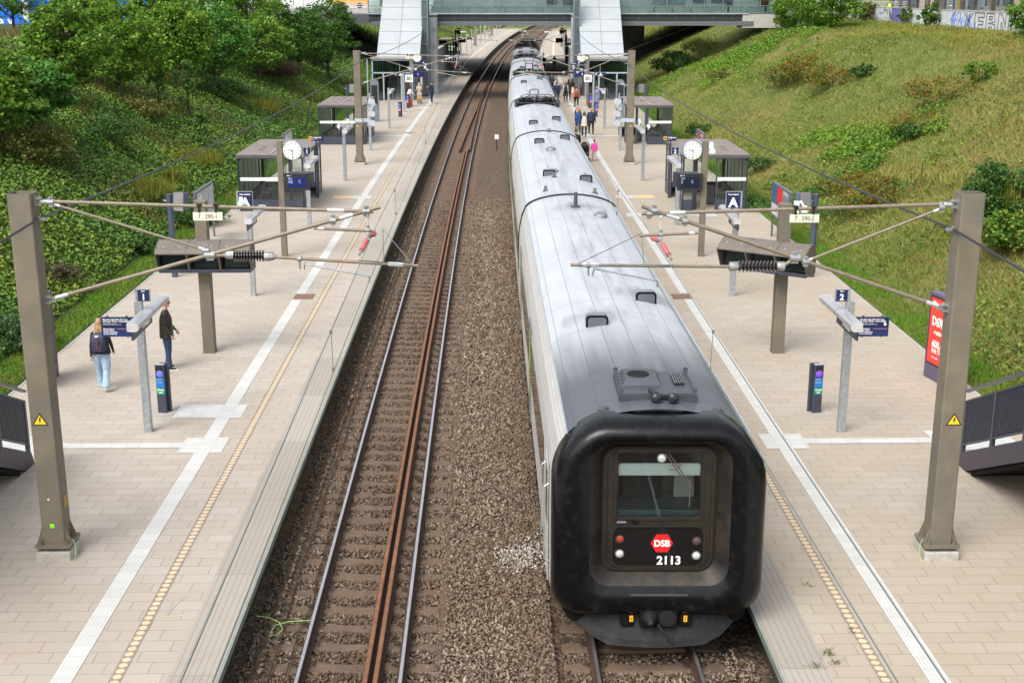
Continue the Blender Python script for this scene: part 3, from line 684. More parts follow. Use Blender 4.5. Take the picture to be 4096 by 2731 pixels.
# ================================================================ POLES, LAMPS, SIGNS
def lamp(parent, s, z=2.62, L=2.5, name_sign=True):
    """flat tubular luminaire running along the platform on the track side of its pole, station name under it"""
    d = -s
    prof = [(-.02, -.075), (.1, -.085)]+[(.13+.085*math.sin(R(a)), .0-.085*math.cos(R(a))) for a in range(0, 181, 30)]+[(-.02, .085)]
    o = obj('lamp_housing', MB().prism([(d*(u+.1), v+z) for u, v in prof], -L/2, L/2), ALU, parent, smooth=True)
    for y in (-L/2, L/2):
        obj('end_cap', MB().prism([(d*(u*1.03+.1), v*1.05+z) for u, v in prof], y-.012, y+.012), M('cap_grey', (.6, .6, .6), .35, .3), o)
    obj('seam', MB().prism([(d*(u*1.01+.1), v*1.02+z) for u, v in prof], -.006, .006), DARKP, o)
    obj('lamp_arm', MB().box((d*.09, 0, z-.03), (.14, .1, .09)), GALV, parent)
    if name_sign:
        g = obj('name_board', MB().box((d*.13, -.35, z-.2), (.04, 1.5, .22)), M('name_board_grey', (.05, .055, .075), .4, 0, .08), parent)
        text('station_name', 'Ørestad', .17, WHITE, g, (d*.153, (-.1 if s < 0 else -.35)+.0, z-.245), rot=(90, 0, 90 if s < 0 else -90), bold=.03, align='CENTER')
def sqpole(parent, h, w=.15, mat=None, nm='pole'): return obj(nm, MB().prism(rrect(0, 0, w/2, -w/2, w/2, .015, 2), 0, h, 'z').box((0, 0, .006), (w+.03, w+.03, .012)), mat or GALV, parent)
def spor(parent, s, x, z, n, w=.27, y=-.03):
    g = obj('track_sign', MB().box((x, y, z), (w, .05, w)), ALU, parent)
    obj('face', MB().box((x, y-.027, z), (w-.03, .006, w-.03)), NAVY, g)
    text('track_number', n, w*.66, WHITE, g, (x, y-.034, z-w*.34), align='CENTER', bold=.03)
    text('track_word', 'Spor', w*.16, WHITE, g, (x, y-.034, z+w*.3), align='CENTER', bold=.02)
    obj('sign_bracket', MB().box((x+s*(w/2+.02), y, z-.05), (.04, .06, w+.12)), GALV, g)
for s in (-1, 1):
    nm = 'left' if s < 0 else 'right'; n = '1' if s < 0 else '2'
    r = T('lamp_pole', 'nearest galvanised pole on the %s platform with track %s sign and navy notices' % (nm, n), 'lamp pole', s*7.42, 25.75, group='lamp poles on the platforms')
    sqpole(r, 2.86, .16); lamp(r, s, 2.62)
    spor(r, s, -s*.13 if s < 0 else -.2, 3.0, n)
    x0 = -.47 if s < 0 else .5
    for k, (zc, mt) in enumerate(((2.43, NAVY), (2.22, M('navy_lighter', (.02, .035, .12), .3, 0, .05)))):
        g = obj('notice_board', MB().box((x0, -.03, zc), (.66, .05, .205)), mt, r)
        lx = x0-.29
        if k == 0:
            text('notice_text', 'Rejs ikke uden billet eller kort,\ndet koster 750 kr. i kontrolafgift', .042, WHITE, g, (lx, -.057, zc+.045), bold=.025)
            text('notice_small_text', 'Passengers without a valid ticket\nare liable to pay a penalty fare of DKK 750', .022, WHITE, g, (lx, -.057, zc-.035))
            obj('crest', MB().lathe([(.02, 0), (.03, 0), (.03, .003), (.02, .003)], (x0+.25, -.059, zc-.05), 14, 'y').box((x0+.25, -.058, zc-.02), (.025, .004, .03)), WHITE, g)
        else:
            text('notice_text', 'Sikkerhedszone\nDe gule prikker\nmå kun overskrides,\nnår der holder tog', .036, WHITE, g, (lx, -.057, zc+.055), bold=.025)
            mb = MB()
            for i in range(15): mb.lathe([(0, 0), (.006, 0), (.006, .003), (0, .003)], (lx+.3+i*.02, -.058, zc+.065), 8, 'y')
            obj('dotted_line', mb, M('orange_dots', (.85, .35, .1), .5), g)
        obj('board_clip', MB().box((x0-.2, 0, zc+.11 if k == 0 else zc-.11), (.03, .05, .03)).box((x0+.2, 0, zc+.11 if k == 0 else zc-.11), (.03, .05, .03)).box((x0+s*-.34, 0, zc), (.03, .06, .2)), DARKP, g)
    if s > 0: obj('switch_box', MB().box((.0, -.1, 2.52), (.1, .06, .12)), GALV, r)
    # ---- second pole, platform section A
    r = T('lamp_pole', 'second galvanised pole on the %s platform carrying the platform section A sign and a lamp' % nm, 'lamp pole', s*7.42, 38.35, group='lamp poles on the platforms')
    sqpole(r, 2.4 if s < 0 else 2.75, .16); lamp(r, s, 2.55)
    x = s*.08 if s < 0 else -.12
    g = obj('section_sign', MB().box((x, -.05, 3.0), (.46, .05, .52)), ALU, r); obj('face', MB().box((x, -.078, 3.0), (.43, .006, .49)), NAVY, g)
    text('section_letter', 'A', .4, WHITE, g, (x, -.085, 2.79), align='CENTER', bold=.035); text('section_word', 'Perronafsnit', .065, WHITE, g, (x, -.085, 3.15), align='CENTER', bold=.03)
    obj('sign_bracket', MB().box((x+s*.25, -.05, 2.95), (.04, .06, .62)), GALV, g)
    if s < 0: cam_ = T('dome_camera', 'white dome camera hanging beside the section A sign of the left platform', 'camera', -7.63, 38.3, 2.9)
    else: cam_ = T('dome_camera', 'white dome camera on a curved arm on the right monitor post', 'camera', 7.68, 31.9, 3.78)
    obj('bracket', MB().box((0, 0, .05), (.12, .1, .3)).tube([(0, 0, .15), (.12, 0, .18), (.16, -.02, .1)] if s > 0 else [(0, 0, .1), (0, -.06, .1)], .035, 8), WPLAS, cam_)
    cx = .2 if s > 0 else 0
    obj('camera_body', MB().lathe([(.0, .09), (.05, .09), (.1, .0), (.1, -.06), (.09, -.08), (0, -.08)], (cx, -.08, 0), 16), WPLAS, cam_, smooth=True); obj('dome', MB().ell((cx, -.08, -.08), (.06, .06, .05)), DARKP, cam_, smooth=True)
    # ---- clock pole
    r = T('clock_pole', 'brown post, %s platform, with the nearest white clock and track %s screen' % (nm, n), 'clock', s*7.42, 44.5, group='platform clocks')
    sqpole(r, 4.08, .2, BROWNST)
    def clock(r, x, z, rad, face, y=-.0):
        g = obj('clock_case', MB().lathe([(rad*.86, -.13), (rad, -.11), (rad, .11), (rad*.86, .13)], (x, y, z), 36, 'y'), M('clock_case_grey', (.3, .33, .37), .4, .3, .05), r, smooth=True)
        obj('dial', MB().lathe([(0, -.137), (rad*.93, -.135), (rad*.93, -.13), (0, -.13)], (x, y, z), 36, 'y'), face, g)
        mb = MB()
        for k in range(60):
            a = R(6*k); L, w = (rad*.17, rad*.055) if k % 5 == 0 else (rad*.06, rad*.018)
            rr = rad*.86-L/2; mb.box((x+rr*math.sin(a), y-.1385, z+rr*math.cos(a)), (w, .004, L), 0, 0, a)
        obj('minute_marks', mb, BLK, g)
        for a, L, w in ((R(283), rad*.5, rad*.06), (R(175), rad*.8, rad*.05)):
            obj('clock_hand', MB().box((x+L*.36*math.sin(a), y-.144, z+L*.36*math.cos(a)), (w, .005, L*1.25), 0, 0, a), BLK, g)
        obj('clock_bracket', MB().box((x/2, 0, z), (abs(x), .06, .06)), GALV, r)
    clock(r, -s*.45+(.0), 3.76, .335, M('clock_dial_white', (.82, .81, .77), .4, 0, .02))
    def screen(r, x, z, w, h, mat, n, yy=-.24, back=True):
        g = obj('departure_screen', MB().bx(x-w/2, x+w/2, yy-.05, yy+.05, z-h/2, z+h/2), DARKP, r, bevel=.01)
        obj('sun_hood', MB().bx(x-w/2, x+w/2, yy-.07, yy+.06, z+h/2, z+h/2+.025), ANTH, g)
        obj('display', MB().bx(x-w*.37, x+w*.37, yy-.055, yy-.05, z-h*.34, z+h*.3), mat, g)
        lt = M('screen_letters', (.55, .65, .9), .5, 0, .02, emit=.35)
        text('screen_title', 'Spor '+n, .06, WHITE, g, (x-w*.4, yy-.058, z+h*.37), bold=.02)
        text('screen_rows', {'1': '08.33', '2': '09.29'}[n], .055, lt, g, (x-w*.35, yy-.058, z+h*.2))
        for i, row in enumerate((('Göteborg C', '21.04'), ('Helsingborg', '21.17'), ('Helsingborg', '21.24')) if n == '1' else (('Nivå', '21.14'), ('Nivå', '21.24'), ('Nivå', '22.09'))):
            text('screen_rows', row[0], .032, lt, g, (x-w*.35, yy-.058, z+h*(.1-.075*i))); text('screen_rows', row[1], .03, lt, g, (x+w*.05, yy-.058, z+h*(.1-.075*i)))
        if back: obj('rear_screen', MB().bx(x+s*(-.0)-w/2+.1*(-s), x+w/2+.1*(-s), yy+.35, yy+.47, z-h/2+.06, z+h/2+.02), ANTH, r, bevel=.01); obj('screen_arm', MB().box((x*.5, .0, z+.1), (abs(x)+.1, .1, .08)), GALV, r); obj('screen_frame', MB().bx(x-.2, x+.2, yy, yy+.4, z+.1, z+.16), GALV, r)
    SCR1 = M('screen_blue_lit', (.004, .012, .10), .3, 0, .1, emit=.04); SCR2 = M('screen_blue_dim', (.002, .008, .025), .3, 0, .1, emit=.1)
    screen(r, -s*.6 if s < 0 else -.53, 2.68, .88, .58, SCR1 if s < 0 else SCR2, n)
    if s > 0:
        c2 = T('dome_camera', 'white camera on the top of the right clock post facing down', 'camera', 7.6, 44.4, 3.95)
        obj('bracket', MB().box((0, 0, .0), (.14, .14, .2)), WPLAS, c2); obj('camera_body', MB().lathe([(.0, .02), (.07, .0), (.12, -.12), (.12, -.17), (0, -.17)], (.05, -.08, -.1), 16), WPLAS, c2, smooth=True)
    # ---- train driver monitors
    r = T('driver_monitor_post', 'brown post with a row of three hooded dark monitors on the %s platform' % nm, 'monitor post', s*7.42, 32.0, group='driver monitor posts')
    sqpole(r, 3.98 if s < 0 else 3.9, .3, BROWNST)
    hd = T('tmp', None, None, loc=(0, 0, 0)); hd.parent = r; hd.location = (.12 if s < 0 else -.5, -.35, 2.55); hd.rotation_euler = (0, 0, 0 if s < 0 else R(-36))
    HM = M('monitor_hood', (.15, .13, .11), .5, .15, .12, 4); IN = M('monitor_inside', (.03, .03, .032), .5)
    ho = Matrix.Translation(hd.location) @ Euler(hd.rotation_euler).to_matrix().to_4x4()
    bpy.data.objects.remove(hd)
    def tr_(mb): mb.v = [tuple(ho @ Vector(p)) for p in mb.v]; return mb
    for i in (-1, 0, 1):
        x = i*.79; w = .385
        mb = MB(); prof_ = [(-.42, .22), (-.3, .3), (0, .46), (.15, .47), (.3, .4), (.38, .2), (.38, -.3), (-.15, -.3), (-.15, -.26), (.3, -.26), (.3, .3), (.15, .41), (0, .41), (-.42, .19)]
        mb.prism([(a, b) for a, b in prof_], x-w, x+w, 'x')
        for e in (-1, 1): mb.prism([(-.42, .2), (-.3, .3), (0, .46), (.3, .4), (.38, .2), (.38, -.3), (-.15, -.3)], x+e*w-.012, x+e*w+.012, 'x')
        c_ = obj('monitor_housing', tr_(mb), HM, r)
        obj('monitor_screen', tr_(MB().bx(x-.3, x+.3, -.06, .0, -.22, .26)), M('monitor_glass', (.02, .03, .03), .12), c_)
        obj('monitor_lip', tr_(MB().bx(x-.37, x+.37, -.17, -.13, -.33, -.24)), ANTH, c_)
        obj('rivet', tr_(MB().ell((x-.2, -.2, .35), (.02, .02, .02)).ell((x+.2, -.2, .35), (.02, .02, .02))), ALU, c_)
    obj('monitor_frame', tr_(MB().bx(-1.1, 1.1, -.02, .1, -.36, -.29)), ANTH, r)
    # ---- check-in posts
    def checkin(lab, t, Y, label='Check\nind', lc=GREENP):
        r = T('check_in_post', lab, 'check in post', t, Y, rot=8*s, group='check in posts')
        obj('foot_plate', MB().lathe([(0, .0), (.3, .0), (.3, .008), (0, .008)], n=28), M('foot_plate_grey', (.36, .33, .3), .7, 0, .1), r)
        for y in (0, .12):
            mb = MB().prism(rrect(.0 if y == 0 else .06*(-s), 0, .105, -.035, .035, .015, 2), 0, 1.12 if y == 0 else 1.13, 'z'); mb.v = [(a, b+y, c) for a, b, c in mb.v]
            h = obj('housing', mb, ANTH, r)
            if y == 0:
                obj('top_screen', MB().bx(-.085, .085, -.041, -.036, 1.0, 1.1), DARKP, h); obj('top_cap', MB().bx(-.105, .105, -.04, .035, 1.12, 1.14), M('cap_pale', (.35, .4, .5), .3), h)
                obj('scanner', MB().lathe([(0, -.052), (.05, -.05), (.075, -.036), (0, -.036)], (0, 0, .915), 20, 'y'), M('scanner_blue' if s < 0 else 'scanner_violet', (.12, .15, .62) if s < 0 else (.2, .06, .8), .2, 0, .2, 9, emit=.25), h, smooth=True)
                obj('info_panel', MB().bx(-.092, .092, -.04, -.036, .6, .82), BLUEP, h); g = obj('label_panel', MB().bx(-.092, .092, -.04, -.036, .44, .59), lc, h)
                text('label_text', label, .062, WHITE, g, (0, -.043, .53), align='CENTER', bold=.03)
                text('info_text', 'Check ind her\nmed dit kort\n\nLæg kortet på\nden blå skærm', .022, M('pale_text', (.4, .6, .8), .6), h, (-.08, -.043, .79))
        return r
    c1 = checkin('nearest check in post on the %s platform with a green Check ind panel' % nm, s*7.42 if s < 0 else 7.2, 27.0)
    TXT = M('red_panel', (.75, .03, .05), .4, 0, .05, emit=.1)
    for (Y, tt, lab) in ((97.0, 7.42, 'check out post with a red panel, first before the stair entrance'), (104.5, 7.42, 'check out post with a red panel, closest to the stair entrance')):
        checkin('%s platform %s' % (nm, lab), s*tt, Y, 'Check\nud', TXT)
    checkin('check in post glowing under the footbridge on the %s platform' % nm, s*7.5, 153.4)
    # ---- further galvanised poles
    r = T('lamp_pole', 'third galvanised pole on the %s platform with track %s sign, before the first shelter' % (nm, n), 'lamp pole', s*7.42, 50.8, group='lamp poles on the platforms')
    sqpole(r, 2.75, .16); lamp(r, s, 2.55, name_sign=False); spor(r, s, -s*.02 if s < 0 else -.16, 3.0, n, .3)
    def simple(Y, lab, num=False, cam=False, dark=False, t=7.42, lampz=2.55, h=2.75):
        r = T('lamp_pole', lab, 'lamp pole', s*t, Y, group='lamp poles on the platforms')
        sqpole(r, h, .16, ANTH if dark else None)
        if lampz: lamp(r, s, lampz, name_sign=False)
        if num: spor(r, s, -s*.02, 2.95, n, .3)
        return r
    q = simple(63.3, 'fourth galvanised pole on the %s platform with two white cameras on its lamp' % nm)
    for i, (dx, dz) in enumerate(((-s*-.2, 2.72), (-s*.25, 2.98))):
        c3 = T('bullet_camera', 'small white %s camera on the fourth pole of the %s platform' % (('lower box shaped', 'upper tube shaped')[i], nm), 'camera', s*7.42+dx, 63.1, dz)
        obj('camera_body', MB().tube([(0, .15, 0), (0, -.2, -.03)], .07, 10).box((0, 0, .07), (.1, .3, .02)), WPLAS, c3, smooth=True); obj('camera_bracket', MB().box((0, .1, -.1), (.04, .04, .2)), WPLAS, c3); obj('camera_cable', MB().tube([(0, .1, 0), (.08, .1, -.2), (0, .1, -.4)], .012, 5), DARKP, c3)
    simple(75.9, 'fifth galvanised pole on the %s platform with a small track %s sign' % (nm, n), num=True)
    p6 = simple(88.5, 'sixth galvanised pole on the %s platform, slender with one lamp, between shelter and stair entrance' % nm)
    r = T('speed_sign_pole', 'galvanised pole with the white 80 speed board on the %s platform' % nm, 'speed sign', s*7.42, 101.0)
    sqpole(r, 3.0, .16); g = obj('speed_board', MB().box((-s*.45, -.1, 2.35+.25), (.6, .03, .56)), WHITE, r, bevel=.01); text('speed_number', '80', .42, BLK, g, (-s*.45, -.12, 2.45), align='CENTER', bold=.01); obj('board_arm', MB().box((-s*.2, -.05, 2.6), (.35, .05, .05)), GALV, g)
    r = T('clock_pole', 'brown post at the %s stair entrance with the smaller white clock and section B sign' % nm, 'clock', s*7.3, 106.8, group='platform clocks')
    sqpole(r, 4.1, .2, BROWNST); clock(r, -s*.55, 3.9, .36, M('clock_dial_white', (.82, .81, .77)))
    g = obj('section_sign', MB().box((-s*1.2, -.1, 3.2), (.5, .05, .56)), NAVY, r); text('section_letter', 'B', .36, WHITE, g, (-s*1.2, -.13, 3.02), align='CENTER', bold=.03); obj('section_word', MB().bx(-s*1.2-.18, -s*1.2+.18, -.13, -.126, 3.39, 3.42), WHITE, g); obj('sign_arm', MB().box((-s*.6, 0, 3.3), (1.0, .05, .05)), GALV, g)
    g = obj('departure_screen', MB().bx(-s*.7-.45, -s*.7+.45, -.3, -.15, 2.35, 2.95), NAVY, r, bevel=.01); obj('display', MB().bx(-s*.7-.38, -s*.7+.38, -.305, -.3, 2.45, 2.85), SCR1, g); text('screen_title', n, .25, WHITE, g, (-s*.55, -.31, 2.5), bold=.02)
    r = T('direction_sign', 'navy sign with arrow and lift symbol before the %s stair entrance' % nm, 'sign', s*8.5, 110.0)
    obj('sign_board', MB().box((0, 0, 2.35), (1.0, .06, .3)), NAVY, r); obj('arrow', MB().prism([(-.32-.08, 2.38), (-.32, 2.47), (-.24, 2.38), (-.3, 2.38), (-.3, 2.25), (-.34, 2.25), (-.34, 2.38)], -.04, -.035), WHITE, r); obj('lift_symbol', MB().bx(-.08, .22, -.04, -.035, 2.25, 2.33).bx(-.0, .14, -.04, -.035, 2.36, 2.45), WHITE, r); obj('hanger', MB().box((0, .0, 2.85), (.04, .04, .75)), GALV, r)
    r = T('direction_sign', 'small navy arrow sign on the wall beside the %s stair entrance' % nm, 'sign', s*6.7, 112.0)
    obj('sign_board', MB().box((0, 0, 3.2), (.42, .06, .24)), NAVY, r); obj('arrow', MB().prism([(-.0, 3.22), (.08, 3.3), (.16, 3.22), (.1, 3.22), (.1, 3.1), (.06, 3.1), (.06, 3.22)], -.04, -.035), WHITE, r); obj('hanger', MB().box((s*.2, .3, 3.2), (.05, .7, .05)), GALV, r)
    # dark poles under and beyond the bridge
    LB = ('at the entrance to the bridge shadow', 'second of the dark ones under the bridge', 'third of the dark ones under the bridge', 'last of the dark ones under the bridge')
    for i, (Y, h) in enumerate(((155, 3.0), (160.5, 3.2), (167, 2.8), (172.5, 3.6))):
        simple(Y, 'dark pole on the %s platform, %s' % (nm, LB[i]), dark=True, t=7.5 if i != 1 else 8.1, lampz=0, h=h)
    r = T('clock_pole', 'far pole beyond the bridge on the %s platform with a yellow lit clock' % nm, 'clock', s*7.5, 177, group='platform clocks')
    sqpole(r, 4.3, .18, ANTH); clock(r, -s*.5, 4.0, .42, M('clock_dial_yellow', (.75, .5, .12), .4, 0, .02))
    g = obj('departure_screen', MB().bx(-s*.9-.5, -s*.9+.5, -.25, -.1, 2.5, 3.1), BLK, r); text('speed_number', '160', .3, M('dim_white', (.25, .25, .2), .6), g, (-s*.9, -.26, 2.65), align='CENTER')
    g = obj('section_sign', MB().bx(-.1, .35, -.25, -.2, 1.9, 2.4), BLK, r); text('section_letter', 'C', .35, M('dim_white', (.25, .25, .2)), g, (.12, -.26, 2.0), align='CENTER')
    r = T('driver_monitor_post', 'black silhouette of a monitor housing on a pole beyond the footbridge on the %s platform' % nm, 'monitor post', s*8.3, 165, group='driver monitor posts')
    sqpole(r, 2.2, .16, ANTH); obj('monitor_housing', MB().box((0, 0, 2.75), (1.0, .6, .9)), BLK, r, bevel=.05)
    if s < 0: YF = (185, 190.6, 204, 217, 230, 242, 254.5, 267, 280, 294, 305)
    else: YF = (185, 191, 204, 217)
    OR = ('first', 'second', 'third', 'fourth', 'fifth', 'sixth', 'seventh', 'eighth', 'ninth', 'tenth', 'last')
    for i, Y in enumerate(YF): simple(Y, '%s thin galvanised pole on the %s platform beyond the footbridge' % (OR[i].capitalize(), nm), t=7.6, lampz=2.6 if i % 2 == 0 else 0, h=3.2)
    # ---- dark blue posts with loudspeaker boxes at the back edge
    for i, (Y, h) in enumerate(((41.1, 2.75), (90.6, 2.8))):
        r = T('loudspeaker_post', 'dark blue post with grey speaker box, back of the %s platform, %s' % (nm, ('before the first shelter', 'behind the second shelter')[i]), 'loudspeaker post', s*10.52, Y, group='loudspeaker posts')
        obj('post', MB().lathe([(0, 0), (.1, 0), (.1, h), (0, h)], n=16), M('post_blue_grey', (.06, .075, .11), .45), r, smooth=True); obj('arm', MB().tube([(0, 0, h-.25), (-s*-.2, -.05, h-.2) if s < 0 else (-.2, -.05, h-.2)], .03, 6), GALV, r)
        x = .38 if s < 0 else -.4
        obj('speaker_box', MB().box((x, -.05, h-.22), (.3, .5, .55), R(-20)*s*-1, R(-8)), M('speaker_blue_grey', (.1, .12, .17), .5, .1), r, bevel=.015); obj('speaker_lid', MB().box((x+s*.0, -.33, h-.2), (.34, .06, .6), R(-20)*s*-1, R(-8)), M('speaker_lid_grey', (.2, .19, .19), .5), r)
    # ---- notice boards along the back edge
    for i, (Y, L) in enumerate(((47.0, 2.9), (66.5, 2.4))):
        r = T('notice_board_stand', '%s framed notice board on two legs at the back of the %s platform' % (('near', 'far')[i], nm), 'notice board', s*10.75, Y, rot=0, group='notice boards')
        fr = M('board_frame_grey', (.12, .13, .16), .4, .3)
        obj('leg', MB().box((0, -L/2+.1, .9), (.06, .08, 1.8)), fr, r); obj('leg', MB().box((0, L/2-.1, .9), (.06, .08, 1.8)), fr, r)
        obj('frame', MB().bx(-.06, .06, -L/2, L/2, .85, 2.12), fr, r, bevel=.01)
        d = -s
        cols = [(M('poster_white', (.55, .57, .58), .2, 0, .1, 3), 1)]*3 if s < 0 else [(M('timetable_grey', (.4, .43, .45), .25, 0, .1), 1), (RED, 1), (M('poster_blue', (.03, .1, .22), .3, 0, .2, 3), 1)]
        for k in range(3):
            w = (L-.2)/3; y0 = -L/2+.1+k*w
            g = obj('poster', MB().bx(d*.062-.002, d*.062+.002, y0+.03, y0+w-.03, .93, 2.04), cols[k][0], r)
            if s > 0 and k > 0: obj('poster_lower_part', MB().bx(d*.066-.002, d*.066+.002, y0+.03, y0+w-.03, .93, 1.35), M('poster_pale', (.55, .58, .6), .3), g)
            if k == 0: obj('timetable_columns', MB().bx(d*.066-.002, d*.066+.002, y0+.1, y0+w*.45, 1.2, 1.9).bx(d*.066-.002, d*.066+.002, y0+w*.55, y0+w-.1, 1.2, 1.9), M('timetable_ink', (.12, .14, .2), .5) if s > 0 else M('timetable_pale', (.7, .7, .7), .5), g)
    # ---- meeting point signs
    r = T('meeting_point_sign', 'navy meeting point sign with a yellow symbol near the first shelter on the %s platform' % nm, 'sign', s*8.0, 57.7, 0)
    obj('post', MB().box((0, 0, 1.3), (.07, .07, 2.6)), ANTH, r)
    g = obj('sign_board', MB().box((-s*.05, 0, 2.72), (.62, .05, .24)), NAVY, r); text('sign_text', 'Træfpunkt', .085, WHITE, g, (-.12, -.03, 2.73), bold=.03); obj('symbol', MB().bx(-.32, -.16, -.03, -.026, 2.64, 2.8), M('symbol_orange', (.8, .42, .06), .5), g); obj('symbol_cross', MB().box((-.24, -.033, 2.72), (.12, .004, .03), 0, 0, .8).box((-.24, -.034, 2.72), (.12, .004, .03), 0, 0, -.8), BLK, g); obj('small_text', MB().bx(-.12, .05, -.03, -.026, 2.68, 2.69), WHITE, g)
    # ---- tall poster cases
    r = T('poster_case', ('dark purple poster case seen from its edge behind the nearest left mast', 'purple framed case with a red poster behind the nearest right mast')[s > 0], 'poster case', s*10.8, 29.2, rot=(12 if s > 0 else 0), group='poster cases')
    PUR = M('aubergine_case', (.11, .09, .15), .45, .1, .08)
    obj('case', MB().bx(-.12, .12, -.7, .7, 0, 2.14), PUR, r, bevel=.02)
    d = -s
    g = obj('poster', MB().bx(d*.123-.003, d*.123+.003, -.6, .6, .42, 2.02), M('poster_red', (.78, .05, .035), .25, 0, .04) if s > 0 else DARKP, r); obj('poster_rim', MB().bx(d*.121-.002, d*.121+.002, -.64, .64, .38, 2.06), BLK, r)
    if s > 0:
        for tx, sz, z, yy, b in (('DØBBEL', .3, 1.36, .5, .04), ('-reste', .17, 1.15, .4, .02), ('600,-', .24, .83, .42, .04), ('FØR TAX', .14, .69, .42, .03), ('danske rejser', .06, .56, .4, 0), ('GULD', .1, 1.85, .42, .01)):
            text('poster_text', tx, sz, WHITE, g, (d*.128, yy, z), rot=(90, 0, -90), bold=b, sx=.85)
        obj('crown_mark', MB().lathe([(.05, 0), (.075, 0), (.075, .004), (.05, .004)], (d*.128, .45, 1.88), 14, 'x'), WHITE, g)
# ================================================================ SHELTERS
GL = glassmat('shelter_glass', (.92, .95, .93), .0)
ROOFM = M('shelter_roof_felt', (.2, .17, .155), .85, 0, .12, 2, c2=(.12, .1, .09), amt=.5, s2=2.5)
def shelter(s, label, Y0, D, door):
    """origin: front corner towards the track; x runs from 0 to the back edge (2.72), y along the platform"""
    r = T('glass_shelter', label, 'shelter', s*8.13, Y0, group='glass shelters')
    W_, H = 2.72, 2.3; d = s
    fr = ANTH
    def bx(mb, x0, x1, y0, y1, z0, z1): a, b = sorted((d*x0, d*x1)); return mb.bx(a, b, y0, y1, z0, z1)
    obj('roof', bx(MB(), -.08, W_+.08, -.1, D+.1, H, H+.14), ROOFM, r, bevel=.015)
    obj('roof_edge', bx(MB(), -.1, W_+.1, -.12, D+.12, H-.03, H+.1), M('roof_fascia', (.085, .085, .095), .5, .1), r)
    mb = MB(); bx(mb, W_*.5-.04, W_*.5+.04, -.05, D+.05, H+.145, H+.17); obj('roof_gutter', mb, ALU, r)
    mb = MB(); rr = random.Random(int(Y0))
    for k in range(5):
        x, y = rr.uniform(.8, 2.0), rr.uniform(1, D-.8); mb = MB().prism([(d*(x+rr.uniform(-.05, .3)), y+rr.uniform(-.1, .1)), (d*(x+.25), y+.12), (d*(x+.1), y+.3), (d*(x-.05), y+.15)], H+.142, H+.146, 'z'); obj('roof_debris', mb, DARKP, r)
    gap = (1.0, 1.42) if not door else ((.42, 1.42))
    fronts = [(0, W_)] if not door else [(0, .42), (1.42, W_)]
    if door is None: fronts = [(1.25, W_)]
    for a, b in fronts:
        obj('kick_panel', bx(MB(), a, b, -.03, .03, .0, .46), fr, r); obj('glass_pane', bx(MB(), a+.03, b-.03, -.004, .004, .46, H-.05), GL, r)
        if b-a > 1: obj('glass_stripe', bx(MB(), a+.03, b-.03, -.009, -.006, 1.3, 1.45), M('frosted_stripe', (.7, .74, .74), .5), r)
        mb = MB()
        for x in (a, b): bx(mb, x-.025, x+.025, -.03, .03, 0, H)
        bx(mb, a, b, -.02, .02, .45, .49); bx(mb, a, b, -.02, .02, H-.06, H); obj('frame', mb, fr, r)
    # back wall of glass, far wall, track side wall with kick panels
    for nm, x, y0, y1 in (('back', W_, 0, D), ('track_side', 0, 0, D)):
        spans = [(y0, y1)] if nm == 'back' else [(0, D*.3), (D*.68, D)]
        for a, b in spans:
            obj('kick_panel', bx(MB(), x-.03, x+.03, a, b, 0, .46), fr, r); obj('glass_pane', bx(MB(), x-.004, x+.004, a, b, .46, H-.05), GL, r)
            mb = MB(); n = max(1, round((b-a)/1.0))
            for k in range(n+1): y = a+(b-a)*k/n; bx(mb, x-.03, x+.03, y-.03, y+.03, 0, H)
            obj('frame', mb, fr, r)
            if nm == 'back':
                for q in range(4): obj('frosted_panel', bx(MB(), x-.02, x-.012, a+.04+q*(b-a)/5, a-.04+(q+1)*(b-a)/5, .5, 2.15), M('frosted_pane', (.58, .62, .54), .5, 0, .1, 1), r)
            if nm == 'back': obj('glass_stripe', bx(MB(), x-.012, x-.008, a, b, 1.85, 1.95), M('frosted_stripe', (.7, .74, .74)), r)
    obj('kick_panel', bx(MB(), 0, W_, D-.03, D+.03, 0, .46), fr, r); obj('glass_pane', bx(MB(), .03, W_-.03, D-.004, D+.004, .46, H-.05), GL, r)
    for x, y in ((.6, .5), (.6, D-.5), (2.2, D*.5)): obj('column', bx(MB(), x-.07, x+.07, y-.07, y+.07, 0, H), ANTH, r)
    return r
def bench(s, label, t, Y, L=1.6):
    r = T('bench', label, 'bench', t, Y, group='slatted benches')
    for k in range(4): obj('slat', MB().bx(-.2+k*.12, -.11+k*.12, -L/2, L/2, .42, .45), M('bench_wood', (.28, .2, .16), .7, 0, .2, 9), r)
    for y in (-L/2+.15, L/2-.15): obj('leg', MB().bx(-.18, .22, y-.03, y+.03, 0, .42), ANTH, r)
def bin_(label, t, Y):
    r = T('litter_bin', label, 'litter bin', t, Y, group='litter bins')
    obj('body', MB().bx(-.2, .2, -.2, .2, .05, .85), M('bin_grey', (.13, .13, .14), .5, .2), r, bevel=.02); obj('opening', MB().bx(-.13, .13, -.13, .13, .85, .87), BLK, r); obj('foot', MB().bx(-.15, .15, -.15, .15, 0, .05), BLK, r)
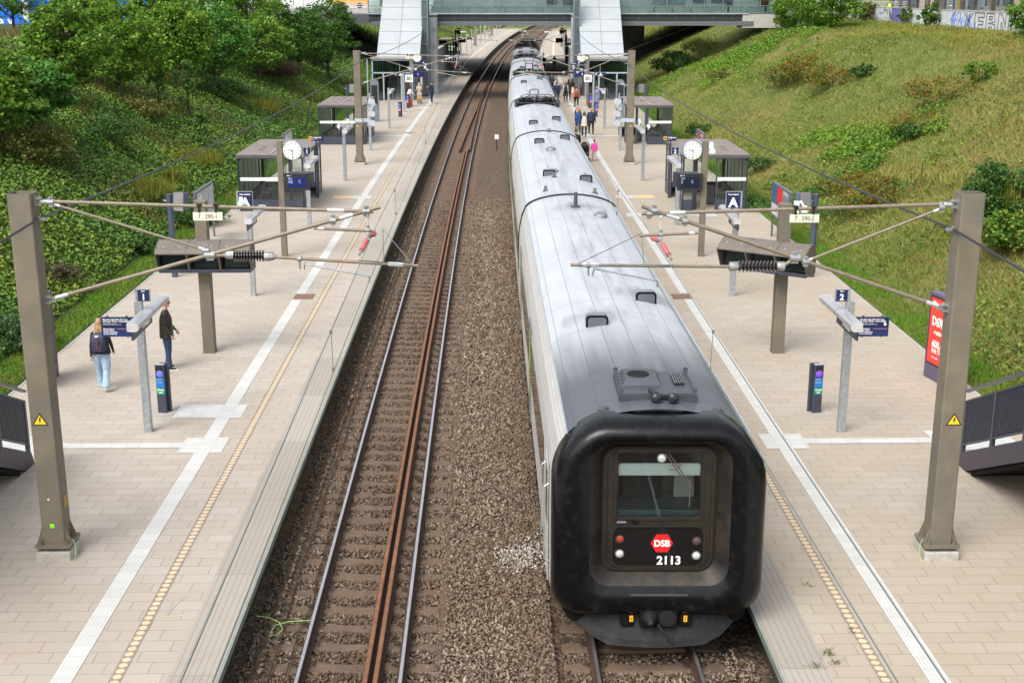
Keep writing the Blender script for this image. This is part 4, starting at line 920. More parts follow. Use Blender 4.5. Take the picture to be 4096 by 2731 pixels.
for s, nm in ((-1, 'left'), (1, 'right')):
    shelter(s, 'first glass shelter on the %s platform with a grey brown flat roof, behind the clock' % nm, 54.2, 5.6, s > 0)
    shelter(s, 'second glass shelter on the %s platform, next to the second mast' % nm, 78.9, 6.2, False if s < 0 else None)
    shelter(s, 'far glass shelter beyond the footbridge on the %s platform' % nm, 192, 6.2, False)
    bench(s, 'slatted bench inside the first shelter of the %s platform' % nm, s*10.2, 57.2); bench(s, 'slatted bench inside the second shelter of the %s platform' % nm, s*10.2, 82.0)
    bin_('grey litter bin inside the first shelter of the %s platform' % nm, s*9.6, 56.2); bin_('grey litter bin inside the second shelter of the %s platform' % nm, s*9.6 if s < 0 else 9.1, 81.0)
    # hooped grey totem behind the second shelter
    r = T('totem', 'rounded grey information totem standing beyond the second shelter on the %s platform' % nm, 'totem', s*8.9, 93.5)
    obj('case', MB().prism(rrect(0, 1.5, .3, 0, 3.0, .28, 5, rb=.02), -.12, .12), M('totem_grey', (.16, .18, .23), .5), r); obj('display', MB().bx(-.22, .22, -.126, -.122, 1.2, 2.6), DARKP, r)
# ================================================================ TRAIN
TC = 2.34
def roofmat():
    m, nt, b = newmat('train_roof_paint'); uv, u, v = uvnode(nt); pos = nn(nt, "ShaderNodeNewGeometry").outputs['Position']
    base = ramp(nt, noise(nt, pos, .8, 5, .6), [(.3, (.40, .42, .45)), (.7, (.46, .485, .52))])
    # seams: long ones every 0.42 m, cross ones every 2.1 m
    su = mth(nt, 'ABSOLUTE', mth(nt, 'SUBTRACT', mth(nt, 'FRACT', mth(nt, 'DIVIDE', u, .42)), .5)); ku = mth(nt, 'GREATER_THAN', su, .484)
    sv = mth(nt, 'ABSOLUTE', mth(nt, 'SUBTRACT', mth(nt, 'FRACT', mth(nt, 'DIVIDE', v, 1.05)), .5)); kv = mth(nt, 'GREATER_THAN', sv, .487)
    side = mth(nt, 'LESS_THAN', mth(nt, 'ABSOLUTE', u), 1.3)
    f = noise(nt, pos, .55, 5, .65)
    gate = nn(nt, "ShaderNodeMapRange"); nt.links.new(f, gate.inputs[0]); gate.inputs[1].default_value = .4; gate.inputs[2].default_value = .62
    seam = mth(nt, 'MULTIPLY', mth(nt, 'ADD', ku, mth(nt, 'MULTIPLY', kv, gate.outputs[0]), clamp=True), side)
    c = mixc(nt, mth(nt, 'MULTIPLY', seam, .7), base, (.12, .135, .16))
    # soot: smeared band along the crown, blurred patches, heavy on the first metres
    mp = nn(nt, "ShaderNodeMapping"); mp.inputs['Scale'].default_value = (3.6, .3, 1); nt.links.new(uv, mp.inputs[0])
    g = noise(nt, mp.outputs[0], 1.0, 5, .55)
    cen = mth(nt, 'SUBTRACT', 1, mth(nt, 'DIVIDE', mth(nt, 'ABSOLUTE', u), 1.25), clamp=True)
    mr = nn(nt, "ShaderNodeMapRange"); nt.links.new(g, mr.inputs[0]); mr.inputs[1].default_value = .42; mr.inputs[2].default_value = .64
    soot = mth(nt, 'ADD', mth(nt, 'MULTIPLY', mr.outputs[0], cen), mth(nt, 'MULTIPLY', cen, .18), clamp=True)
    fr = mth(nt, 'SUBTRACT', 1, mth(nt, 'DIVIDE', mth(nt, 'ADD', v, mth(nt, 'MULTIPLY', mth(nt, 'SUBTRACT', g, .5), 2.2)), 5.6), clamp=True)
    sides = mth(nt, 'SUBTRACT', 1.2, mth(nt, 'DIVIDE', mth(nt, 'ABSOLUTE', u), 2.2), clamp=True)
    fr = mth(nt, 'MULTIPLY', mth(nt, 'POWER', fr, .9), 1.7, clamp=True)
    # far cars (past 58 m) are dirtier all over
    far = mth(nt, 'MULTIPLY', mth(nt, 'DIVIDE', mth(nt, 'SUBTRACT', v, 45), 60, clamp=True), .25)
    tot = mth(nt, 'MAXIMUM', mth(nt, 'MAXIMUM', mth(nt, 'MULTIPLY', soot, .38), fr), far)
    # soft soot halo around each of the two first vents
    for (x, y, rad) in ((-.46, 5.6, .75), (.65, 7.5, .8), (.1, 18.2, 1.0)):
        d = mth(nt, 'SQRT', mth(nt, 'ADD', mth(nt, 'POWER', mth(nt, 'SUBTRACT', u, x), 2), mth(nt, 'POWER', mth(nt, 'SUBTRACT', v, y+.5), 2)))
        h = mth(nt, 'SUBTRACT', 1, mth(nt, 'DIVIDE', mth(nt, 'ADD', d, mth(nt, 'MULTIPLY', mth(nt, 'SUBTRACT', g, .5), 1.6)), rad), clamp=True)
        tot = mth(nt, 'MAXIMUM', tot, mth(nt, 'MULTIPLY', h, .8))
    c = mixc(nt, mth(nt, 'MULTIPLY', tot, .92), c, (.05, .057, .07))
    sp = noise(nt, pos, 35, 2, .5); c = mixc(nt, mth(nt, 'MULTIPLY', mth(nt, 'GREATER_THAN', sp, .79), .7), c, (.75, .78, .82))
    nt.links.new(c, b.inputs['Base Color']); b.inputs['Roughness'].default_value = .42; b.inputs['Specular IOR Level'].default_value = .45
    bn = nn(nt, "ShaderNodeBump"); bn.inputs['Distance'].default_value = .01; bn.inputs['Strength'].default_value = .5
    nt.links.new(mth(nt, 'SUBTRACT', 1, seam), bn.inputs['Height']); nt.links.new(bn.outputs[0], b.inputs['Normal']); return m
def sidemat():
    m, nt, b = newmat('ribbed_train_side'); pos = nn(nt, "ShaderNodeNewGeometry").outputs['Position']; s = nn(nt, "ShaderNodeSeparateXYZ"); nt.links.new(pos, s.inputs[0])
    c = ramp(nt, noise(nt, pos, 1.5, 4), [(.3, (.62, .62, .6)), (.7, (.72, .72, .71))])
    w = mth(nt, 'FRACT', mth(nt, 'DIVIDE', s.outputs[2], .095)); k = mth(nt, 'LESS_THAN', w, .16)
    nt.links.new(mixc(nt, mth(nt, 'MULTIPLY', k, .6), c, (.3, .3, .3)), b.inputs['Base Color']); b.inputs['Roughness'].default_value = .35; b.inputs['Metallic'].default_value = .25
    bn = nn(nt, "ShaderNodeBump"); bn.inputs['Distance'].default_value = .012; nt.links.new(mth(nt, 'SUBTRACT', 1, k), bn.inputs['Height']); nt.links.new(bn.outputs[0], b.inputs['Normal']); return m
ROOF = roofmat(); SIDE = sidemat()
RUB = M('black_rubber', (.0035, .004, .005), .25, 0, .15, 3, c2=(.02, .019, .02), amt=.55, s2=7, th=.58, bump=.3, bs=7, spec=.3)
RUBD = M('dusty_rubber', (.009, .007, .006), .6, 0, .3, 4, c2=(.04, .027, .016), amt=.8, s2=3, th=.5)
FRB = M('dusty_door_frame', (.022, .016, .011), .5, .1, .25, 5, c2=(.009, .008, .007), amt=.7, s2=6)
DGL = M('dark_side_glass', (.012, .014, .014), .06, 0, .1, coat=.5)
UND = M('underframe_black', (.008, .0075, .0075), .8, 0, .2, spec=.12); ROOFK = M('roof_equipment_grey', (.075, .08, .09), .5, .2, .2, 5)
ROOFG = M('roof_hatch_grey', (.2, .215, .24), .45, .2, .15, 5)
N0 = Vector(P(TC, 17.0, 0))
train = T('electric_train', 'long grey roofed electric train with a black rubber framed front at the right platform', 'train', loc=N0)
prof_r = [(1.33, 2.86), (1.24, 2.95), (1.1, 3.03), (.9, 3.105), (.65, 3.165), (.35, 3.21), (0, 3.23)]
roofp = prof_r+[(-x, z) for x, z in prof_r[-2::-1]]
arc = [0.]
for a, b in zip(roofp[:-1], roofp[1:]): arc.append(arc[-1]+math.hypot(b[0]-a[0], b[1]-a[1]))
half = arc[-1]/2
CARS = [(17.55, 37.75), (38.05, 55.9), (56.2, 75.0), (75.3, 94.9), (95.6, 115), (115.3, 134.6), (134.9, 154.6), (154.9, 175.5)]
ON = ('leading', 'second', 'third', 'fourth', 'fifth', 'sixth', 'seventh', 'last')
for ci, (y0, y1) in enumerate(CARS):
    ya = y0-.0; n = 6; ys = np.linspace(ya, y1, n+1)
    V, F, U = [], [], []
    m_ = len(roofp)
    for y in ys:
        for (x, z), a in zip(roofp, arc):
            V.append(Vector(P(TC+x, y, z))-N0); U.append((half-a, y-17.1))
    for k in range(n):
        for i in range(m_-1): F.append((k*m_+i, (k+1)*m_+i, (k+1)*m_+i+1, k*m_+i+1))
    body = MB()
    rt = [(1.5, -.12), (1.545, .1), (1.55, 1.0), (1.545, 1.95), (1.52, 2.25), (1.45, 2.58), (1.33, 2.86), (1.2, 2.955), (.9, 3.08), (.5, 3.16), (0, 3.19)]
    sp = rt+[(-x, z) for x, z in rt[-2::-1]]
    body.loft([[P(TC+x*(.985 if ci == 0 and k < 1 else 1), y, max(z, .3) if ci == 0 and k < 1 else z) for x, z in sp] for k, y in enumerate([17.6, 18.6]+list(ys[1:]) if ci == 0 else ys)], cap=(ci > 0))
    bo = obj('carriage_body', body, SIDE, train, origin=N0); bo['label'] = '%s carriage body with ribbed pale sides' % ON[ci]
    ro = npmesh('carriage_roof', np.array([tuple(v) for v in V]), np.array(F), ROOF, bo, smooth=True, uv=np.array(U))
    # end walls of the roof
    for y in (ys[1:2] if ci == 0 else ys[0:1]):
        obj('roof_end', MB().loft([[P(TC+x, y+dy, z-.005) for x, z in roofp] for dy in (-.004, .004)]), ROOFK, bo, origin=N0)
    for sx in (-1, 1):   # gutters, window band, sill rails
        mb = MB(); mb.tube([P(TC+sx*1.335, y, 2.865) for y in ys], .016, 6); obj('gutter', mb, M('roof_gutter_grey', (.4, .43, .47), .4, .3), bo, origin=N0)
        x = sx*1.551; e = sx*.006
        segs = []
        ln = y1-y0; seg = [(y0+2.6 if ci == 0 else y0+1.2, y0+ln*.42), (y0+ln*.5, y0+ln*.82)]
        for a, b in seg:
            mb = MB(); mb.loft([[P(TC+x-e, y, z) for z in (.98, 1.86)]+[P(TC+x+e, y, z) for z in (1.86, .98)] for y in np.linspace(a, b, 4)]); obj('window_band', mb, DGL, bo, origin=N0)
        for yc in (y0+ln*.46, y0+ln*.87):
            mb = MB(); mb.loft([[P(TC+x-e, y, z) for z in (.05, 2.1)]+[P(TC+x+e*1.2, y, z) for z in (2.1, .05)] for y in (yc-.65, yc+.65)]); d_ = obj('door', mb, M('door_grey', (.2, .21, .22), .3, .2), bo, origin=N0)
            for q in (-.32, .32): mb = MB(); mb.loft([[P(TC+x, y, z) for z in (.9, 1.9)]+[P(TC+x+e*2.2, y, z) for z in (1.9, .9)] for y in (yc+q-.2, yc+q+.2)]); obj('door_window', mb, DGL, d_, origin=N0)
            for q in (-.05, .05): mb = MB().tube([P(TC+x+e*2, yc+q, .5), P(TC+x+e*2, yc+q, 1.95)], .007, 5); obj('door_edge_strip', mb, M('lime_strip', (.3, .4, .06), .5), d_, origin=N0)
    if ci < 7:   # rubber gangway between two cars
        g0, g1 = y1, CARS[ci+1][0]
        ring = [(1.5, .0), (1.57, 1.0), (1.57, 1.95), (1.54, 2.27), (1.475, 2.6)]+[(a*1.02, b+.03) for a, b in roofp]+[(-1.475, 2.6), (-1.54, 2.27), (-1.57, 1.95), (-1.57, 1.0), (-1.5, .0)]
        w = .07
        mb = MB(); mb.loft([[P(TC+x, y, z) for x, z in ring] for y in ((g0+g1)/2-w, (g0+g1)/2+w)], cap=True)
        obj('gangway_rubber', mb, RUB, train, origin=N0)
        mb = MB(); mb.loft([[P(TC+x*.985, y, z-.03) for x, z in ring] for y in (g0-.01, g1+.01)], cap=True); obj('gangway_cover', mb, ROOFG if ci != 3 else RUB, train, origin=N0)
    for y in (y0+3.2, y0+5.2, y1-3.5, y1-5.5):
        mb = MB()
        for sx in (-.7535, .7535): mb.lathe([(.42, -.06), (.42, .06)], P(TC-.12+sx, y, -.55+.42-.0), 16, 'x')
        obj('wheelset', mb, UND, bo, origin=N0)
    obj('underframe', MB().loft([[P(TC+x, y, z) for x, z in ((-1.2, -.4), (1.2, -.4), (1.35, -.1), (-1.35, -.1))] for y in (y0+.8, (y0+y1)/2, y1-.6)]), UND, bo, origin=N0)
# roof vents: (t offset from centre, Y)
def rz_(x): 
    x = abs(x)
    for (a, za), (b, zb) in zip(prof_r[:-1], prof_r[1:]):
        if b <= x <= a: return zb+(za-zb)*(x-b)/(a-b)
    return 3.23
proto = None
for (t_, y) in ((-.48, 22.5), (.66, 24.5), (.7, 41.2), (-.46, 42.2), (.66, 53.3), (-.46, 51.6), (-.49, 59.3), (.67, 61.5), (.67, 91), (-.5, 87), (-.49, 103.6), (.65, 106.3)):
    if proto is None:
        mb = MB().prism(rrect(0, .13, .2, -.06, .19, .07, 4, rb=.02), -.02, .24)
        proto = obj('roof_vent', mb, ROOFG, train, smooth=True); proto.location = Vector(P(TC+t_, y, rz_(t_)))-N0
        rim = obj('vent_rim', MB().loft([[(x, -.03, z) for x, z in rrect(0, .13, .207, -.06, .197, .075, 4, rb=.02)], [(x, .0, z) for x, z in rrect(0, .13, .207, -.06, .197, .075, 4, rb=.02)]]), RUB, proto, smooth=True)
        fc = obj('vent_face', MB().prism(rrect(0, .13, .165, -.02, .155, .05, 4, rb=.02), -.06, -.03), M('vent_face_grey', (.1, .115, .14), .5), proto)
    else:
        c = proto.copy(); COL.objects.link(c); c.location = Vector(P(TC+t_, y, rz_(t_)))-N0
        for ch in proto.children: k = ch.copy(); COL.objects.link(k); k.parent = c
    
def ronl(name, mb, mat, t_, y, smooth=False):
    o = obj(name, mb, mat, train, smooth=smooth); o.location = Vector(P(TC+t_, y, rz_(t_)))-N0; return o
ronl('roof_stack', MB().lathe([(.1, 0), (.1, .02), (.055, .03), (.05, .42), (0, .42)], n=14).box((0, 0, .01), (.24, .24, .04)), ROOFK, -.0, 35.6, True)
for t_, y in ((.6, 34.4), (-.1, 49.1), (-.3, 42.9)): ronl('roof_cap', MB().ell((0, 0, .02), (.2, .26, .11), 14, 8), ROOFG, t_, y, True)
for t_, y in ((-.7, 39.1), (.8, 38.8), (.72, 41.9), (-.3, 41.7), (.1, 55.6)): ronl('antenna_fin', MB().prism([(-.07, 0), (.09, 0), (.05, .07), (0, .16), (-.04, .07)], -.05, .05, 'x').box((0, 0, .01), (.16, .2, .03)), ROOFK, t_, y)
# front roof hatch with fan, grille, horns
hz = 3.22
HG = M('hatch_sooty_grey', (.055, .06, .072), .45, .1, .15, 5)
hatch = ronl('roof_hatch', MB().box((0.05, .62, .0), (1.16, 1.24, .12)).box((.05, .62, .06), (1.06, 1.1, .03)), HG, 0, 18.0)
for x in (-.5, .6):
    for y in (.08, 1.16): obj('lifting_eye', MB().lathe([(.02, -.01), (.04, -.01), (.04, .01), (.02, .01)], (x, y, .12), 10, 'y'), ROOFK, hatch)
mb = MB()
for k in range(6): mb.box((-.5, .2+k*.17, .1), (.03, .05, .02)).box((.6, .2+k*.17, .1), (.03, .05, .02))
mb.box((.05, .06, .07), (1.1, .05, .03)); obj('hatch_bolts', mb, ROOFK, hatch)
fb = obj('fan_box', MB().loft([[(x, y, .09) for x, y in ((-.46, .42), (.16, .42), (.16, 1.14), (-.46, 1.14))], [(x, y, .24) for x, y in ((-.4, .52), (.1, .52), (.1, 1.1), (-.4, 1.1))]]), HG, hatch)
fb.scale = (1, 1, .62)
mb = MB()
for q in (.04, .07, .1, .13, .16): mb.lathe([(q, .243), (q, .256), (q+.012, .256), (q+.012, .243)], (-.18, .82, 0), 20)
obj('fan_guard', mb, BLK, fb); obj('fan_hub', MB().lathe([(0, .243), (.175, .243), (.175, .247), (0, .247)], (-.18, .82, 0), 24), UND, fb)
mb = MB().box((.42, .72, .1), (.17, .5, .012)); g = obj('grille', mb, BLK, hatch)
mb = MB()
for k in range(5): mb.box((.35+k*.035, .72, .112), (.008, .5, .012))
obj('grille_bars', mb, ROOFG, g)
mb = MB().box((.11, -.02, .06), (.34, .05, .05)).tube([(-.05, .12, .12), (0, -.1, .1)], .05, 10)
for x in (0, .25): mb.tube([(x, .02, .06), (x, -.1, .07), (x, -.16, .07)], [.03, .05, .085], 14).ell((x, -.17, .07), (.085, .05, .085), 14, 8)
obj('horn', mb, M('horn_black', (.02, .022, .026), .35), hatch, smooth=True)
for t_ in (-.78, .9): ronl('roof_lamp', MB().lathe([(.1, 0), (.1, .02), (.07, .03), (.065, .05), (0, .06)], n=16), ROOFK, t_, 17.8, True)
# pantographs
def panto(y, raised, up=4.66):
    r = obj('pantograph', MB().bx(-1.05, 1.05, -1.1, -1.02, .0, .1).bx(-1.05, 1.05, 1.02, 1.1, .0, .1).bx(-.62, -.55, -1.1, 1.1, .05, .12).bx(.55, .62, -1.1, 1.1, .05, .12), ROOFK, train)
    r.location = Vector(P(TC, y, 3.18))-N0
    hz = up-3.18 if raised else .42
    kn = (-1.35, hz*.52) if raised else (-1.1, .25)
    mb = MB()
    for e in (-1, 1): mb.tube([(e*.3, .8, .15), (e*.25, kn[0] if not raised else -.7, kn[1])], .035, 6).tube([(e*.25, kn[0] if not raised else -.7, kn[1]), (e*.45, .55, hz-.06)], .026, 6)
    mb.tube([(-.3, -.5 if raised else -1., kn[1]), (.3, -.5 if raised else -1., kn[1])], .03, 6)
    obj('arm', mb, M('panto_black', (.025, .026, .03), .45, .2), r)
    mb = MB()
    for dy in (-.18, .18): mb.tube([(-.95, .5+dy, hz-.28), (-.82, .5+dy, hz-.05), (-.62, .5+dy, hz), (.62, .5+dy, hz), (.82, .5+dy, hz-.05), (.95, .5+dy, hz-.28)], .02, 6)
    mb.box((0, .5, hz-.03), (.08, .45, .04)); obj('collector_head', mb, M('panto_grey', (.12, .12, .13), .4, .3), r)
    for x in (-.75, 0, .75):
        mb = MB(); prof = []
        for k in range(6): prof += [(.07, k*.05+.0), (.14, k*.05+.02), (.07, k*.05+.04)]
        mb.lathe(prof, (x, -.6, .08), 12); obj('insulator', mb, PORC, r, smooth=True)
    mb = MB().box((-.55, .2, .14), (.5, .9, .2)).box((.55, -.1, .14), (.5, .8, .22)).tube([(-.9, .6, .2), (.1, -.7, .32), (.3, -.75, .3)], .045, 7).box((0, 1.35, .0), (.36, .4, .12))
    obj('switchgear', mb, UND, r, bevel=.02)
    for x in (-.85, -.45, .45, .85): mb = MB().box((x, .15, .12), (.28, 1.5, .2)).box((x, -.75, .1), (.3, .4, .26)); obj('equipment_box', mb, UND, r, bevel=.02)
    obj('equipment_tray', MB().bx(-1.12, 1.12, -1.15, 1.2, -.06, .06), UND, r)
    mb = MB()
    for k in range(7): mb.tube([(-.9+k*.3, -.95, .1), (-.8+k*.3, -.3, .34), (-.9+k*.28, .9, .28)], .022, 5)
    obj('cable_loops', mb, BLK, r)
    mb = MB().prism([(-1.25, -.1), (-1.0, -.35), (-1.0, .28), (-1.25, .2)], -.9, -.86).prism([(1.25, -.1), (1.0, -.35), (1.0, .28), (1.25, .2)], -.9, -.86); obj('side_fairing', mb, ROOFK, r)
panto(71.2, False); panto(98.0, True, 4.62); panto(122.5, False)
for y in (127.8, 130.6, 133.5, 140.9, 145.5, 149.6, 160, 165):
    for t_ in (-.58, .58): ronl('roof_box', MB().box((0, 0, .06), (.42, .5, .14)), ROOFK, t_, y)
ronl('lift_bracket', MB().tube([(-.25, 0, 0), (-.25, -.1, .3), (-.15, -.12, .36), (.15, -.12, .36), (.25, -.1, .3), (.25, 0, 0)], .05, 8), ROOFG, -.05, 75.9)
# -------- cab front
def ring(y, cx, hw, zb, zt, r, rb=None, crown=0.):
    pts = rrect(cx, 0, hw, zb, zt, r, 8, rb=rb)
    return [(Vector(P(TC, y, 0))+Vector((x, 0, z+crown*(1-(x/hw)**2)*(1 if z > (zb+zt)/2 else 0)))) for x, z in pts]
def rings(L): return [ring(*l) for l in L]
SL = .05  # the hood leans back towards the top
def lean(rs): 
    return [[(p.x, p.y+SL*(p.z-1.2)*.5, p.z) for p in r_] for r_ in rs]
hood = MB().loft(lean(rings([(17.62, 0, 1.557, .03, 2.98, .75, .4, .255), (17.36, 0, 1.56, .08, 2.985, .75, .45, .26), (17.17, 0, 1.54, .15, 2.975, .72, .5, .25), (17.05, 0, 1.48, .24, 2.96, .66, .52, .21), (16.99, 0, 1.38, .35, 2.93, .58, .48, .17), (16.97, 0, 1.25, .47, 2.91, .48, .42, .12), (16.99, 0, 1.12, .56, 2.89, .4, .36, .07), (17.05, 0, 1.02, .67, 2.87, .34, .3, .04)])), cap=False)
hd = obj('cab_hood', hood, RUB, train, smooth='all', origin=N0); hd['label'] = 'bulging black rubber surround of the cab front'
hood2 = MB().loft(lean(rings([(17.05, 0, 1.021, .67, 2.87, .34, .3, .04), (17.12, 0, .94, .74, 2.84, .3, .27, .02), (17.22, 0, .88, .79, 2.8, .28, .24, 0), (17.28, 0, .82, .83, 2.76, .24, .24, 0)])), cap=False)
obj('cab_recess', hood2, RUBD, hd, smooth='all', origin=N0)
obj('grab_bar', MB().tube([Vector(P(TC+x, 16.96, .56)) for x in (-.42, .42)], .028, 8), M('bumper_worn', (.04, .04, .045), .3, .2), hd, origin=N0, smooth=True)
# door plate, all in the leaning plane y = 16.74 + ...
def fp(x, z, d=0.): q = P(TC, 17.25, 0); return (q[0]+x, q[1]+SL*(z-1.2)*.5-d, z)
def plate(name, pts, d0, d1, mat, par, **k): return obj(name, MB().loft([[fp(x, z, d0) for x, z in pts], [fp(x, z, d1) for x, z in pts]]), mat, par, origin=N0, **k)
door = obj('cab_door', MB().loft([[fp(x, z, .0) for x, z in rrect(0, 0, .83, .82, 2.745, .22, 6)], [fp(x, z, .0) for x, z in rrect(0, 0, .6, 1.66, 2.5, .06, 6)]], cap=False).loft([[fp(x, z, .0) for x, z in rrect(0, 0, .6, 1.66, 2.5, .06, 6)], [fp(x, z, -.06) for x, z in rrect(0, 0, .6, 1.66, 2.5, .06, 6)]], cap=False), FRB, train, origin=N0)
def frame_ring(name, hw, zb, zt, r, w, d, mat, par):
    a, b = rrect(0, 0, hw, zb, zt, r, 6), rrect(0, 0, hw-w, zb+w, zt-w, max(.02, r-w), 6)
    return obj(name, MB().loft([[fp(x, z, 0) for x, z in a], [fp(x, z, d) for x, z in a], [fp(x, z, d) for x, z in b], [fp(x, z, 0) for x, z in b]], cap=False), mat, par, origin=N0)
frame_ring('outer_frame', .80, .84, 2.73, .2, .035, .03, FRB, door); frame_ring('window_frame', .655, 1.62, 2.70, .08, .04, .02, FRB, door); frame_ring('lower_frame', .70, .87, 1.55, .16, .035, .03, FRB, door)
plate('lamp_panel', rrect(0, 0, .665, .9, 1.5, .12, 6), .0, .015, M('gloss_black', (.006, .006, .007), .12, 0, .1, coat=.3), door)
plate('top_panel', rrect(0, 0, .6, 2.5, 2.66, .05, 4), .0, .012, M('gloss_black', (.006, .006, .007)), door)
plate('door_latch', rrect(-.54, 0, .07, 1.575, 1.605, .01, 2), .005, .02, ROOFG, door); plate('door_latch', rrect(-.34, 0, .05, 1.56, 1.61, .01, 2), .005, .02, UND, door)
win = plate('windscreen', rrect(0, 0, .598, 1.662, 2.498, .06, 6), -.02, -.015, glassmat('windscreen_glass', (.92, .95, .94), .0), door)
cab_ = MB()  # cab interior seen through the glass
def ibox(mb, x0, x1, d0, d1, z0, z1): q = P(TC, 17.3, 0); return mb.bx(q[0]+x0, q[0]+x1, q[1]+d0, q[1]+d1, z0, z1)
obj('sun_blind', ibox(MB(), -.6, .6, .05, .09, 2.28, 2.52), M('pale_green_blind', (.85, .9, .87), .6, 0, .03), train, origin=N0)
obj('cab_desk', ibox(MB(), -.75, .75, .1, .8, 1.5, 1.72), M('teal_desk', (.09, .15, .15), .5), train, origin=N0)
obj('cab_back_wall', ibox(MB(), -.8, .8, .95, .99, 1.2, 2.7), M('cab_wall_grey', (.17, .19, .19), .6), train, origin=N0)
obj('cab_side_wall', ibox(MB(), .3, .6, .6, .9, 1.5, 2.4), M('cab_panel_pale', (.42, .44, .42), .6), train, origin=N0)
obj('driver_seat', ibox(MB(), -.5, .12, .55, .75, 1.6, 2.34), BLK, train, origin=N0, bevel=.05)
def lampf(name, x, z, rad, mat, rim=CASTI):
    q = fp(x, z, .015)
    g = obj(name, MB().lathe([(0, -.022), (rad*.6, -.02), (rad, -.008), (rad, .0), (0, 0)], q, 20, 'y'), mat, door, origin=N0, smooth=True)
    obj('rim', MB().lathe([(rad, -.012), (rad*1.18, -.012), (rad*1.18, .0), (rad, .0)], q, 20, 'y'), rim, g, origin=N0); return g
HL = M('headlamp_lens', (.75, .82, .8), .08, .25, .1, 40); RL = M('tail_lamp_red_lit', (.3, .03, .025), .4, 0, .5, 70, emit=.25); RO = M('tail_lamp_off', (.1, .06, .055), .4, 0, .3, 80)
g = lampf('headlight', -.56, 1.1, .056, HL); g = lampf('headlight', .57, 1.07, .056, HL); g = lampf('tail_light', -.56, 1.33, .06, RL, BLK); g = lampf('tail_light', .57, 1.3, .062, RO, BLK); g = lampf('top_headlight', .02, 2.58, .058, HL)
hexp = [(.165*math.cos(R(60*k))*1.0, .15*math.sin(R(60*k))*1.08) for k in range(6)]
lg = plate('logo', [(x+.06, z+1.26) for x, z in hexp], .016, .02, RED, door)
q = fp(.06, 1.215, .024); text('logo_text', 'DSB', .135, WHITE, lg, tuple(Vector(q)-N0), rot=(90-3.7, 0, 0), bold=.035, align='CENTER')
q = fp(.17, .93, .02); text('train_number', '2113', .18, WHITE, door, tuple(Vector(q)-N0), rot=(90-3.7, 0, 0), bold=.03, align='CENTER')
wm = MB()
for dx in (0, .05): wm.tube([fp(.07+dx, 2.66, .04), fp(.44+dx, 2.12, .05)], .009, 5)
wm.tube([fp(.44, 2.3, .045), fp(.44, 1.84, .045)], .008, 5).tube([fp(.12, 2.42, .05), fp(.24, 2.44, .05), fp(.3, 2.52, .05)], .014, 5)
obj('wiper', wm, M('wiper_dusty', (.1, .085, .065), .6), door, origin=N0)
# lower apron, plough, coupler
ap = MB()
def apr(y, hw, zb, zt): q = P(TC, y, 0); return [(q[0]+x, q[1], z) for x, z in ((-hw, zt), (-hw*1.0, zt-.1), (-hw*.82, zb), (hw*.82, zb), (hw, zt-.1), (hw, zt))]
def prow(z, hw, y0, d): q = P(TC, y0, z); return [(q[0]+x*hw, q[1]+d*(1-math.cos(x*1.4)), z) for x in np.linspace(-1, 1, 13)]
ap.loft([prow(.3, 1.44, 17.22, .3), prow(.05, 1.3, 17.12, .3), prow(-.2, .98, 17.0, .22), prow(-.3, .72, 16.97, .12), prow(-.33, .7, 17.03, .12), prow(-.05, 1.2, 17.25, .3)], cap=False, closed=False)
a_ = obj('front_plough', ap, M('plough_grey', (.02, .021, .023), .6, 0, .15, 5, c2=(.06, .052, .045), amt=.5, s2=6, spec=.2), train, origin=N0, fix=False)
q = Vector(P(TC, 17.12, 0))
cp = obj('coupler', MB().box(q+Vector((.02, .1, .16)), (.56, .45, .3)).box(q+Vector((.02, .0, .37)), (.6, .3, .04)), UND, train, origin=N0, bevel=.015)
obj('coupler_cone', MB().lathe([(.0, -.2), (.04, -.18), (.12, 0), (.12, .05)], q+Vector((-.12, -.13, .17)), 16, 'y'), M('coupler_metal', (.02, .02, .021), .5, .3), cp, origin=N0, smooth=True)
obj('coupler_socket', MB().lathe([(.09, -.14), (.13, -.14), (.13, .0), (.09, 0)], q+Vector((.15, 0, .17)), 18, 'y'), M('coupler_metal', (.04, .04, .042)), cp, origin=N0, smooth=True)
obj('coupler_hook', MB().tube([q+Vector((0, -.15, .08)), q+Vector((.08, -.2, -.02)), q+Vector((.17, -.2, -.12)), q+Vector((.22, -.22, -.17))], .022, 8), M('coupler_metal', (.04, .04, .042)), cp, origin=N0, smooth=True)
for x in (-.44, .42):
    bxk = obj('jumper_box', MB().box(q+Vector((x, .12, .2)), (.2, .35, .42)), UND, train, origin=N0, bevel=.03)
    st = obj('sticker', MB().box(q+Vector((x+(.06 if x < 0 else 0), -.062, .13)), (.055, .004, .1)), M('sticker_orange', (.85, .45, .02), .5), bxk, origin=N0); obj('sticker_bolt', MB().box(q+Vector((x+(.06 if x < 0 else 0), -.066, .13)), (.01, .004, .06), 0, 0, .3), RED, st, origin=N0)
obj('cab_lower_front', MB().loft([ring(17.3, 0, 1.35, -.05, .75, .2), ring(17.9, 0, 1.5, -.05, .75, .2)]), UND, train, origin=N0)
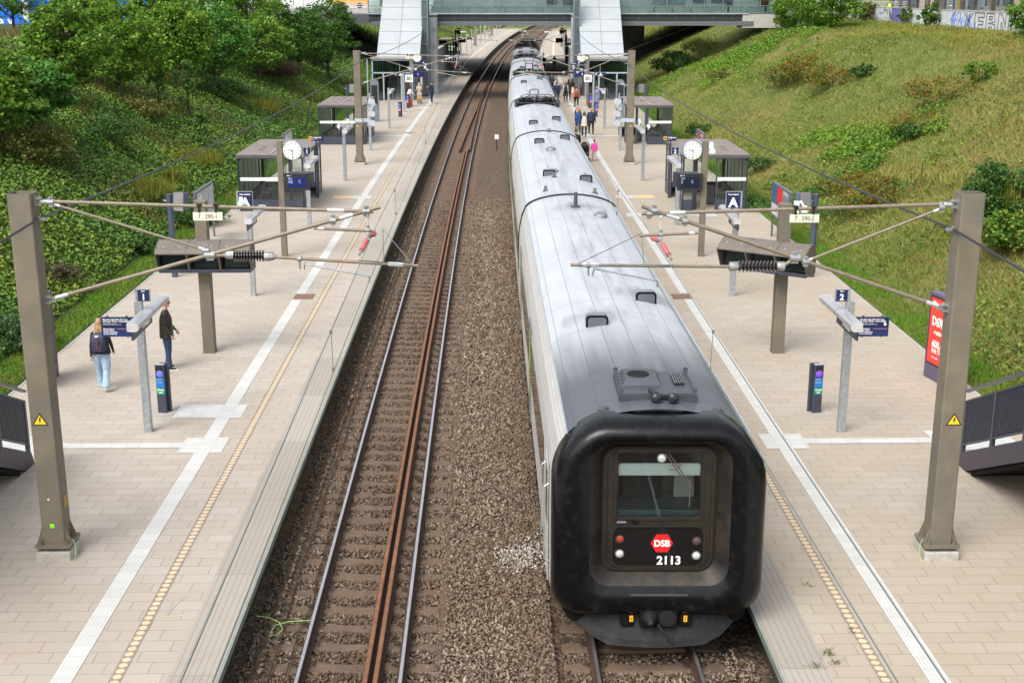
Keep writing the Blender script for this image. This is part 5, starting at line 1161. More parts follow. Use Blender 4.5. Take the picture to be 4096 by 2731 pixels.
# cab side door with handrails on the near left flank
x = -1.556
dm = MB(); dm.loft([[P(TC+x, y, z) for z in (.1, 2.05)]+[P(TC+x-.01, y, z) for z in (2.05, .1)] for y in (18.4, 19.05)]); cd = obj('cab_side_door', dm, SIDE, train, origin=N0)
mb = MB()
for y0_, z0_, y1_, z1_ in ((18.48, 1.05, 18.98, 1.9),): mb.loft([[P(TC+x-.008, y, z) for z in (z0_, z1_)]+[P(TC+x-.016, y, z) for z in (z1_, z0_)] for y in (y0_, y1_)])
obj('door_window', mb, DGL, cd, origin=N0)
for y in (18.25, 19.2): obj('handrail', MB().tube([P(TC+x, y, .5), P(TC+x-.07, y, .55), P(TC+x-.07, y, 1.75), P(TC+x, y, 1.8)], .014, 6), M('handrail_steel', (.5, .5, .5), .3, .7), cd, origin=N0)
# ================================================================ FOOTBRIDGE, STAIR TOWERS
GLB = glassmat('bridge_glass', (.92, .975, .975), .06)
STL = M('bridge_girder_grey', (.075, .078, .085), .55, .2, .15, 1.2, c2=(.17, .165, .16), amt=.5, s2=3.2, th=.6); STLT = M('bridge_fascia_grey', (.13, .14, .155), .5, .2, .08)
MUL = M('mullion_grey', (.17, .21, .24), .45, .3, .06); BY = 121.0; XL, XR = -13.3, 24.9
br = T('footbridge', 'glazed footbridge with a dark two tiered girder crossing above both tracks', 'footbridge', loc=(0, BY, 0))
obj('girder', MB().bx(XL, XR-3.2, .25, 5.2, 6.62, 7.1).bx(XL+.3, XR-3.2, 0, 5.2, 6.12, 6.52).bx(XL, XR-3.2, .4, 5, 6.4, 6.7), STL, br)
obj('lower_fascia', MB().bx(XL+.3, XR-2.6, -.12, .0, 6.1, 6.5), STLT, br)
obj('sill', MB().bx(XL, XR-3.0, -.12, .3, 7.12, 7.19), M('sill_pale', (.45, .5, .52), .4, .3), br)
mb = MB()
for x in np.arange(XL+1, XR-3.4, 1.72): mb.bx(x-.03, x+.03, .12, .26, 6.62, 7.1)
obj('stiffeners', mb, STLT, br)
mb = MB(); xs = list(np.arange(XL+.05, XR, 1.72))
for x in xs: mb.bx(x-.035, x+.035, -.04, .06, 7.19, 10.2)
mb.bx(XL, XR, -.035, .05, 7.19, 7.27).bx(XL, XR, -.03, .05, 7.84, 7.9).bx(XL, XR, -.03, .05, 10.1, 10.3); obj('mullions', mb, MUL, br)
obj('glazing', MB().bx(XL+.02, XR-.02, .0, .012, 7.27, 10.1), GLB, br); obj('rear_glazing', MB().bx(XL+.02, XR-.02, 5.0, 5.012, 7.27, 10.1), GLB, br)
IW = M('pale_green_interior', (.78, .87, .86), .6, 0, .1, .6)
obj('interior_wall', MB().bx(XL+6, XR-.3, .72, .78, 7.19, 10.1), IW, br); obj('deck_floor', MB().bx(XL, XR, .05, 5, 7.1, 7.18), CONCD, br); obj('bridge_roof', MB().bx(XL-.2, XR+.2, -.4, 5.4, 10.3, 10.6), STLT, br)  # interior wall pulled up close behind the glass so the sky brightens it
mb = MB(); rr = random.Random(5)
for x in np.arange(-7.5, 24, 1.72): mb.bx(x+.06, x+1.6, .3, .34, 7.2, 7.8)
obj('lower_panels', mb, M('frosted_green_panel', (.7, .8, .78), .5, 0, .06, 1), br)
for x, w, m_, z0, z1, nm in ((3.2, .9, M('framed_poster_dark', (.12, .13, .14), .4), 8.0, 9.2, 'framed_poster'), (4.7, 1.0, M('framed_poster_grey', (.25, .28, .28), .4), 8.0, 9.2, 'framed_poster'), (13, 1.5, M('framed_poster_teal', (.3, .45, .47), .4), 8.0, 9.2, 'framed_poster'), (14.6, 1.4, M('framed_poster_teal', (.3, .45, .47)), 8.0, 9.2, 'framed_poster'), (16.7, 1.2, M('framed_poster_blue', (.08, .15, .22), .4), 8.15, 9.2, 'framed_poster'), (18.4, 1.7, M('framed_poster_blue', (.08, .15, .22)), 8.15, 9.2, 'framed_poster'), (22.9, .8, M('vending_maroon', (.16, .04, .05), .4), 7.3, 9.0, 'vending_machine'), (19.9, .5, ANTH, 7.25, 8.6, 'ticket_machine')):
    o = T(nm, {'framed_poster': 'framed panel inside the footbridge, %s' % {3.2: 'dark one above the left part of the train', 4.7: 'grey one next to the right stair tower', 13: 'teal one right after the right stair tower', 14.6: 'second teal one right of the right stair tower', 16.7: 'narrower blue one over the slope', 18.4: 'wide blue one over the slope'}.get(x, ''), 'vending_machine': 'maroon machine inside the footbridge near its right end', 'ticket_machine': 'slim dark machine with a blue screen inside the footbridge'}[nm], 'poster' if 'poster' in nm else 'machine', loc=(x, BY+.38, 7.19))
    obj('body', MB().bx(0, w, 0, .3 if 'machine' in nm else .05, z0-7.19, z1-7.19), m_, o); obj('display' if 'machine' in nm else 'picture', MB().bx(w*.15, w*.85, -.02, -.005, (z1-7.19)*.72, (z1-7.19)*.93), BLUEP if 'machine' in nm else M('picture_tone', (.2, .3, .33), .5, 0, .4, 6), o)
mb = MB().bx(XR, XR+2.2, -.5, 3, 5.4, 11).bx(XR-3.6, XR+.2, -.05, 3, 5.9, 7.12)
tag(obj('bridge_abutment', mb, CONC), 'pale concrete pier closing the right end of the glazed footbridge', 'bridge pier').location = (0, BY, 0)
for s in (-1, 1):
    nm = 'left' if s < 0 else 'right'; t0, t1 = 7.45, 11.0
    r = T('stair_tower', '%s stair tower: glass entrance pavilion under a long sloping tube of pale metal panels' % nm, 'stair tower', (-7.05 if s < 0 else 7.05), 112.0, 0)
    d = s
    OX = .5
    def bx(mb, x0, x1, y0, y1, z0, z1): a, b = sorted((d*(x0+OX), d*(x1+OX))); return mb.bx(a, b, y0, y1, z0, z1)
    FRM = M('pavilion_frame', (.42, .49, .54), .4, .4, .06)
    mb = MB()
    for x in (.06, 1.0, 2.55, 3.5): bx(mb, x-.06, x+.06, 0, .12, 0, 3.5 if x in (.06, 3.5) else 2.3)
    bx(mb, 0, 3.56, 0, .12, 2.3, 2.42); bx(mb, 0, 3.56, 0, .12, 3.38, 3.54)
    for y in (2, 4, 6, 8.5): bx(mb, 0, .12, y-.05, y+.05, 0, 3.5); bx(mb, 3.44, 3.56, y-.05, y+.05, 0, 3.5)
    bx(mb, 0, .12, .12, 8.5, 3.38, 3.54); bx(mb, 3.44, 3.56, .12, 8.5, 3.38, 3.54)
    if s < 0: bx(mb, 3.9, 4.0, .1, .2, 0, 3.5)
    obj('pavilion_frame', mb, FRM, r)
    PG = glassmat('pavilion_glass', (.6, .74, .72), .03)
    mb = MB(); bx(mb, .1, 3.5, .05, .06, 2.42, 3.4); obj('glass_pane', mb, PG, r)
    for a, b in (((2.6, 3.45), (.12, .95))): pass
    for a, b in ((2.6, 3.45), (.12, .95)): obj('glass_pane', bx(MB(), a, b, .05, .06, 0, 2.3), PG, r)
    for x in (.05, 3.5): obj('glass_pane', bx(MB(), x, x+.01, .12, 8.5, 0, 3.4), PG, r)
    obj('pavilion_roof', bx(MB(), -.1, 3.66, -.15, 2.6, 3.54, 3.66), M('pavilion_roof_metal', (.36, .35, .33), .5, .3, .08), r)
    # tube of panels
    TP = M('tube_panel', (.50, .53, .55), .35, .45, .04, .7, c2=(.42, .44, .45), amt=.4, s2=1.2)
    z_ = lambda y: 3.66+(y-1.6)*.72
    Ls = np.arange(1.6, 13, 1.15); TOPY = 9.0
    pts = [1.6+1.42*k for k in range(9)]
    for k in range(8):
        for a, b in ((.0, 1.85), (1.89, 3.76)):
            y0_, y1_ = pts[k]+.02, pts[k+1]-.02
            q = [(d*a, y0_, z_(y0_)), (d*b, y0_, z_(y0_)), (d*b, y1_, z_(y1_)), (d*a, y1_, z_(y1_))]
            mb = MB().loft([q, [(x, y+.02, z-.04) for x, y, z in q]]); obj('roof_panel', mb, TP, r)
    JN = M('panel_joint', (.22, .23, .24), .5, .2)
    q = [(0, 1.6, z_(1.6)-.05), (d*3.76, 1.6, z_(1.6)-.05), (d*3.76, 12.9, z_(12.9)-.05), (0, 12.9, z_(12.9)-.05)]
    obj('tube_shell', MB().loft([q, [(x, y, z-.3) for x, y, z in q]]), JN, r)
    for x in (-.0, 3.76): obj('tube_side', MB().prism([(1.6, 3.54), (1.6, z_(1.6)-.06), (12.9, z_(12.9)-.06), (12.9, 6.2), (6.0, 3.54)], d*x-.02, d*x+.02, 'x'), M('tube_side_glass_grey', (.16, .2, .22), .2, .2, .1, 1), r)
    # stair and escalator inside
    mb = MB()
    for k in range(20):
        bx(mb, 1.75 if s < 0 else 1.95, 2.5 if s < 0 else 3.3, 1.2+k*.3, 1.5+k*.3, 0, .17*(k+1))
    mb2 = MB()
    for k in range(20): bx(mb2, .9 if s > 0 else 1.0, 1.75 if s > 0 else 1.7, 1.0+k*.3, 1.3+k*.3, 0, .18*(k+1))
    obj('stair_flight', mb, M('stair_dark', (.15, .16, .16), .6, 0, .1), r); obj('escalator', mb2, M('escalator_dark', (.2, .215, .215), .45, .3, .1), r)
    HR = M('handrail_steel', (.5, .5, .5), .3, .7)
    for x in (.8, 1.8, 2.6): obj('stair_handrail', MB().tube([(d*(x+OX), .4, .95), (d*(x+OX), 1.2, 1.0), (d*(x+OX), 7.2, 4.4)], .03, 6).tube([(d*(x+OX), .4, 0), (d*(x+OX), .4, .95)], .025, 6), HR, r)
    obj('back_wall', bx(MB(), .1, 3.45, 8.6, 8.8, 0, 6), ANTH, r)
    # lift tower and concrete wall behind the pavilion
    w = T('concrete_wall', 'grey concrete wall running back under the footbridge from the %s stair tower' % nm, 'wall', s*6.9, 121.3, 0)
    obj('wall_face', MB().loft([[P(0, 0, 0) and (d*a+(xm(121.3+y)-xm(121.3)), y, z) for a, z in ((0, 0), (.3, 0), (.3, 3.3), (0, 3.3))] for y in (0, 10, 20, 30)]), CONCD, w); obj('coping', MB().loft([[(d*a+(xm(121.3+y)-xm(121.3)), y, z) for a, z in ((-.05, 3.3), (.35, 3.3), (.35, 3.42), (-.05, 3.42))] for y in (0, 10, 20, 30)]), CONC, w)
    p = T('bridge_pier', 'tall rounded concrete pier carrying the footbridge beside the %s stair tower' % nm, 'bridge pier', (-6.3 if s < 0 else 6.72), 120.2, 0)
    obj('shaft', MB().prism(rrect(0, 0, .42 if s < 0 else .3, -.8, .8, .28, 6), 0, 7.1, 'z'), M('pier_concrete', (.42, .43, .44), .6, .05, .1, 1.5, c2=(.3, .3, .31), amt=.4, s2=2.5), p, smooth=True); obj('collar', MB().prism(rrect(0, 0, .44 if s < 0 else .32, -.82, .82, .3, 6), 6.9, 7.05, 'z'), STL, p, smooth=True)
    l = T('lift_shaft', 'glazed lift shaft between the %s pier and the stair tower' % nm, 'lift shaft', s*6.55, 117.0, 0)
    mb = MB()
    for x in (-.0, .5):
        for y in (0, 1.6): mb.bx(d*x-.05, d*x+.05, y-.05, y+.05, 0, 9.8)
    for z in (2.4, 4.6, 6.9, 8.4): mb.bx(min(0, d*.5), max(0, d*.5), -.05, .05, z-.06, z+.06)
    obj('shaft_frame', mb, MUL, l); obj('shaft_glass', MB().bx(min(0, d*.5)+.04, max(0, d*.5)-.04, -.01, 1.6, .1, 9.7), M('dull_glass', (.1, .13, .14), .15, .1, .2, .8), l)
    # sloping wing wall in the shade of the bridge
    ww = T('wing_wall', 'dark sloping retaining wall with a grey coping under the footbridge on the %s side' % nm, 'retaining wall', s*13.1, 149, 0)
    obj('wall_face', MB().prism([(0, -.5), (s*12, 4.0), (s*12, 6.75), (0, 2.3)], 0, 1.0), M('near_black_concrete', (.025, .024, .024), .8, 0, .2), ww); obj('coping', MB().prism([(0, 2.3), (s*12, 6.75), (s*12, 6.87), (0, 2.42)], -.1, 1.1), CONC if s > 0 else M('near_black_concrete', (.025, .024, .024)), ww)  # wall face near black all over, left coping the same colour
# ================================================================ STAIRS AT THE NEAR END
for s in (-1, 1):
    nm = 'left' if s < 0 else 'right'
    r = T('staircase', 'steel staircase with dark slatted balustrade at the %s edge of the picture' % nm, 'staircase', s*9.25, 23.75, 0, group='staircases')
    STC = M('aubergine_steel', (.065, .055, .07), .5, .15, .08); PAN = M('balustrade_panel', (.025, .03, .05), .45, .1, .1)
    sl = math.tan(R(24.3)); L = 9.
    for e, x in (('inner', 0), ('outer', 1.9)):
        xx = s*x
        obj('stringer', MB().prism([(.12, .0), (0, .26), (-L, .26+L*sl+.02), (-L, L*sl-.1), (-.35, 0)], xx-.03, xx+.03, 'x'), STC, r)
        mb = MB()
        for k in range(int(L/.085)):
            y = -.1-k*.085; mb.box((xx, y, .9-y*sl-.02), (.05, .055, .84))
        obj('balustrade_slats', mb, PAN, r)
        mb = MB()
        for k in range(6):
            y = -.08-k*1.35; mb.box((xx, y, .75-y*sl), (.07, .09, 1.15))
        mb.prism([(-.05, 1.32), (-.05, 1.36), (-L, 1.36+L*sl), (-L, 1.32+L*sl)], xx-.03, xx+.03, 'x').prism([(-.05, .42), (-.05, .46), (-L, .46+L*sl), (-L, .42+L*sl)], xx-.03, xx+.03, 'x')
        obj('balustrade_posts', mb, ANTH, r)
        obj('handrail', MB().prism([(.02, 1.5), (.02, 1.55), (-L, 1.57+L*sl), (-L, 1.5+L*sl)], xx-.05, xx+.05, 'x'), M('handrail_grey', (.13, .13, .14), .4, .3), r)
    mb = MB()
    for k in range(22): mb.box((s*.95, -.3-k*.36, .1+k*.165), (1.84, .34, .06))
    obj('treads', mb, M('tread_grey', (.2, .2, .2), .7), r)
    obj('underside', MB().prism([(-.6, .0), (-L, L*sl-.15), (-L, L*sl-.08), (-.6, .07)], min(0, s*1.88), max(0, s*1.88), 'x'), UND, r)
# ================================================================ VEGETATION
def quads(C, size, upb=0., aspect=.75, fold=True, rng=RNG):
    n = len(C); nr = rng.normal(0, 1, (n, 3)); nr[:, 2] = np.abs(nr[:, 2])+upb; nr /= np.linalg.norm(nr, axis=1)[:, None]
    a = np.cross(nr, rng.normal(0, 1, (n, 3))); a /= np.linalg.norm(a, axis=1)[:, None]; b = np.cross(nr, a)
    s = (size*rng.uniform(.6, 1.25, n))[:, None]*.5
    V = np.stack([C-a*s, C-b*s*aspect+nr*s*.15, C+a*s, C+b*s*aspect+nr*s*.15], 1).reshape(-1, 3)
    F = (np.arange(n)*4)[:, None]+np.arange(4)[None]
    return V, F
def blades(C, h, w, lean=.5, rng=RNG):
    n = len(C); a = rng.uniform(0, 6.28, n); d = np.stack([np.cos(a), np.sin(a), np.zeros(n)], 1)
    hh = (h*rng.uniform(.4, 1.3, n))[:, None]; ww = (w*rng.uniform(.6, 1.4, n))[:, None]
    tip = C+np.stack([rng.normal(0, lean, n), rng.normal(0, lean, n), np.ones(n)], 1)*hh
    V = np.stack([C-d*ww, C+d*ww, tip], 1).reshape(-1, 3); F = (np.arange(n)*3)[:, None]+np.arange(3)[None]
    return V, F
def tzn(t, Y): return tzv(t, Y)
def vnoise(x, y, s, seed=0):
    r_ = np.random.default_rng(seed); g = r_.uniform(0, 1, (64, 64)); x, y = x/s, y/s
    xi, yi = np.floor(x).astype(int), np.floor(y).astype(int); fx, fy = x-xi, y-yi; fx, fy = fx*fx*(3-2*fx), fy*fy*(3-2*fy)
    G = lambda i, j: g[i % 64, j % 64]
    return (G(xi, yi)*(1-fx)+G(xi+1, yi)*fx)*(1-fy)+(G(xi, yi+1)*(1-fx)+G(xi+1, yi+1)*fx)*fy
def scatter(n, t0, t1, Y0, Y1, s, keep=None, near=1.5):
    u = RNG.uniform(0, 1, n); Y = Y0*(Y1/Y0)**u if near > 1 else Y0+(Y1-Y0)*u
    t = RNG.uniform(t0, t1, n)*s
    if keep is not None: k = keep(t, Y); t, Y = t[k], Y[k]
    return np.stack([xm(Y)+t, Y, tzn(t, Y)], 1), t, Y
NB = lambda t, Y: ~((Y > 149) & (Y < 181))
MG = leafmat('mixed_meadow_blades', [(.12, .19, .02), (.19, .23, .03), (.10, .18, .02), (.36, .30, .11), (.09, .16, .015), (.19, .22, .03), (.28, .25, .07), (.14, .21, .02)], lowf=(.32, .27, .09), ls=.07, trans=.2)
MG2 = leafmat('green_meadow_blades', [(.1, .19, .022), (.16, .26, .035), (.19, .28, .045), (.11, .2, .025), (.24, .3, .06)], lowf=(.2, .27, .045), ls=.1)
SHG = leafmat('short_lawn_blades', [(.10, .22, .015), (.14, .28, .025), (.17, .3, .04), (.09, .2, .012)], lowf=(.18, .22, .04), ls=.5)
IVY = leafmat('ivy_leaves', [(.035, .11, .022), (.07, .18, .03), (.045, .13, .035), (.11, .24, .035), (.055, .15, .04), (.025, .08, .018), (.17, .28, .04)], lowf=(.18, .24, .035), ls=.16, rough=.4, trans=.12)
BRG = leafmat('bright_leaves', [(.12, .24, .02), (.18, .3, .03), (.09, .2, .02), (.22, .32, .05), (.07, .16, .02)], trans=.2)
def stuff(name, VF, mat, label, cat='grass'): return tag(npmesh(name, VF[0], VF[1], mat), label, cat, kind='stuff')
C, t, Y = scatter(400000, 12.4, 35, 26, 190, 1, NB)
stuff('meadow_grass', blades(C, .19, .017, .8), MG, 'tall dry and green mixed grass covering the right slope')
C, t, Y = scatter(60000, 12.4, 35, 26, 190, 1, lambda t, Y: NB(t, Y) & (vnoise(t, Y, 4, 3) > .55)); C[:, 2] += RNG.uniform(.02, .28, len(C))
stuff('meadow_herbs', quads(C, .13, .6), MG2, 'low leafy herbs in patches among the grass of the right slope', 'ground cover')
C, t, Y = scatter(70000, 12.4, 35, 26, 140, 1, lambda t, Y: NB(t, Y) & (vnoise(t, Y*.7, 2.6, 33) > .68)); C[:, 2] += RNG.uniform(.05, .45, len(C))
stuff('dark_herbs', quads(C, .11, .4), leafmat('dark_herb', [(.05, .1, .02), (.08, .15, .03), (.12, .17, .035), (.16, .17, .05), (.06, .12, .03)]), 'low dark green weeds in small clumps on the right slope', 'ground cover')
C, t, Y = scatter(26000, 12.4, 33, 26, 150, 1, lambda t, Y: NB(t, Y) & (vnoise(t, Y, 5, 9) > .72)); C[:, 2] += RNG.uniform(.1, .5, len(C))
stuff('reddish_herbs', quads(C, .09, .3), leafmat('reddish_herb', [(.2, .09, .03), (.28, .12, .03), (.13, .1, .03), (.12, .14, .03), (.35, .13, .02)]), 'scattered rust and orange tinted weeds on the right slope', 'ground cover')
for s in (-1, 1):
    C, t, Y = scatter(60000, 11.4, 12.75, 24, 118, s); C[:, 2] += 0
    stuff('lawn_strip', blades(C, .09, .014, .6), SHG, 'narrow strip of short green grass along the back edge of the %s platform' % ('left' if s < 0 else 'right'))
C, t, Y = scatter(360000, 12.5, 27, 22, 190, -1, NB); C[:, 2] += RNG.uniform(.0, .32, len(C))*(.5+vnoise(t, Y, 2.2, 5)*1.4)
stuff('ivy_cover', quads(C, .13, .7), IVY, 'dense dark green ivy covering the left slope', 'ground cover')
C, t, Y = scatter(90000, 12.6, 34, 24, 149, -1, lambda t, Y: NB(t, Y) & (vnoise(t, Y, 5, 21)+.35*(np.abs(t) > 20) > .72))
stuff('slope_grass', blades(C, .5, .025, .5), leafmat('brownish_grass_blades', [(.1, .1, .025), (.2, .17, .06), (.07, .09, .02), (.14, .14, .03), (.27, .2, .09)]), 'yellow brown wild grass in patches on the left slope')
# bright creeping patch and brighter upper corner on the right slope
def patch_leaves(name, x, y, rt, ry, n, size, mat, label, h=.25):
    t0, Y0, z0 = hit(x, y)
    a = RNG.uniform(0, 6.28, n); r_ = np.sqrt(RNG.uniform(0, 1, n)); r_ = r_**1.5*1.25; t = t0+rt*r_*np.cos(a)*(1+.25*np.sin(3*a)); Y = Y0+ry*r_*np.sin(a)*(1+.2*np.cos(4*a)); k_ = vnoise(t, Y, 1.6, 77) > .32+.2*r_; t, Y = t[k_], Y[k_]; n = len(t)
    C = np.stack([xm(Y)+t, Y, tzn(t, Y)+RNG.uniform(.05, h, n)], 1); stuff(name, quads(C, size, .8), mat, label, 'ground cover')
patch_leaves('creeping_plants', 3450, 600, 3.0, 6.5, 17000, .13, BRG, 'bright yellow green creeping leaves in the middle of the right slope', .35)
patch_leaves('creeping_plants', 3300, 760, 3.0, 3.5, 11000, .12, leafmat('mid_green_leaves', [(.04, .11, .02), (.07, .16, .03), (.05, .13, .04), (.1, .2, .04)]), 'mid green low leaves below the bright patch of the right slope', .35)
patch_leaves('creeping_plants', 2950, 230, 6, 14, 26000, .16, BRG, 'bright green creepers near the footbridge on the right slope', .4)
BARK = M('tree_bark', (.08, .06, .045), .9, 0, .25, 8, bump=.4)
OAK = leafmat('oak_leaves', [(.085, .19, .02), (.135, .28, .033), (.21, .37, .048), (.10, .22, .028), (.30, .44, .08), (.055, .12, .018)], rough=.45, trans=.35)
OAKD = leafmat('dark_leaves', [(.05, .12, .022), (.08, .18, .03), (.12, .24, .04), (.05, .12, .03)], rough=.5, trans=.3)
OAKY = leafmat('yellowish_oak_leaves', [(.11, .21, .02), (.17, .31, .033), (.26, .41, .05), (.13, .25, .028), (.06, .14, .018)], rough=.45, trans=.35)
OAKB = leafmat('bluish_leaves', [(.07, .19, .03), (.11, .28, .05), (.18, .38, .075), (.08, .21, .035), (.05, .13, .02)], rough=.5, trans=.3)
POP = leafmat('poplar_leaves', [(.09, .2, .04), (.13, .26, .06), (.17, .3, .08), (.07, .16, .03)], rough=.4, trans=.3)
def crown(H, rad, nclu, per, size, seed, low=.22, flat=.55):
    r_ = np.random.default_rng(seed); cl = []
    while len(cl) < nclu:
        p = r_.uniform(-1, 1, 3)
        if np.linalg.norm(p) > 1: continue
        q = np.linalg.norm(p)
        if q < .5 and r_.random() < .75: continue
        zz = low*H+(p[2]+1)/2*(1-low)*H; w = rad*(1.0-.45*abs((zz/H)-.45)*1.2)
        cl.append((p[0]*w, p[1]*w, zz))
    C = []
    for c in cl:
        k = per; s_ = rad*.19*r_.uniform(.5, 1.5)
        d = r_.normal(0, 1, (k, 3)); d /= np.linalg.norm(d, axis=1)[:, None]; d *= (r_.uniform(.2, 1, k)**.5)[:, None]*s_
        d[:, 2] *= flat; C.append(d+np.array(c))
    C = np.concatenate(C); V, F = quads(C, size, .5, rng=r_); return V, F, cl
PROT = {}
def tree(name, label, t, Y, H, rad, kind=0, mat=None, rot=0., z=None, group=None, nclu=165, per=62, size=.2, low=.2, cat='tree'):
    key = (kind, nclu, per, size)
    mat = mat or OAK
    r = T(name, label, cat, t, Y, (tz(t, Y) if z is None else z)-.1, rot=rot, group=group)
    V, F, cl = PROT.get(key) or (None,)*3
    if V is None:
        V, F, cl = crown(1., .5, nclu, per, size/6., 40+kind, low); PROT[key] = (V, F, cl)
    S = np.array([rad*2, rad*2, H])
    # keep leaf size, scale the cloud
    c0 = V.reshape(-1, 4, 3).mean(1, keepdims=True); VV = (c0*S+(V.reshape(-1, 4, 3)-c0)*6.).reshape(-1, 3)
    npmesh('crown', VV, F, mat, r)
    mb = MB(); mb.tube([(0, 0, -.2), (.03, .02, H*.3), (-.04, .05, H*.6), (0, 0, H*.88)], [.035*H**.9*.5+.03, .03*H**.9*.5+.02, .02*H**.5, .01], 7)
    for c in cl[::6]:
        p = (c[0]*2*rad, c[1]*2*rad, c[2]*H); b = max(.15, min(.75, c[2]-.22)); mb.tube([(0, 0, b*H), (p[0]*.5, p[1]*.5, (b*H+p[2])*.5+.05), p], [.03, .02, .008], 5)
    obj('trunk', mb, BARK, r, smooth=True); return r
TG = 'leafy trees on top of the left slope'
TR = [ # px of the trunk foot, height, radius, kind, label
 (-60, 600, 3.9, 2.4, 0, 'leafy oak cut by the left image edge, lowest crown of the row'),
 (75, 530, 3.1, 2.4, 1, 'leafy oak whose dark leaning trunk stands at the far left of the slope'),
 (480, 400, 5.4, 2.8, 2, 'broad oak with a visible trunk above the dry brown grass of the left slope'),
 (280, 420, 5.0, 2.1, 3, 'tall oak in front of the blue hoarding, between its letters and its white arrow'),
 (720, 360, 5.4, 2.4, 0, 'oak behind the two slim poplars of the left slope'),
 (860, 350, 5.4, 2.9, 2, 'oak standing before the road bridge rails, middle of the tree row'),
 (1040, 330, 5.0, 2.9, 1, 'oak with bright outer leaves above the purple brown scrub'),
 (1200, 290, 5.3, 3.0, 3, 'oak near the left stair tower with drooping lower boughs'),
 (1000, 250, 6.4, 3.4, 0, 'taller oak of the back row, behind the purple brown scrub')]
for i, (x, y, H, rad, k, lab) in enumerate(TR):
    t, Y, z = hit(x, y); tree('oak_tree', lab, t, Y, H, rad, k, (OAK, OAKB, OAKY, OAK, OAKY, OAKB, OAK, OAKD, OAKY)[i], rot=i*57, group=TG)
BR = [(-25, 80, 4.4, 2.3, 1, 'oak of the back row left of the white arrow on the blue hoarding'), (-23, 90, 5.0, 2.6, 2, 'oak of the back row right under the white arrow'), (-24, 99, 6.0, 3.2, 3, 'oak of the back row in front of the dark road bridge opening'), (-20.5, 109, 7.2, 3.6, 1, 'dark oak close to the left end of the footbridge'), (-15.6, 117, 7.6, 3.2, 0, 'lower dark oak beside the left end of the footbridge'), (-34, 92, 5.8, 3.2, 2, 'farther oak between the hoarding and the road bridge'), (-33, 104, 4.6, 2.8, 3, 'small oak standing far back beside the blue hoarding')]
for i, (t, Y, H, rad, k, lab) in enumerate(BR): tree('oak_tree', lab, t, Y, H, rad, k, OAKD if i in (3, 4) else OAK, rot=i*81+20, group=TG)
for i, (x, y, H, rad, lab) in enumerate(((640, 455, 3.1, .55, 'slim young poplar with pale leaves and bare stem, left one of two'), (755, 470, 3.4, .8, 'slim young poplar with shiny pale green leaves, right one of two'), (800, 590, 2.0, .7, 'low poplar sapling between ivy and yellow flowers'))):
    t, Y, z = hit(x, y); tree('poplar_sapling', lab, t, Y, H, rad, 7, POP, nclu=26, per=36, size=.17, low=.2)
# shrubs
ROSE = leafmat('rosehip_shrub', [(.1, .17, .02), (.15, .21, .03), (.16, .17, .04), (.09, .14, .03), (.50, .16, .02), (.08, .13, .02), (.2, .17, .04), (.13, .17, .03), (.35, .13, .03), (.1, .15, .03)])
GOLD = leafmat('goldenrod', [(.09, .15, .02), (.2, .21, .03), (.13, .19, .03), (.4, .34, .04), (.08, .14, .02), (.17, .2, .03), (.25, .24, .03)])
DGR = leafmat('dark_shrub', [(.035, .085, .02), (.06, .13, .03), (.09, .17, .035), (.04, .1, .025)], trans=.2)
BRN = leafmat('brown_scrub', [(.09, .06, .045), (.13, .085, .06), (.06, .06, .03), (.17, .12, .08), (.05, .07, .025)])
OLV = leafmat('olive_shrub', [(.08, .12, .025), (.13, .16, .04), (.07, .1, .025), (.17, .18, .05), (.22, .18, .05)])
MAP_ = leafmat('maple_leaves', [(.05, .13, .02), (.1, .2, .03), (.3, .33, .05), (.04, .1, .02), (.07, .16, .02)])
def shrub(name, label, x, y, H, rad, mat, n=40, per=60, size=.12, seed=1, pos=None, blade=False, flat=.8, cat='shrub', group=None):
    t, Y, z = pos or hit(x, y); r = T(name, label, cat, t, Y, tz(t, Y)-.08, group=group)
    V, F, cl = crown(H, rad, n, per, size, seed, low=.1, flat=flat)
    if blade:
        r_ = np.random.default_rng(seed); m = n*per; a = r_.uniform(0, 6.28, m); q = np.sqrt(r_.uniform(0, 1, m))*rad; C = np.stack([q*np.cos(a), q*np.sin(a), r_.uniform(0, H*.55, m)*(1.1-q/rad*.6)], 1)
        V, F = blades(C, H*.55, .03, .22, rng=r_)
    if blade and mat is GOLD:
        V2, F2, cl = crown(H*.8, rad, n, int(per*.5), size, seed, low=.05, flat=.7); npmesh('foliage', V2, F2, OLV, r)
        C = C[:len(C)//3]; C[:, 2] += H*.1; V, F = blades(C, H*.6, .014, .12, rng=r_); npmesh('flowers', V, F, mat, r)
    else: npmesh('foliage', V, F, mat, r)
    mb = MB(); rr = random.Random(seed)
    for k in range(6): a = rr.uniform(0, 6.28); mb.tube([(0, 0, -.05), (rad*.3*math.cos(a), rad*.3*math.sin(a), H*.4), (rad*.6*math.cos(a), rad*.6*math.sin(a), H*.75)], [.03, .02, .008], 5)
    obj('stems', mb, BARK, r); return r
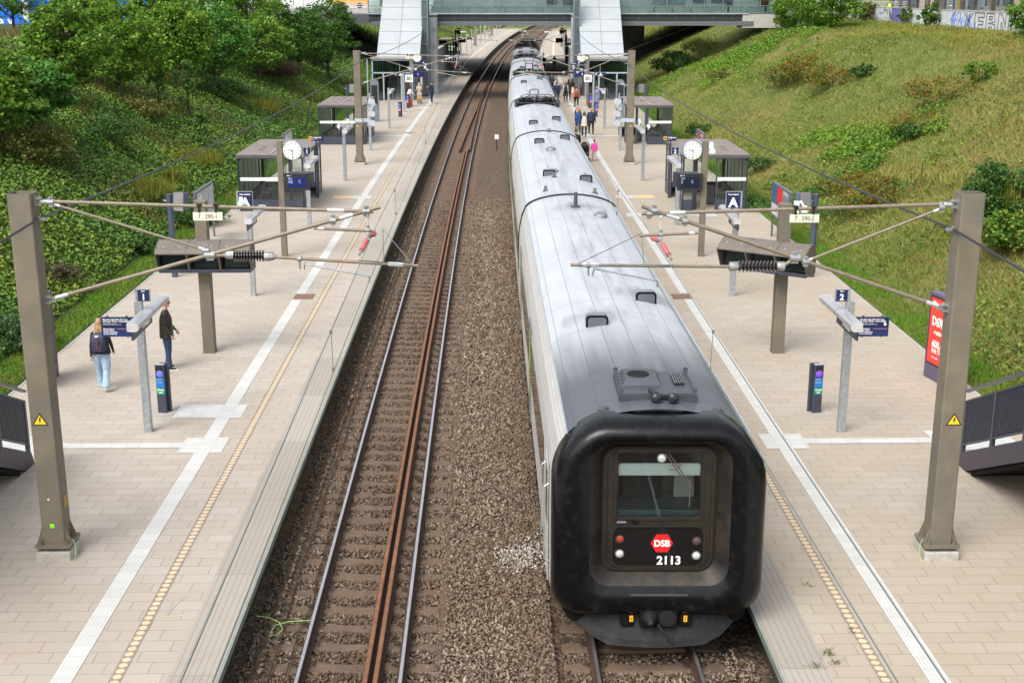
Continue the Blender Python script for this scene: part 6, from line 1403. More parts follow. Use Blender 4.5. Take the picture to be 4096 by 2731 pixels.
for i, a in enumerate([
 ('rosehip_shrub', 'large shrub full of orange hips beside the grey speaker box, right slope foot', 3480, 830, 1.3, 2.1, ROSE, 80, 70, .1),
 ('rosehip_shrub', 'rusty orange shrub in the upper middle of the right slope, rounded top', 3230, 320, 1.5, 2.0, ROSE, 50, 60, .13),
 ('rosehip_shrub', 'rusty orange shrub just right of the rounded one on the right slope', 3330, 345, 1.1, 2.0, ROSE, 45, 55, .13),
 ('rosehip_shrub', 'low brownish orange shrub left of the rounded one on the right slope', 3150, 335, 1.0, 1.9, OLV, 45, 55, .13),
 ('rosehip_shrub', 'orange berried shrub high on the right side of the slope below the concrete wall', 3800, 400, 1.0, 2.4, ROSE, 40, 60, .12),
 ('rosehip_shrub', 'thin orange shrub above the bright creeping patch', 3660, 520, .8, 1.8, ROSE, 30, 55, .1),
 ('dark_shrub', 'small dark green bush in the middle of the right slope', 3455, 310, .8, .8, DGR, 30, 60, .13),
 ('dark_shrub', 'dark green bush just above the bright creeping patch', 3640, 560, .7, .8, DGR, 30, 60, .12),
 ('dark_shrub', 'dark green rounded bush close to the right stair tower', 2700, 290, 2.0, 2.4, DGR, 60, 70, .18),
 ('goldenrod_bush', 'yellow flowered bush below the right end of the footbridge', 2810, 210, 1.6, 2.2, GOLD, 50, 60, .16),
 ('dark_shrub', 'dark low bush against the corner of the second right shelter', 2790, 540, .8, 1.1, DGR, 40, 60, .1),
 ('dark_shrub', 'grey green bush behind the first right shelter', 3030, 690, .9, .9, DGR, 30, 60, .1),
 ('olive_shrub', 'small olive green bush near the top left of the right slope', 2880, 320, .7, 1.3, OLV, 30, 50, .12),
 ('leafy_bush', 'pale green bush under the big bush by the wall', 3920, 330, 1.1, .9, BRG, 26, 45, .13),
 ('dark_shrub', 'dark leafy bush directly right of the nearest right mast', 3970, 930, 2.3, 1.1, DGR, 90, 70, .11),
 ('maple_bush', 'yellow green maple leaved bush at the right image edge', 4060, 1000, 1.1, 1.3, MAP_, 60, 60, .14),
 ('goldenrod_bush', 'upright yellow flowers at the right image edge beside the dark bush', 4120, 860, 1.3, 1.2, GOLD, 40, 60, .08),
 ('goldenrod_bush', 'olive yellow tall weeds in the right half of the slope', 3800, 700, .45, 2.6, MG, 30, 50, .08),
 ('goldenrod_bush', 'yellow goldenrod clump halfway up the left slope behind the cable', 760, 660, .9, 1.6, GOLD, 60, 60, .08),
 ('goldenrod_bush', 'yellow goldenrod clump right above the tube near the number plate', 580, 790, .9, 1.2, GOLD, 60, 60, .07),
 ('goldenrod_bush', 'small yellow flowered clump near the first left shelter', 1055, 450, 1.1, 1.3, GOLD, 40, 60, .1),
 ('goldenrod_bush', 'small yellow clump at the foot of the left slope next to the speaker post', 690, 740, .9, .7, GOLD, 26, 50, .07),
 ('brown_scrub', 'purple brown dry scrub below the oaks, left part', 1090, 300, 1.3, 2.2, BRN, 60, 60, .12),
 ('brown_scrub', 'purple brown dry scrub below the oaks, right part', 1230, 250, 1.5, 2.2, BRN, 60, 60, .13),
 ('olive_shrub', 'dark olive scrub under the front oak, centre', 400, 560, 1.2, 2.2, DGR, 70, 60, .12),
 ('olive_shrub', 'olive brown scrub at the lower left of the tree row', 100, 640, 1.2, 2.0, OLV, 70, 60, .12),
 ('olive_shrub', 'brown green scrub right of the broad oak trunk', 560, 470, 1.0, 1.9, OLV, 60, 60, .12),
 ('dark_shrub', 'dark green bush under the poplars', 880, 400, 1.3, 1.9, DGR, 60, 60, .13),
 ('brown_scrub', 'withered brown weeds among the leaves right of the nearest left mast', 215, 1120, .5, .9, BRN, 50, 60, .07),
 ('leafy_bush', 'grey green leafy stems behind the dark purple case', 60, 1400, .9, 1.1, leafmat('sage_leaves', [(.05, .11, .035), (.08, .15, .06), (.04, .09, .03), (.1, .17, .07)]), 70, 60, .09),
 ('leafy_bush', 'dark green leafy bush at the foot of the left slope beside the lawn strip', 560, 1010, .6, 1.1, DGR, 60, 60, .09),
 ('leafy_bush', 'big dark leafy bush at the left slope foot under the notice board', 760, 900, .9, 1.6, DGR, 80, 60, .1)]):
    nm, lab, x, y, H, rad, m_, n, per, sz = a
    shrub(nm, lab, x, y, H, rad, m_, n, per, sz, seed=100+i, blade=('golden' in nm or (nm == 'brown_scrub' and i < 26)))
# big bushes along the wall
shrub('large_bush', 'large green bush filling the corner between the bridge end and the graffiti wall', 0, 0, 4.4, 3.4, OAK, 130, 90, .2, 301, pos=(27.5, 112, 0))
shrub('large_bush', 'second green bush overhanging the pale bridge pier', 0, 0, 3.4, 2.4, OAK, 90, 80, .2, 302, pos=(26.3, 118.5, 0))
shrub('large_bush', 'green bush in front of the left part of the graffiti wall', 0, 0, 1.8, 1.2, OLV, 60, 60, .15, 303, pos=(33.6, 120.5, 0))
shrub('large_bush', 'green bush at the right image edge below the graffiti wall', 0, 0, 2.9, 1.9, OAK, 90, 80, .16, 304, pos=(32.2, 77.5, 0))
for i, (Y, h) in enumerate(((127, 2.2), (123.5, 1.6), (109.5, 1.5), (104.2, 1.6), (102, 1.9))):
    shrub('climbing_ivy', 'ivy hanging over the graffiti wall, %s' % ('at its left end', 'next to the leftmost ivy', 'between the violet panel and the red scrawl', 'dark column right of the red scrawl', 'broad clump left of the black lettering')[i], 0, 0, h, .75, IVY, 36, 60, .14, 320+i, pos=(34.0, Y, 0), cat='ivy')
# ================================================================ WALL, PLATEAU, BACKGROUND
def strip(name, label, cat, pts, z0, z1, th, mat, **k):
    mb = MB()
    mb.loft([[(x, y, z0), (x+th, y, z0), (x+th, y, z1), (x, y, z1)] for x, y in pts]); return tag(obj(name, mb, mat), label, cat)
wall = T('graffiti_wall', 'long pale concrete wall covered in graffiti along the top of the right slope', 'wall', loc=(33.3, 60, 6.3))
obj('wall_face', MB().bx(0, .3, 0, 70, -.6, 1.45), M('whitish_concrete', (.55, .56, .58), .8, 0, .1, 1.2, c2=(.38, .38, .38), amt=.4, s2=2), wall)
obj('coping', MB().bx(-.03, .33, 0, 70, 1.45, 1.5), CONC, wall)
INK = {k: M('graffiti_'+k, c, .5, 0, .1) for k, c in dict(black=(.03, .03, .035), blue=(.05, .15, .55), violet=(.22, .1, .42), red=(.55, .04, .05), pale=(.7, .72, .74), green=(.1, .3, .2)).items()}
obj('violet_panel', MB().bx(-.012, 0, 112.6-60-2.2, 112.6-60+2.4, .05, 1.42), M('graffiti_violet_fill', (.16, .13, .42), .6, 0, .15, 2), wall)
rr = random.Random(11)
def scrawl(y0, y1, col, z0, z1, k=6, w=.03, nm='graffiti_scrawl'):
    mb = MB(); y = y1
    for _ in range(k):
        y = rr.uniform(y0, y1); pts = []; z = rr.uniform(z0, z1)
        for j in range(6): pts.append((-.01, y, z)); y += rr.uniform(-.4, .4); z = min(z1, max(z0, z+rr.uniform(-.6, .6)))
        mb.tube(pts, w, 4)
    obj(nm, mb, INK[col], wall)
for (a, b, col, z0, z1, k) in ((64, 67, 'blue', .1, 1.3, 5), (60, 62.5, 'red', .3, 1.35, 4), (58.5, 61, 'blue', .1, 1.0, 4), (55, 57.5, 'black', .3, 1.3, 4), (50.0, 53, 'violet', 0, 1.2, 6), (42, 46, 'red', .2, 1.2, 3), (40.5, 44, 'pale', .1, 1.3, 5), (36.2, 39.5, 'blue', .2, 1.35, 8), (33, 36, 'blue', .0, 1.2, 6), (47, 49, 'green', .2, 1.1, 3), (22, 26, 'pale', .0, 1.3, 5)):
    scrawl(a, b, col, z0, z1, k)
# tall outlined block letters
def outline(letter, y, w, h, z):
    S = {'X': [[(0, 0), (1, 1)], [(0, 1), (1, 0)], [(.25, 0), (.5, .4), (.75, 0)], [(.25, 1), (.5, .6), (.75, 1)]], 'B': [[(0, 0), (0, 1), (.8, 1), (.9, .6), (.2, .52), (.9, .45), (.9, 0), (0, 0)], [(.3, .7), (.6, .7), (.6, .85), (.3, .85), (.3, .7)], [(.3, .15), (.6, .15), (.6, .32), (.3, .32), (.3, .15)]], 'E': [[(0, 0), (0, 1), (1, 1), (1, .8), (.4, .78), (.4, .6), (.9, .58), (.9, .42), (.4, .4), (.4, .2), (1, .2), (1, 0), (0, 0)]], 'V': [[(0, 1), (.4, 0), (.6, 0), (1, 1), (.75, 1), (.5, .35), (.3, 1), (0, 1)]], 'N': [[(0, 0), (0, 1), (.3, 1), (.7, .4), (.7, 1), (1, 1), (1, 0), (.7, 0), (.3, .6), (.3, 0), (0, 0)]]}[letter]
    mb = MB()
    for st in S: mb.tube([(-.012, y-u*w, z+v*h) for u, v in st], .028, 4)
    obj('graffiti_letter', mb, INK['black'], wall)
for i, ch in enumerate('XEBNE'): outline(ch, 36.5-i*2.3, 1.9, 1.35, 0.0)
scrawl(18, 24, 'black', .1, 1.3, 6)
strip('low_concrete_wall', 'bare grey concrete retaining wall behind the graffiti wall at the top right', 'wall', [(37.5, 60), (37.5, 97)], 6.3, 8.2, .3, CONCD)
strip('concrete_block_wall', 'short grey concrete wall stub left of the longer retaining wall at the top right', 'wall', [(38.5, 99), (38.5, 107)], 6.3, 8.0, .3, CONCD)
bl = T('dark_building', 'dark glazed building front behind the bicycles at the top right corner', 'building', loc=(46, 55, 6.4))
obj('facade', MB().bx(0, 8, 0, 105, 0, 12), M('facade_dark', (.06, .065, .07), .4, 0, .2, .5), bl)
mb = MB()
for y in np.arange(1, 104, 3.1): mb.bx(-.15, 0, y-.08, y+.08, 0, 12)
obj('facade_mullions', mb, ANTH, bl)
for k in range(10): obj('window', MB().bx(-.05, -.01, 3+k*9.3, 9.5+k*9.3, .6, 2.9), M('window_mirror', (.14, .17, .2), .15, .2, .5, .4) if k % 3 else M('window_beige', (.4, .33, .24), .5), bl)
TRK = [(3549, 36, 'pale grey'), (3657, 35.5, 'grey brown'), (3690, 36.5, 'dark'), (3715, 35.2, 'dark thicker'), (3774, 36, 'mossy yellow'), (3788, 36.8, 'grey'), (3897, 35.8, 'thin dark'), (3910, 36.2, 'thick grey brown'), (4070, 36, 'stout brown')]
for i, (x, X, c) in enumerate(TRK):
    Zc = 5080*X/(x-2048); Y = Zc*1.0
    tr_ = T('tree_trunk', '%s tree trunk standing behind the graffiti wall, number %s from its left end' % (c, ('one', 'two', 'three', 'four', 'five', 'six', 'seven', 'eight', 'nine')[i]), 'tree', loc=(X, Y, 6.4), group='trunks behind the graffiti wall')
    obj('trunk', MB().tube([(0, 0, 0), (.03, .02, 2), (0, .05, 5.5)], [.17+.03*(i % 3), .15, .1], 9), M('moss_bark', (.2, .17, .04), .9, 0, .3, 5) if i == 4 else M('grey_bark', (.11, .095, .08), .9, 0, .3, 5), tr_, smooth=True)
    V, F, cl = crown(4.5, 2.4, 40, 50, .22, 500+i, .1); V[:, 2] += 4.6; npmesh('crown', V, F, OAK, tr_)
tag(obj('lamp_post', MB().tube([(36, 109.5, 6.4), (36, 109.5, 12)], .1, 8), M('blue_pole', (.12, .17, .25), .5)), 'slim blue pole between the trunks behind the graffiti wall', 'pole')
# bicycles behind the wall
def bike():
    r = T('bicycle', 'x', 'bicycle', loc=(0, 0, -50))
    for x in (-.52, .52):
        w = obj('wheel', MB().lathe([(.31, -.015), (.34, 0), (.31, .015), (.29, 0)], (x, 0, .34), 20, 'y'), BLK, r)
        obj('spokes', MB().box((x, 0, .34), (.58, .006, .012)).box((x, 0, .34), (.012, .006, .58)).box((x, 0, .34), (.58, .006, .012), 0, 0, .8).box((x, 0, .34), (.58, .006, .012), 0, 0, -.8), ALU, w)
    obj('frame', MB().tube([(-.52, 0, .34), (-.1, 0, .3), (.38, 0, .82), (-.2, 0, .78), (-.1, 0, .3)], .018, 6).tube([(.52, 0, .34), (.36, 0, .95)], .016, 6).tube([(-.52, 0, .34), (-.2, 0, .8)], .014, 6), M('bike_frame_grey', (.3, .32, .34), .3, .5), r)
    obj('handlebar', MB().tube([(.3, -.26, .98), (.38, -.1, 1.0), (.38, .1, 1.0), (.3, .26, .98)], .014, 6), ALU, r); obj('saddle', MB().ell((-.22, 0, .9), (.14, .07, .035), 10, 6), BLK, r); return r
B0 = bike(); nb = 0
for k in range(20):
    Y = 86+k*1.95 if k < 12 else 112+(k-12)*1.6
    X = 34.5+rr.uniform(-.2, .5); zz = 6.5+(.55 if k % 2 else .15)
    lab = 'bicycle parked behind the graffiti wall, %s counted from the right' % ('1st 2nd 3rd 4th 5th 6th 7th 8th 9th 10th 11th 12th 13th 14th 15th 16th 17th 18th 19th 20th'.split()[k])
    if k == 0: B0.location = (X, Y, zz); B0.rotation_euler = (0, 0, R(15)); B0['label'] = lab; B0['group'] = 'bicycles behind the graffiti wall'
    else: dup(B0, lab, loc=(X, Y, zz), rot=rr.uniform(-25, 25)+(0 if k % 3 else 90), group='bicycles behind the graffiti wall')
strip('bike_deck', 'raised paved strip under the parked bicycles', 'paving', [(33.7, 82), (33.7, 128)], 6.3, 6.62, 4.5, CONC)
# left background: blue hoarding and road bridge
h = T('blue_hoarding', 'huge blue hoarding with white letters and arrow behind the trees, top left', 'hoarding', loc=(-52, 112, 4.5))
obj('panel', MB().bx(0, 24.2, 0, .3, 0, 9), M('hoarding_blue', (.0, .15, .72), .5, 0, .05, .5), h)
text('hoarding_text', 'a v', 1.1, WHITE, h, (8.1, -.03, 1.85), bold=.03)
obj('hoarding_arrow', MB().prism([(20.2, 0.9), (21.2, 3.0), (20.2, 3.3), (22.9, 4.2), (22.9, 1.4), (22.2, 2.3), (20.9, .8)], -.05, -.02), WHITE, h); obj('hoarding_post', MB().tube([(10.9, -1, 2.2), (10.7, -1, 9)], .28, 8), M('white_pole', (.6, .6, .58), .6), h)
rb = T('road_bridge', 'grey road bridge with horizontal rails behind the trees left of the footbridge', 'road bridge', loc=(-60, 150, 0))
obj('deck', MB().bx(10, 105, 0, 31, 6.75, 7.25), CONC, rb); obj('girder', MB().bx(31, 100, -8, 30, 5.8, 6.75), STL, rb)  # girder extended unseen in front of the deck to deepen the shade below
mb = MB()
for z in (7.5, 7.75, 8.0, 8.3): mb.bx(10, 105, -.05, 0, z-.05, z+.05)
for x in np.arange(10.2, 105, 2.6): mb.bx(x-.06, x+.06, -.02, .1, 7.2, 8.4)
obj('railing', mb, M('rail_whitish', (.5, .52, .53), .5, .2), rb); obj('blue_strip', MB().bx(10, 50, .2, .25, 8.45, 8.6), BLUEP, rb); obj('pier', MB().bx(44.5, 46, 3, 28, 0, 5.8), CONCD, rb); obj('pier', MB().bx(74, 75.5, 3, 28, 0, 5.8), CONCD, rb); obj('far_fence', MB().bx(10, 105, 30.5, 30.6, 7, 9.2), M('pale_backdrop_fence', (.45, .5, .48), .6, 0, .3, .4), rb)
v = T('orange_van', 'orange yellow van body seen through the rails of the road bridge', 'van', loc=(-21.4, 153.5, 7.25))
obj('body', MB().prism([(0, .35), (4.6, .35), (4.7, 1.2), (4.0, 2.1), (0.05, 2.2)], -1, 1), M('van_orange', (.75, .33, .02), .35), v, bevel=.05); obj('window', MB().prism([(3.0, 1.25), (4.3, 1.25), (3.85, 1.9), (3.0, 1.95)], -1.01, -1.0), DGL, v)
for x in (.9, 3.7): obj('wheel', MB().lathe([(.33, -1.02), (.33, -.8), (.1, -.8), (.1, -1.03)], (x, 0, .33), 16, 'y'), BLK, v)
for i, (X, c) in enumerate(((-27, 'white'), (-34, 'silver'))):
    v = T('parked_car', '%s car glimpsed between the leaves on the road bridge' % c, 'car', loc=(X, 154, 7.25))
    obj('body', MB().prism([(0, .3), (4.2, .3), (4.25, .85), (3.3, .95), (2.7, 1.42), (1.0, 1.42), (.4, .95), (0, .9)], -.85, .85), WHITE if i == 0 else ALU, v, bevel=.06); obj('window', MB().prism([(1.0, .98), (3.0, .98), (2.6, 1.36), (1.2, 1.36)], -.87, -.85), DGL, v)
    for x in (.8, 3.3): obj('wheel', MB().lathe([(.3, -.87), (.3, -.7), (.1, -.7), (.1, -.88)], (x, 0, .3), 16, 'y'), BLK, v)
# far end behind the bridge
C, t, Y = scatter(30000, 12, 34, 173, 420, -1, None); stuff('far_slope_grass', blades(C, .7, .06, .5), MG2, 'green grass on the left slope beyond the footbridge')
C, t, Y = scatter(30000, 12, 34, 173, 420, 1, None); stuff('far_slope_grass', blades(C, .7, .06, .5), MG, 'yellow green grass on the right slope beyond the footbridge')
for i, (t, Y) in enumerate(((-13, 350), (-8, 372), (-19, 330), (3, 395), (12, 410), (-15.5, 205), (-16, 230), (-18, 255), (-14.5, 300))):
    tree('far_tree', 'distant green tree under the footbridge, %s' % ('at the end of the left platform', 'just behind the platform end', 'on the left slope near the platform end', 'beyond the track bend', 'right of the track bend', 'nearest behind the left pier', 'second behind the left pier', 'third behind the left pier', 'fourth behind the left pier')[i], t, Y, 5+i % 3, 2.6+.4*(i % 2), i % 4, MAP_ if i % 2 else OAK, z=tz(t, Y) if abs(t) > 11 else -.4, rot=i*40)
tag(obj('end_building', MB().bx(-11, 6, 470, 480, -.5, 7).bx(-10, 5, 469.8, 470, 1, 3), CONC), 'pale low structure far away where the tracks bend out of sight', 'building')
# ================================================================ PEOPLE
def vox(mb, size, smooth_it=6):
    me = bpy.data.meshes.new('b'); me.from_pydata([tuple(p) for p in mb.v], [], mb.f)
    b = bmesh.new(); b.from_mesh(me); bmesh.ops.recalc_face_normals(b, faces=b.faces); b.to_mesh(me); b.free()
    o = bpy.data.objects.new('b', me); COL.objects.link(o)
    m = o.modifiers.new('r', 'REMESH'); m.mode = 'VOXEL'; m.voxel_size = size
    s = o.modifiers.new('s', 'SMOOTH'); s.factor = .5; s.iterations = smooth_it
    dg = bpy.context.evaluated_depsgraph_get(); dg.update()
    out = bpy.data.meshes.new_from_object(o.evaluated_get(dg)); bpy.data.objects.remove(o); return out
def limb(mb, pts, rad, n=10, sq=None):
    """elliptical tube; rad entries may be (rx, ry)"""
    pts = [Vector(p) for p in pts]; rings = []
    for i, p in enumerate(pts):
        d = (pts[min(i+1, len(pts)-1)]-pts[max(i-1, 0)]).normalized()
        ref = Vector((0, 1, 0)) if abs(d.y) < .9 else Vector((0, 0, 1))
        a = ref.cross(d).normalized(); b = d.cross(a).normalized(); q = rad[i]; rx, ry = q if isinstance(q, tuple) else (q, q)
        rings.append([p+a*math.cos(2*math.pi*k/n)*rx+b*math.sin(2*math.pi*k/n)*ry for k in range(n)])
    # rounded tips
    e0, e1 = pts[0]-(pts[1]-pts[0]).normalized()*(min(rad[0]) if isinstance(rad[0], tuple) else rad[0])*.6, pts[-1]+(pts[-1]-pts[-2]).normalized()*(min(rad[-1]) if isinstance(rad[-1], tuple) else rad[-1])*.6
    rings = [[e0+(v-pts[0])*.5 for v in rings[0]]]+rings+[[e1+(v-pts[-1])*.5 for v in rings[-1]]]
    return mb.loft(rings, True)
CL = {}
def cloth(n, c, r=.75): 
    if n not in CL: CL[n] = M('cloth_'+n, c, r, 0, .18, 14, bump=.3, bs=40)
    return CL[n]
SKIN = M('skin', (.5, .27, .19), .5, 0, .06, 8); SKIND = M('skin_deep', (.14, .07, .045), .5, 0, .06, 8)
def person(label, t=None, Y=None, face=0., h=1.75, top=None, bottom=None, shoes=None, skin=None, hair=None, hairstyle='short', walk=0., armL=(0, 0), armR=(0, 0), coat=0., skirt=None, wide=0, headturn=0., near=False, female=False, loc=None, sleeve=None, bend=0., sit=False, z=0.):
    """faces +y before turning; walk = stride; arm = (forward swing, elbow bend) in degrees"""
    k = h/1.75; skin = skin or SKIN; sh = .165 if female else .195; hw = .1
    r = T('person', label, 'person', t, Y, z, rot=face) if loc is None else T('person', label, 'person', loc=loc, rot=face)
    r.scale = (k, k, k); mb = MB(); J = {}
    hipz = .93 if not sit else .47
    by = math.sin(R(bend))
    def B(x, y, z): return (x, y+(z-.95)*by, z) if not sit else (x, y-(z-.95)*.12-.0, z-.46)
    fat = .012+wide*.02
    limb(mb, [B(0, 0, .88), B(0, .0, .97), B(0, .01, 1.1), B(0, .015, 1.25), B(0, .0, 1.38), B(0, -.005, 1.45)], [(.155+fat, .115+fat), (.165+fat, .12+fat), (.14+fat, .105+fat), (.165+fat, .12+fat), (.16+fat, .105), (.10, .07)], 14)
    nk = Vector(B(0, 0, 1.5)); limb(mb, [B(0, -.005, 1.44), nk, B(0, .01, 1.56)], [.062, .055, .058])
    hc = Vector(B(0, .02, 1.645)); ht = Matrix.Rotation(R(headturn), 4, 'Z')
    def Hd(x, y, z): return hc+ht @ Vector((x, y, z))
    mb.ell(hc+Vector((0, 0, .015)), (.077, .096, .112), 14, 10, ht.to_3x3()); mb.ell(Hd(0, .035, -.06), (.052, .055, .055), 10, 8)
    if near:
        limb(mb, [Hd(0, .085, .03), Hd(0, .112, -.012)], [.011, .016], 6); mb.ell(Hd(0, .088, -.05), (.024, .012, .01), 8, 6)
        for e in (-1, 1): mb.ell(Hd(e*.08, -.005, .0), (.012, .02, .03), 8, 6)
    legs = []
    for e, st in ((-1, walk), (1, -walk)):
        if sit:
            hip, kn, an = Vector((e*.1, 0, .47)), Vector((e*.13, .45, .5)), Vector((e*.12, .5, .1))
        else:
            hip = Vector((e*hw, 0, .9)); kn = Vector((e*(hw+.01), math.sin(R(st))*.43+.02, .9-math.cos(R(st))*.42)); a2 = st-(14 if st < 0 else 2)*(abs(walk) > 1)
            an = kn+Vector((0, math.sin(R(a2))*.41, -math.cos(R(a2))*.40))
            if not walk: an = Vector((e*(hw+.03), -.0+e*.03, .09))
            if walk: an.z = max(an.z, .09)
        J[e] = (hip, kn, an); legs.append((hip, kn, an))
        w = 1+.35*wide; lw = .055+.045*wide
        limb(mb, [hip+Vector((0, 0, .03)), hip*.5+kn*.5, kn, kn*.55+an*.45, an], [.105, .082*w, .062*w, .058*w if wide else .056, lw if wide else .042])
        lift = .03 if (walk and st < 0) else 0
        limb(mb, [an+Vector((0, -.045, -.05+lift)), an+Vector((0, .05, -.055)), an+Vector((0, .15, -.065))], [(.042, .042), (.045, .038), (.04, .024)])
    arms = []
    for e, (sw, bd) in ((-1, armL), (1, armR)):
        s0 = Vector(B(e*sh, 0, 1.41)); ab = R(9)
        el = s0+Vector((e*math.sin(ab)*.29, math.sin(R(sw))*.29, -math.cos(R(sw))*.285)); tot = sw+bd
        wr = el+Vector((e*.015-e*.06*(bd > 60), math.sin(R(tot))*.25, -math.cos(R(tot))*.25)); dr = (wr-el).normalized()
        limb(mb, [s0-Vector((e*.05, 0, -.0)), s0, s0*.5+el*.5, el, el*.4+wr*.6, wr], [.062, .06, .05, .043, .038, .03])
        arms.append((s0, el, wr)); side = Vector((e, 0, 0)); fw = side.cross(dr).normalized()
        palm = wr+dr*.085; limb(mb, [wr, wr+dr*.045, palm], [(.026, .02), (.04, .018) if 1 else 0, (.038, .016)], 8)
        for i in range(4):
            off = fw*(.030-.02*i)*e; L = (.068, .078, .072, .056)[i]
            c1 = palm+off+dr*L*.5-side*.006; c2 = palm+off*.95+dr*L*.9-side*.028
            limb(mb, [palm+off-dr*.01, c1, c2], [.0095, .0088, .0078], 6)
        th0 = wr+dr*.03+fw*.03*e; limb(mb, [th0, th0+fw*.028*e+dr*.025-side*.01, th0+fw*.034*e+dr*.06-side*.02], [.013, .0105, .009], 6)
    me = vox(mb, .0085 if near else .016, 3 if near else 2)
    mats = [skin, top, bottom, shoes or BLK, sleeve or top]
    for m_ in mats: me.materials.append(m_)
    n = len(me.polygons); ctr = np.zeros(n*3); me.polygons.foreach_get('center', ctr); ctr = ctr.reshape(-1, 3)
    def dseg(p, a, b): a, b = np.array(a), np.array(b); d = b-a; u = np.clip(((p-a)@d)/(d@d), 0, 1); return np.linalg.norm(p-(a+u[:, None]*d), axis=1)
    segs = [(B(0, 0, .95), B(0, 0, 1.4), .12, 1), (B(0, 0, 1.5), tuple(hc), .06, 0), (tuple(hc), tuple(hc+Vector((0, 0, .05))), .08, 0)]
    for hip, kn, an in legs: segs += [(tuple(hip), tuple(kn), .08, 2), (tuple(kn), tuple(an+Vector((0, 0, .02))), .05, 2), (tuple(an+Vector((0, -.03, -.05))), tuple(an+Vector((0, .15, -.06))), .035, 3)]
    for s0, el, wr in arms: segs += [(tuple(s0), tuple(el), .05, 4), (tuple(el), tuple(wr), .035, 4), (tuple(wr+(wr-el).normalized()*.03), tuple(wr+(wr-el).normalized()*.17), .02, 0)]
    D = np.stack([dseg(ctr, a, b)-rd for a, b, rd, _ in segs], 1); mi = np.array([q[3] for q in segs])[D.argmin(1)]
    low = (mi == 1) & (ctr[:, 2] < (.93 if not sit else .5)); mi[low] = 2
    me.polygons.foreach_set('material_index', mi.astype(np.int32)); me.polygons.foreach_set('use_smooth', [True]*n)
    bo = bpy.data.objects.new('body', me); COL.objects.link(bo); bo.parent = r
    # jacket shell (hem below the waist), open curve of a coat or skirt
    if coat:
        mb = MB(); zb = 1.45-coat; rg = []
        for f in np.linspace(0, 1, 7):
            z_ = 1.44-(coat)*f; w = (.125+.075*min(1, f*5)-.02*math.sin(f*3.1)+.05*f)*(1 if not female else .93); d_ = (.085+.055*min(1, f*4)+.03*f)
            rg.append([Vector(B(w*math.cos(a), d_*math.sin(a)+.0, z_+.01*math.sin(3*a)*f)) for a in np.linspace(0, 2*math.pi, 19)[:-1]])
        mb.loft(rg, cap=False); obj('jacket', mb, top, r, smooth='all')
    if skirt:
        m_, z0_, w_ = skirt; mb = MB(); rg = []
        for f in np.linspace(0, 1, 6):
            z_ = 1.02-(1.02-z0_)*f; w = .16+(w_-.16)*f; rg.append([Vector((w*math.cos(a)*(1+.06*math.sin(5*a)*f), (.125+(w_-.16)*f*.9)*math.sin(a), z_)) for a in np.linspace(0, 2*math.pi, 25)[:-1]])
        mb.loft(rg, cap=False); obj('skirt', mb, m_, r, smooth='all')
    if hair is not None:
        mb = MB(); rm = ht.to_3x3()
        mb.ell(Hd(0, -.018, .038), (.088, .1, .108), 14, 10, rm)
        if hairstyle == 'long':
            limb(mb, [Hd(0, -.03, .05), Hd(0, -.075, -.07), Hd(0, -.085, -.2), Hd(0, -.08, -.32)], [(.085, .06), (.1, .05), (.115, .045), (.085, .025)])
            for e in (-1, 1): limb(mb, [Hd(e*.07, 0, .02), Hd(e*.085, -.02, -.1), Hd(e*.09, -.04, -.22)], [(.025, .05), (.028, .045), (.02, .03)])
        if hairstyle == 'tail': limb(mb, [Hd(0, -.09, .06), Hd(0, -.13, .0), Hd(0, -.12, -.14)], [.03, .035, .012])
        if hairstyle == 'bun': mb.ell(Hd(0, -.1, .08), (.045, .04, .045))
        if hairstyle == 'scarf':
            limb(mb, [Hd(0, -.03, .06), Hd(0, -.05, -.08), Hd(0, -.02, -.17)], [(.1, .08), (.095, .085), (.13, .1)])
        # keep the face clear
        mh = vox(mb, .012 if near else .02, 3); V = np.zeros(len(mh.vertices)*3); mh.vertices.foreach_get('co', V); V = V.reshape(-1, 3)
        rel = (V-np.array(hc)) @ np.array(ht.to_3x3()); face_ = (rel[:, 1] > .045) & (rel[:, 2] < .07) & (rel[:, 2] > -.2)
        rel[face_, 1] = np.minimum(rel[face_, 1], .03); side = (rel[:, 1] > .0) & (rel[:, 2] < -.01) & (np.abs(rel[:, 0]) < .08) & (hairstyle not in ('long', 'scarf')); rel[side, 0] *= .75
        V = rel @ np.array(ht.to_3x3()).T+np.array(hc); mh.vertices.foreach_set('co', V.astype(np.float32).ravel()); mh.materials.append(hair); mh.polygons.foreach_set('use_smooth', [True]*len(mh.polygons))
        ho_ = bpy.data.objects.new('hair' if hairstyle != 'scarf' else 'headscarf', mh); COL.objects.link(ho_); ho_.parent = r
    if near:
        for e in (-1, 1): obj('eye', MB().ell(Hd(e*.03, .088, .022), (.012, .008, .009), 8, 6), M('eye_dark', (.03, .02, .02), .2), r)
    r['_hc'] = 0; del r['_hc']
    return r, Hd, J, arms, B
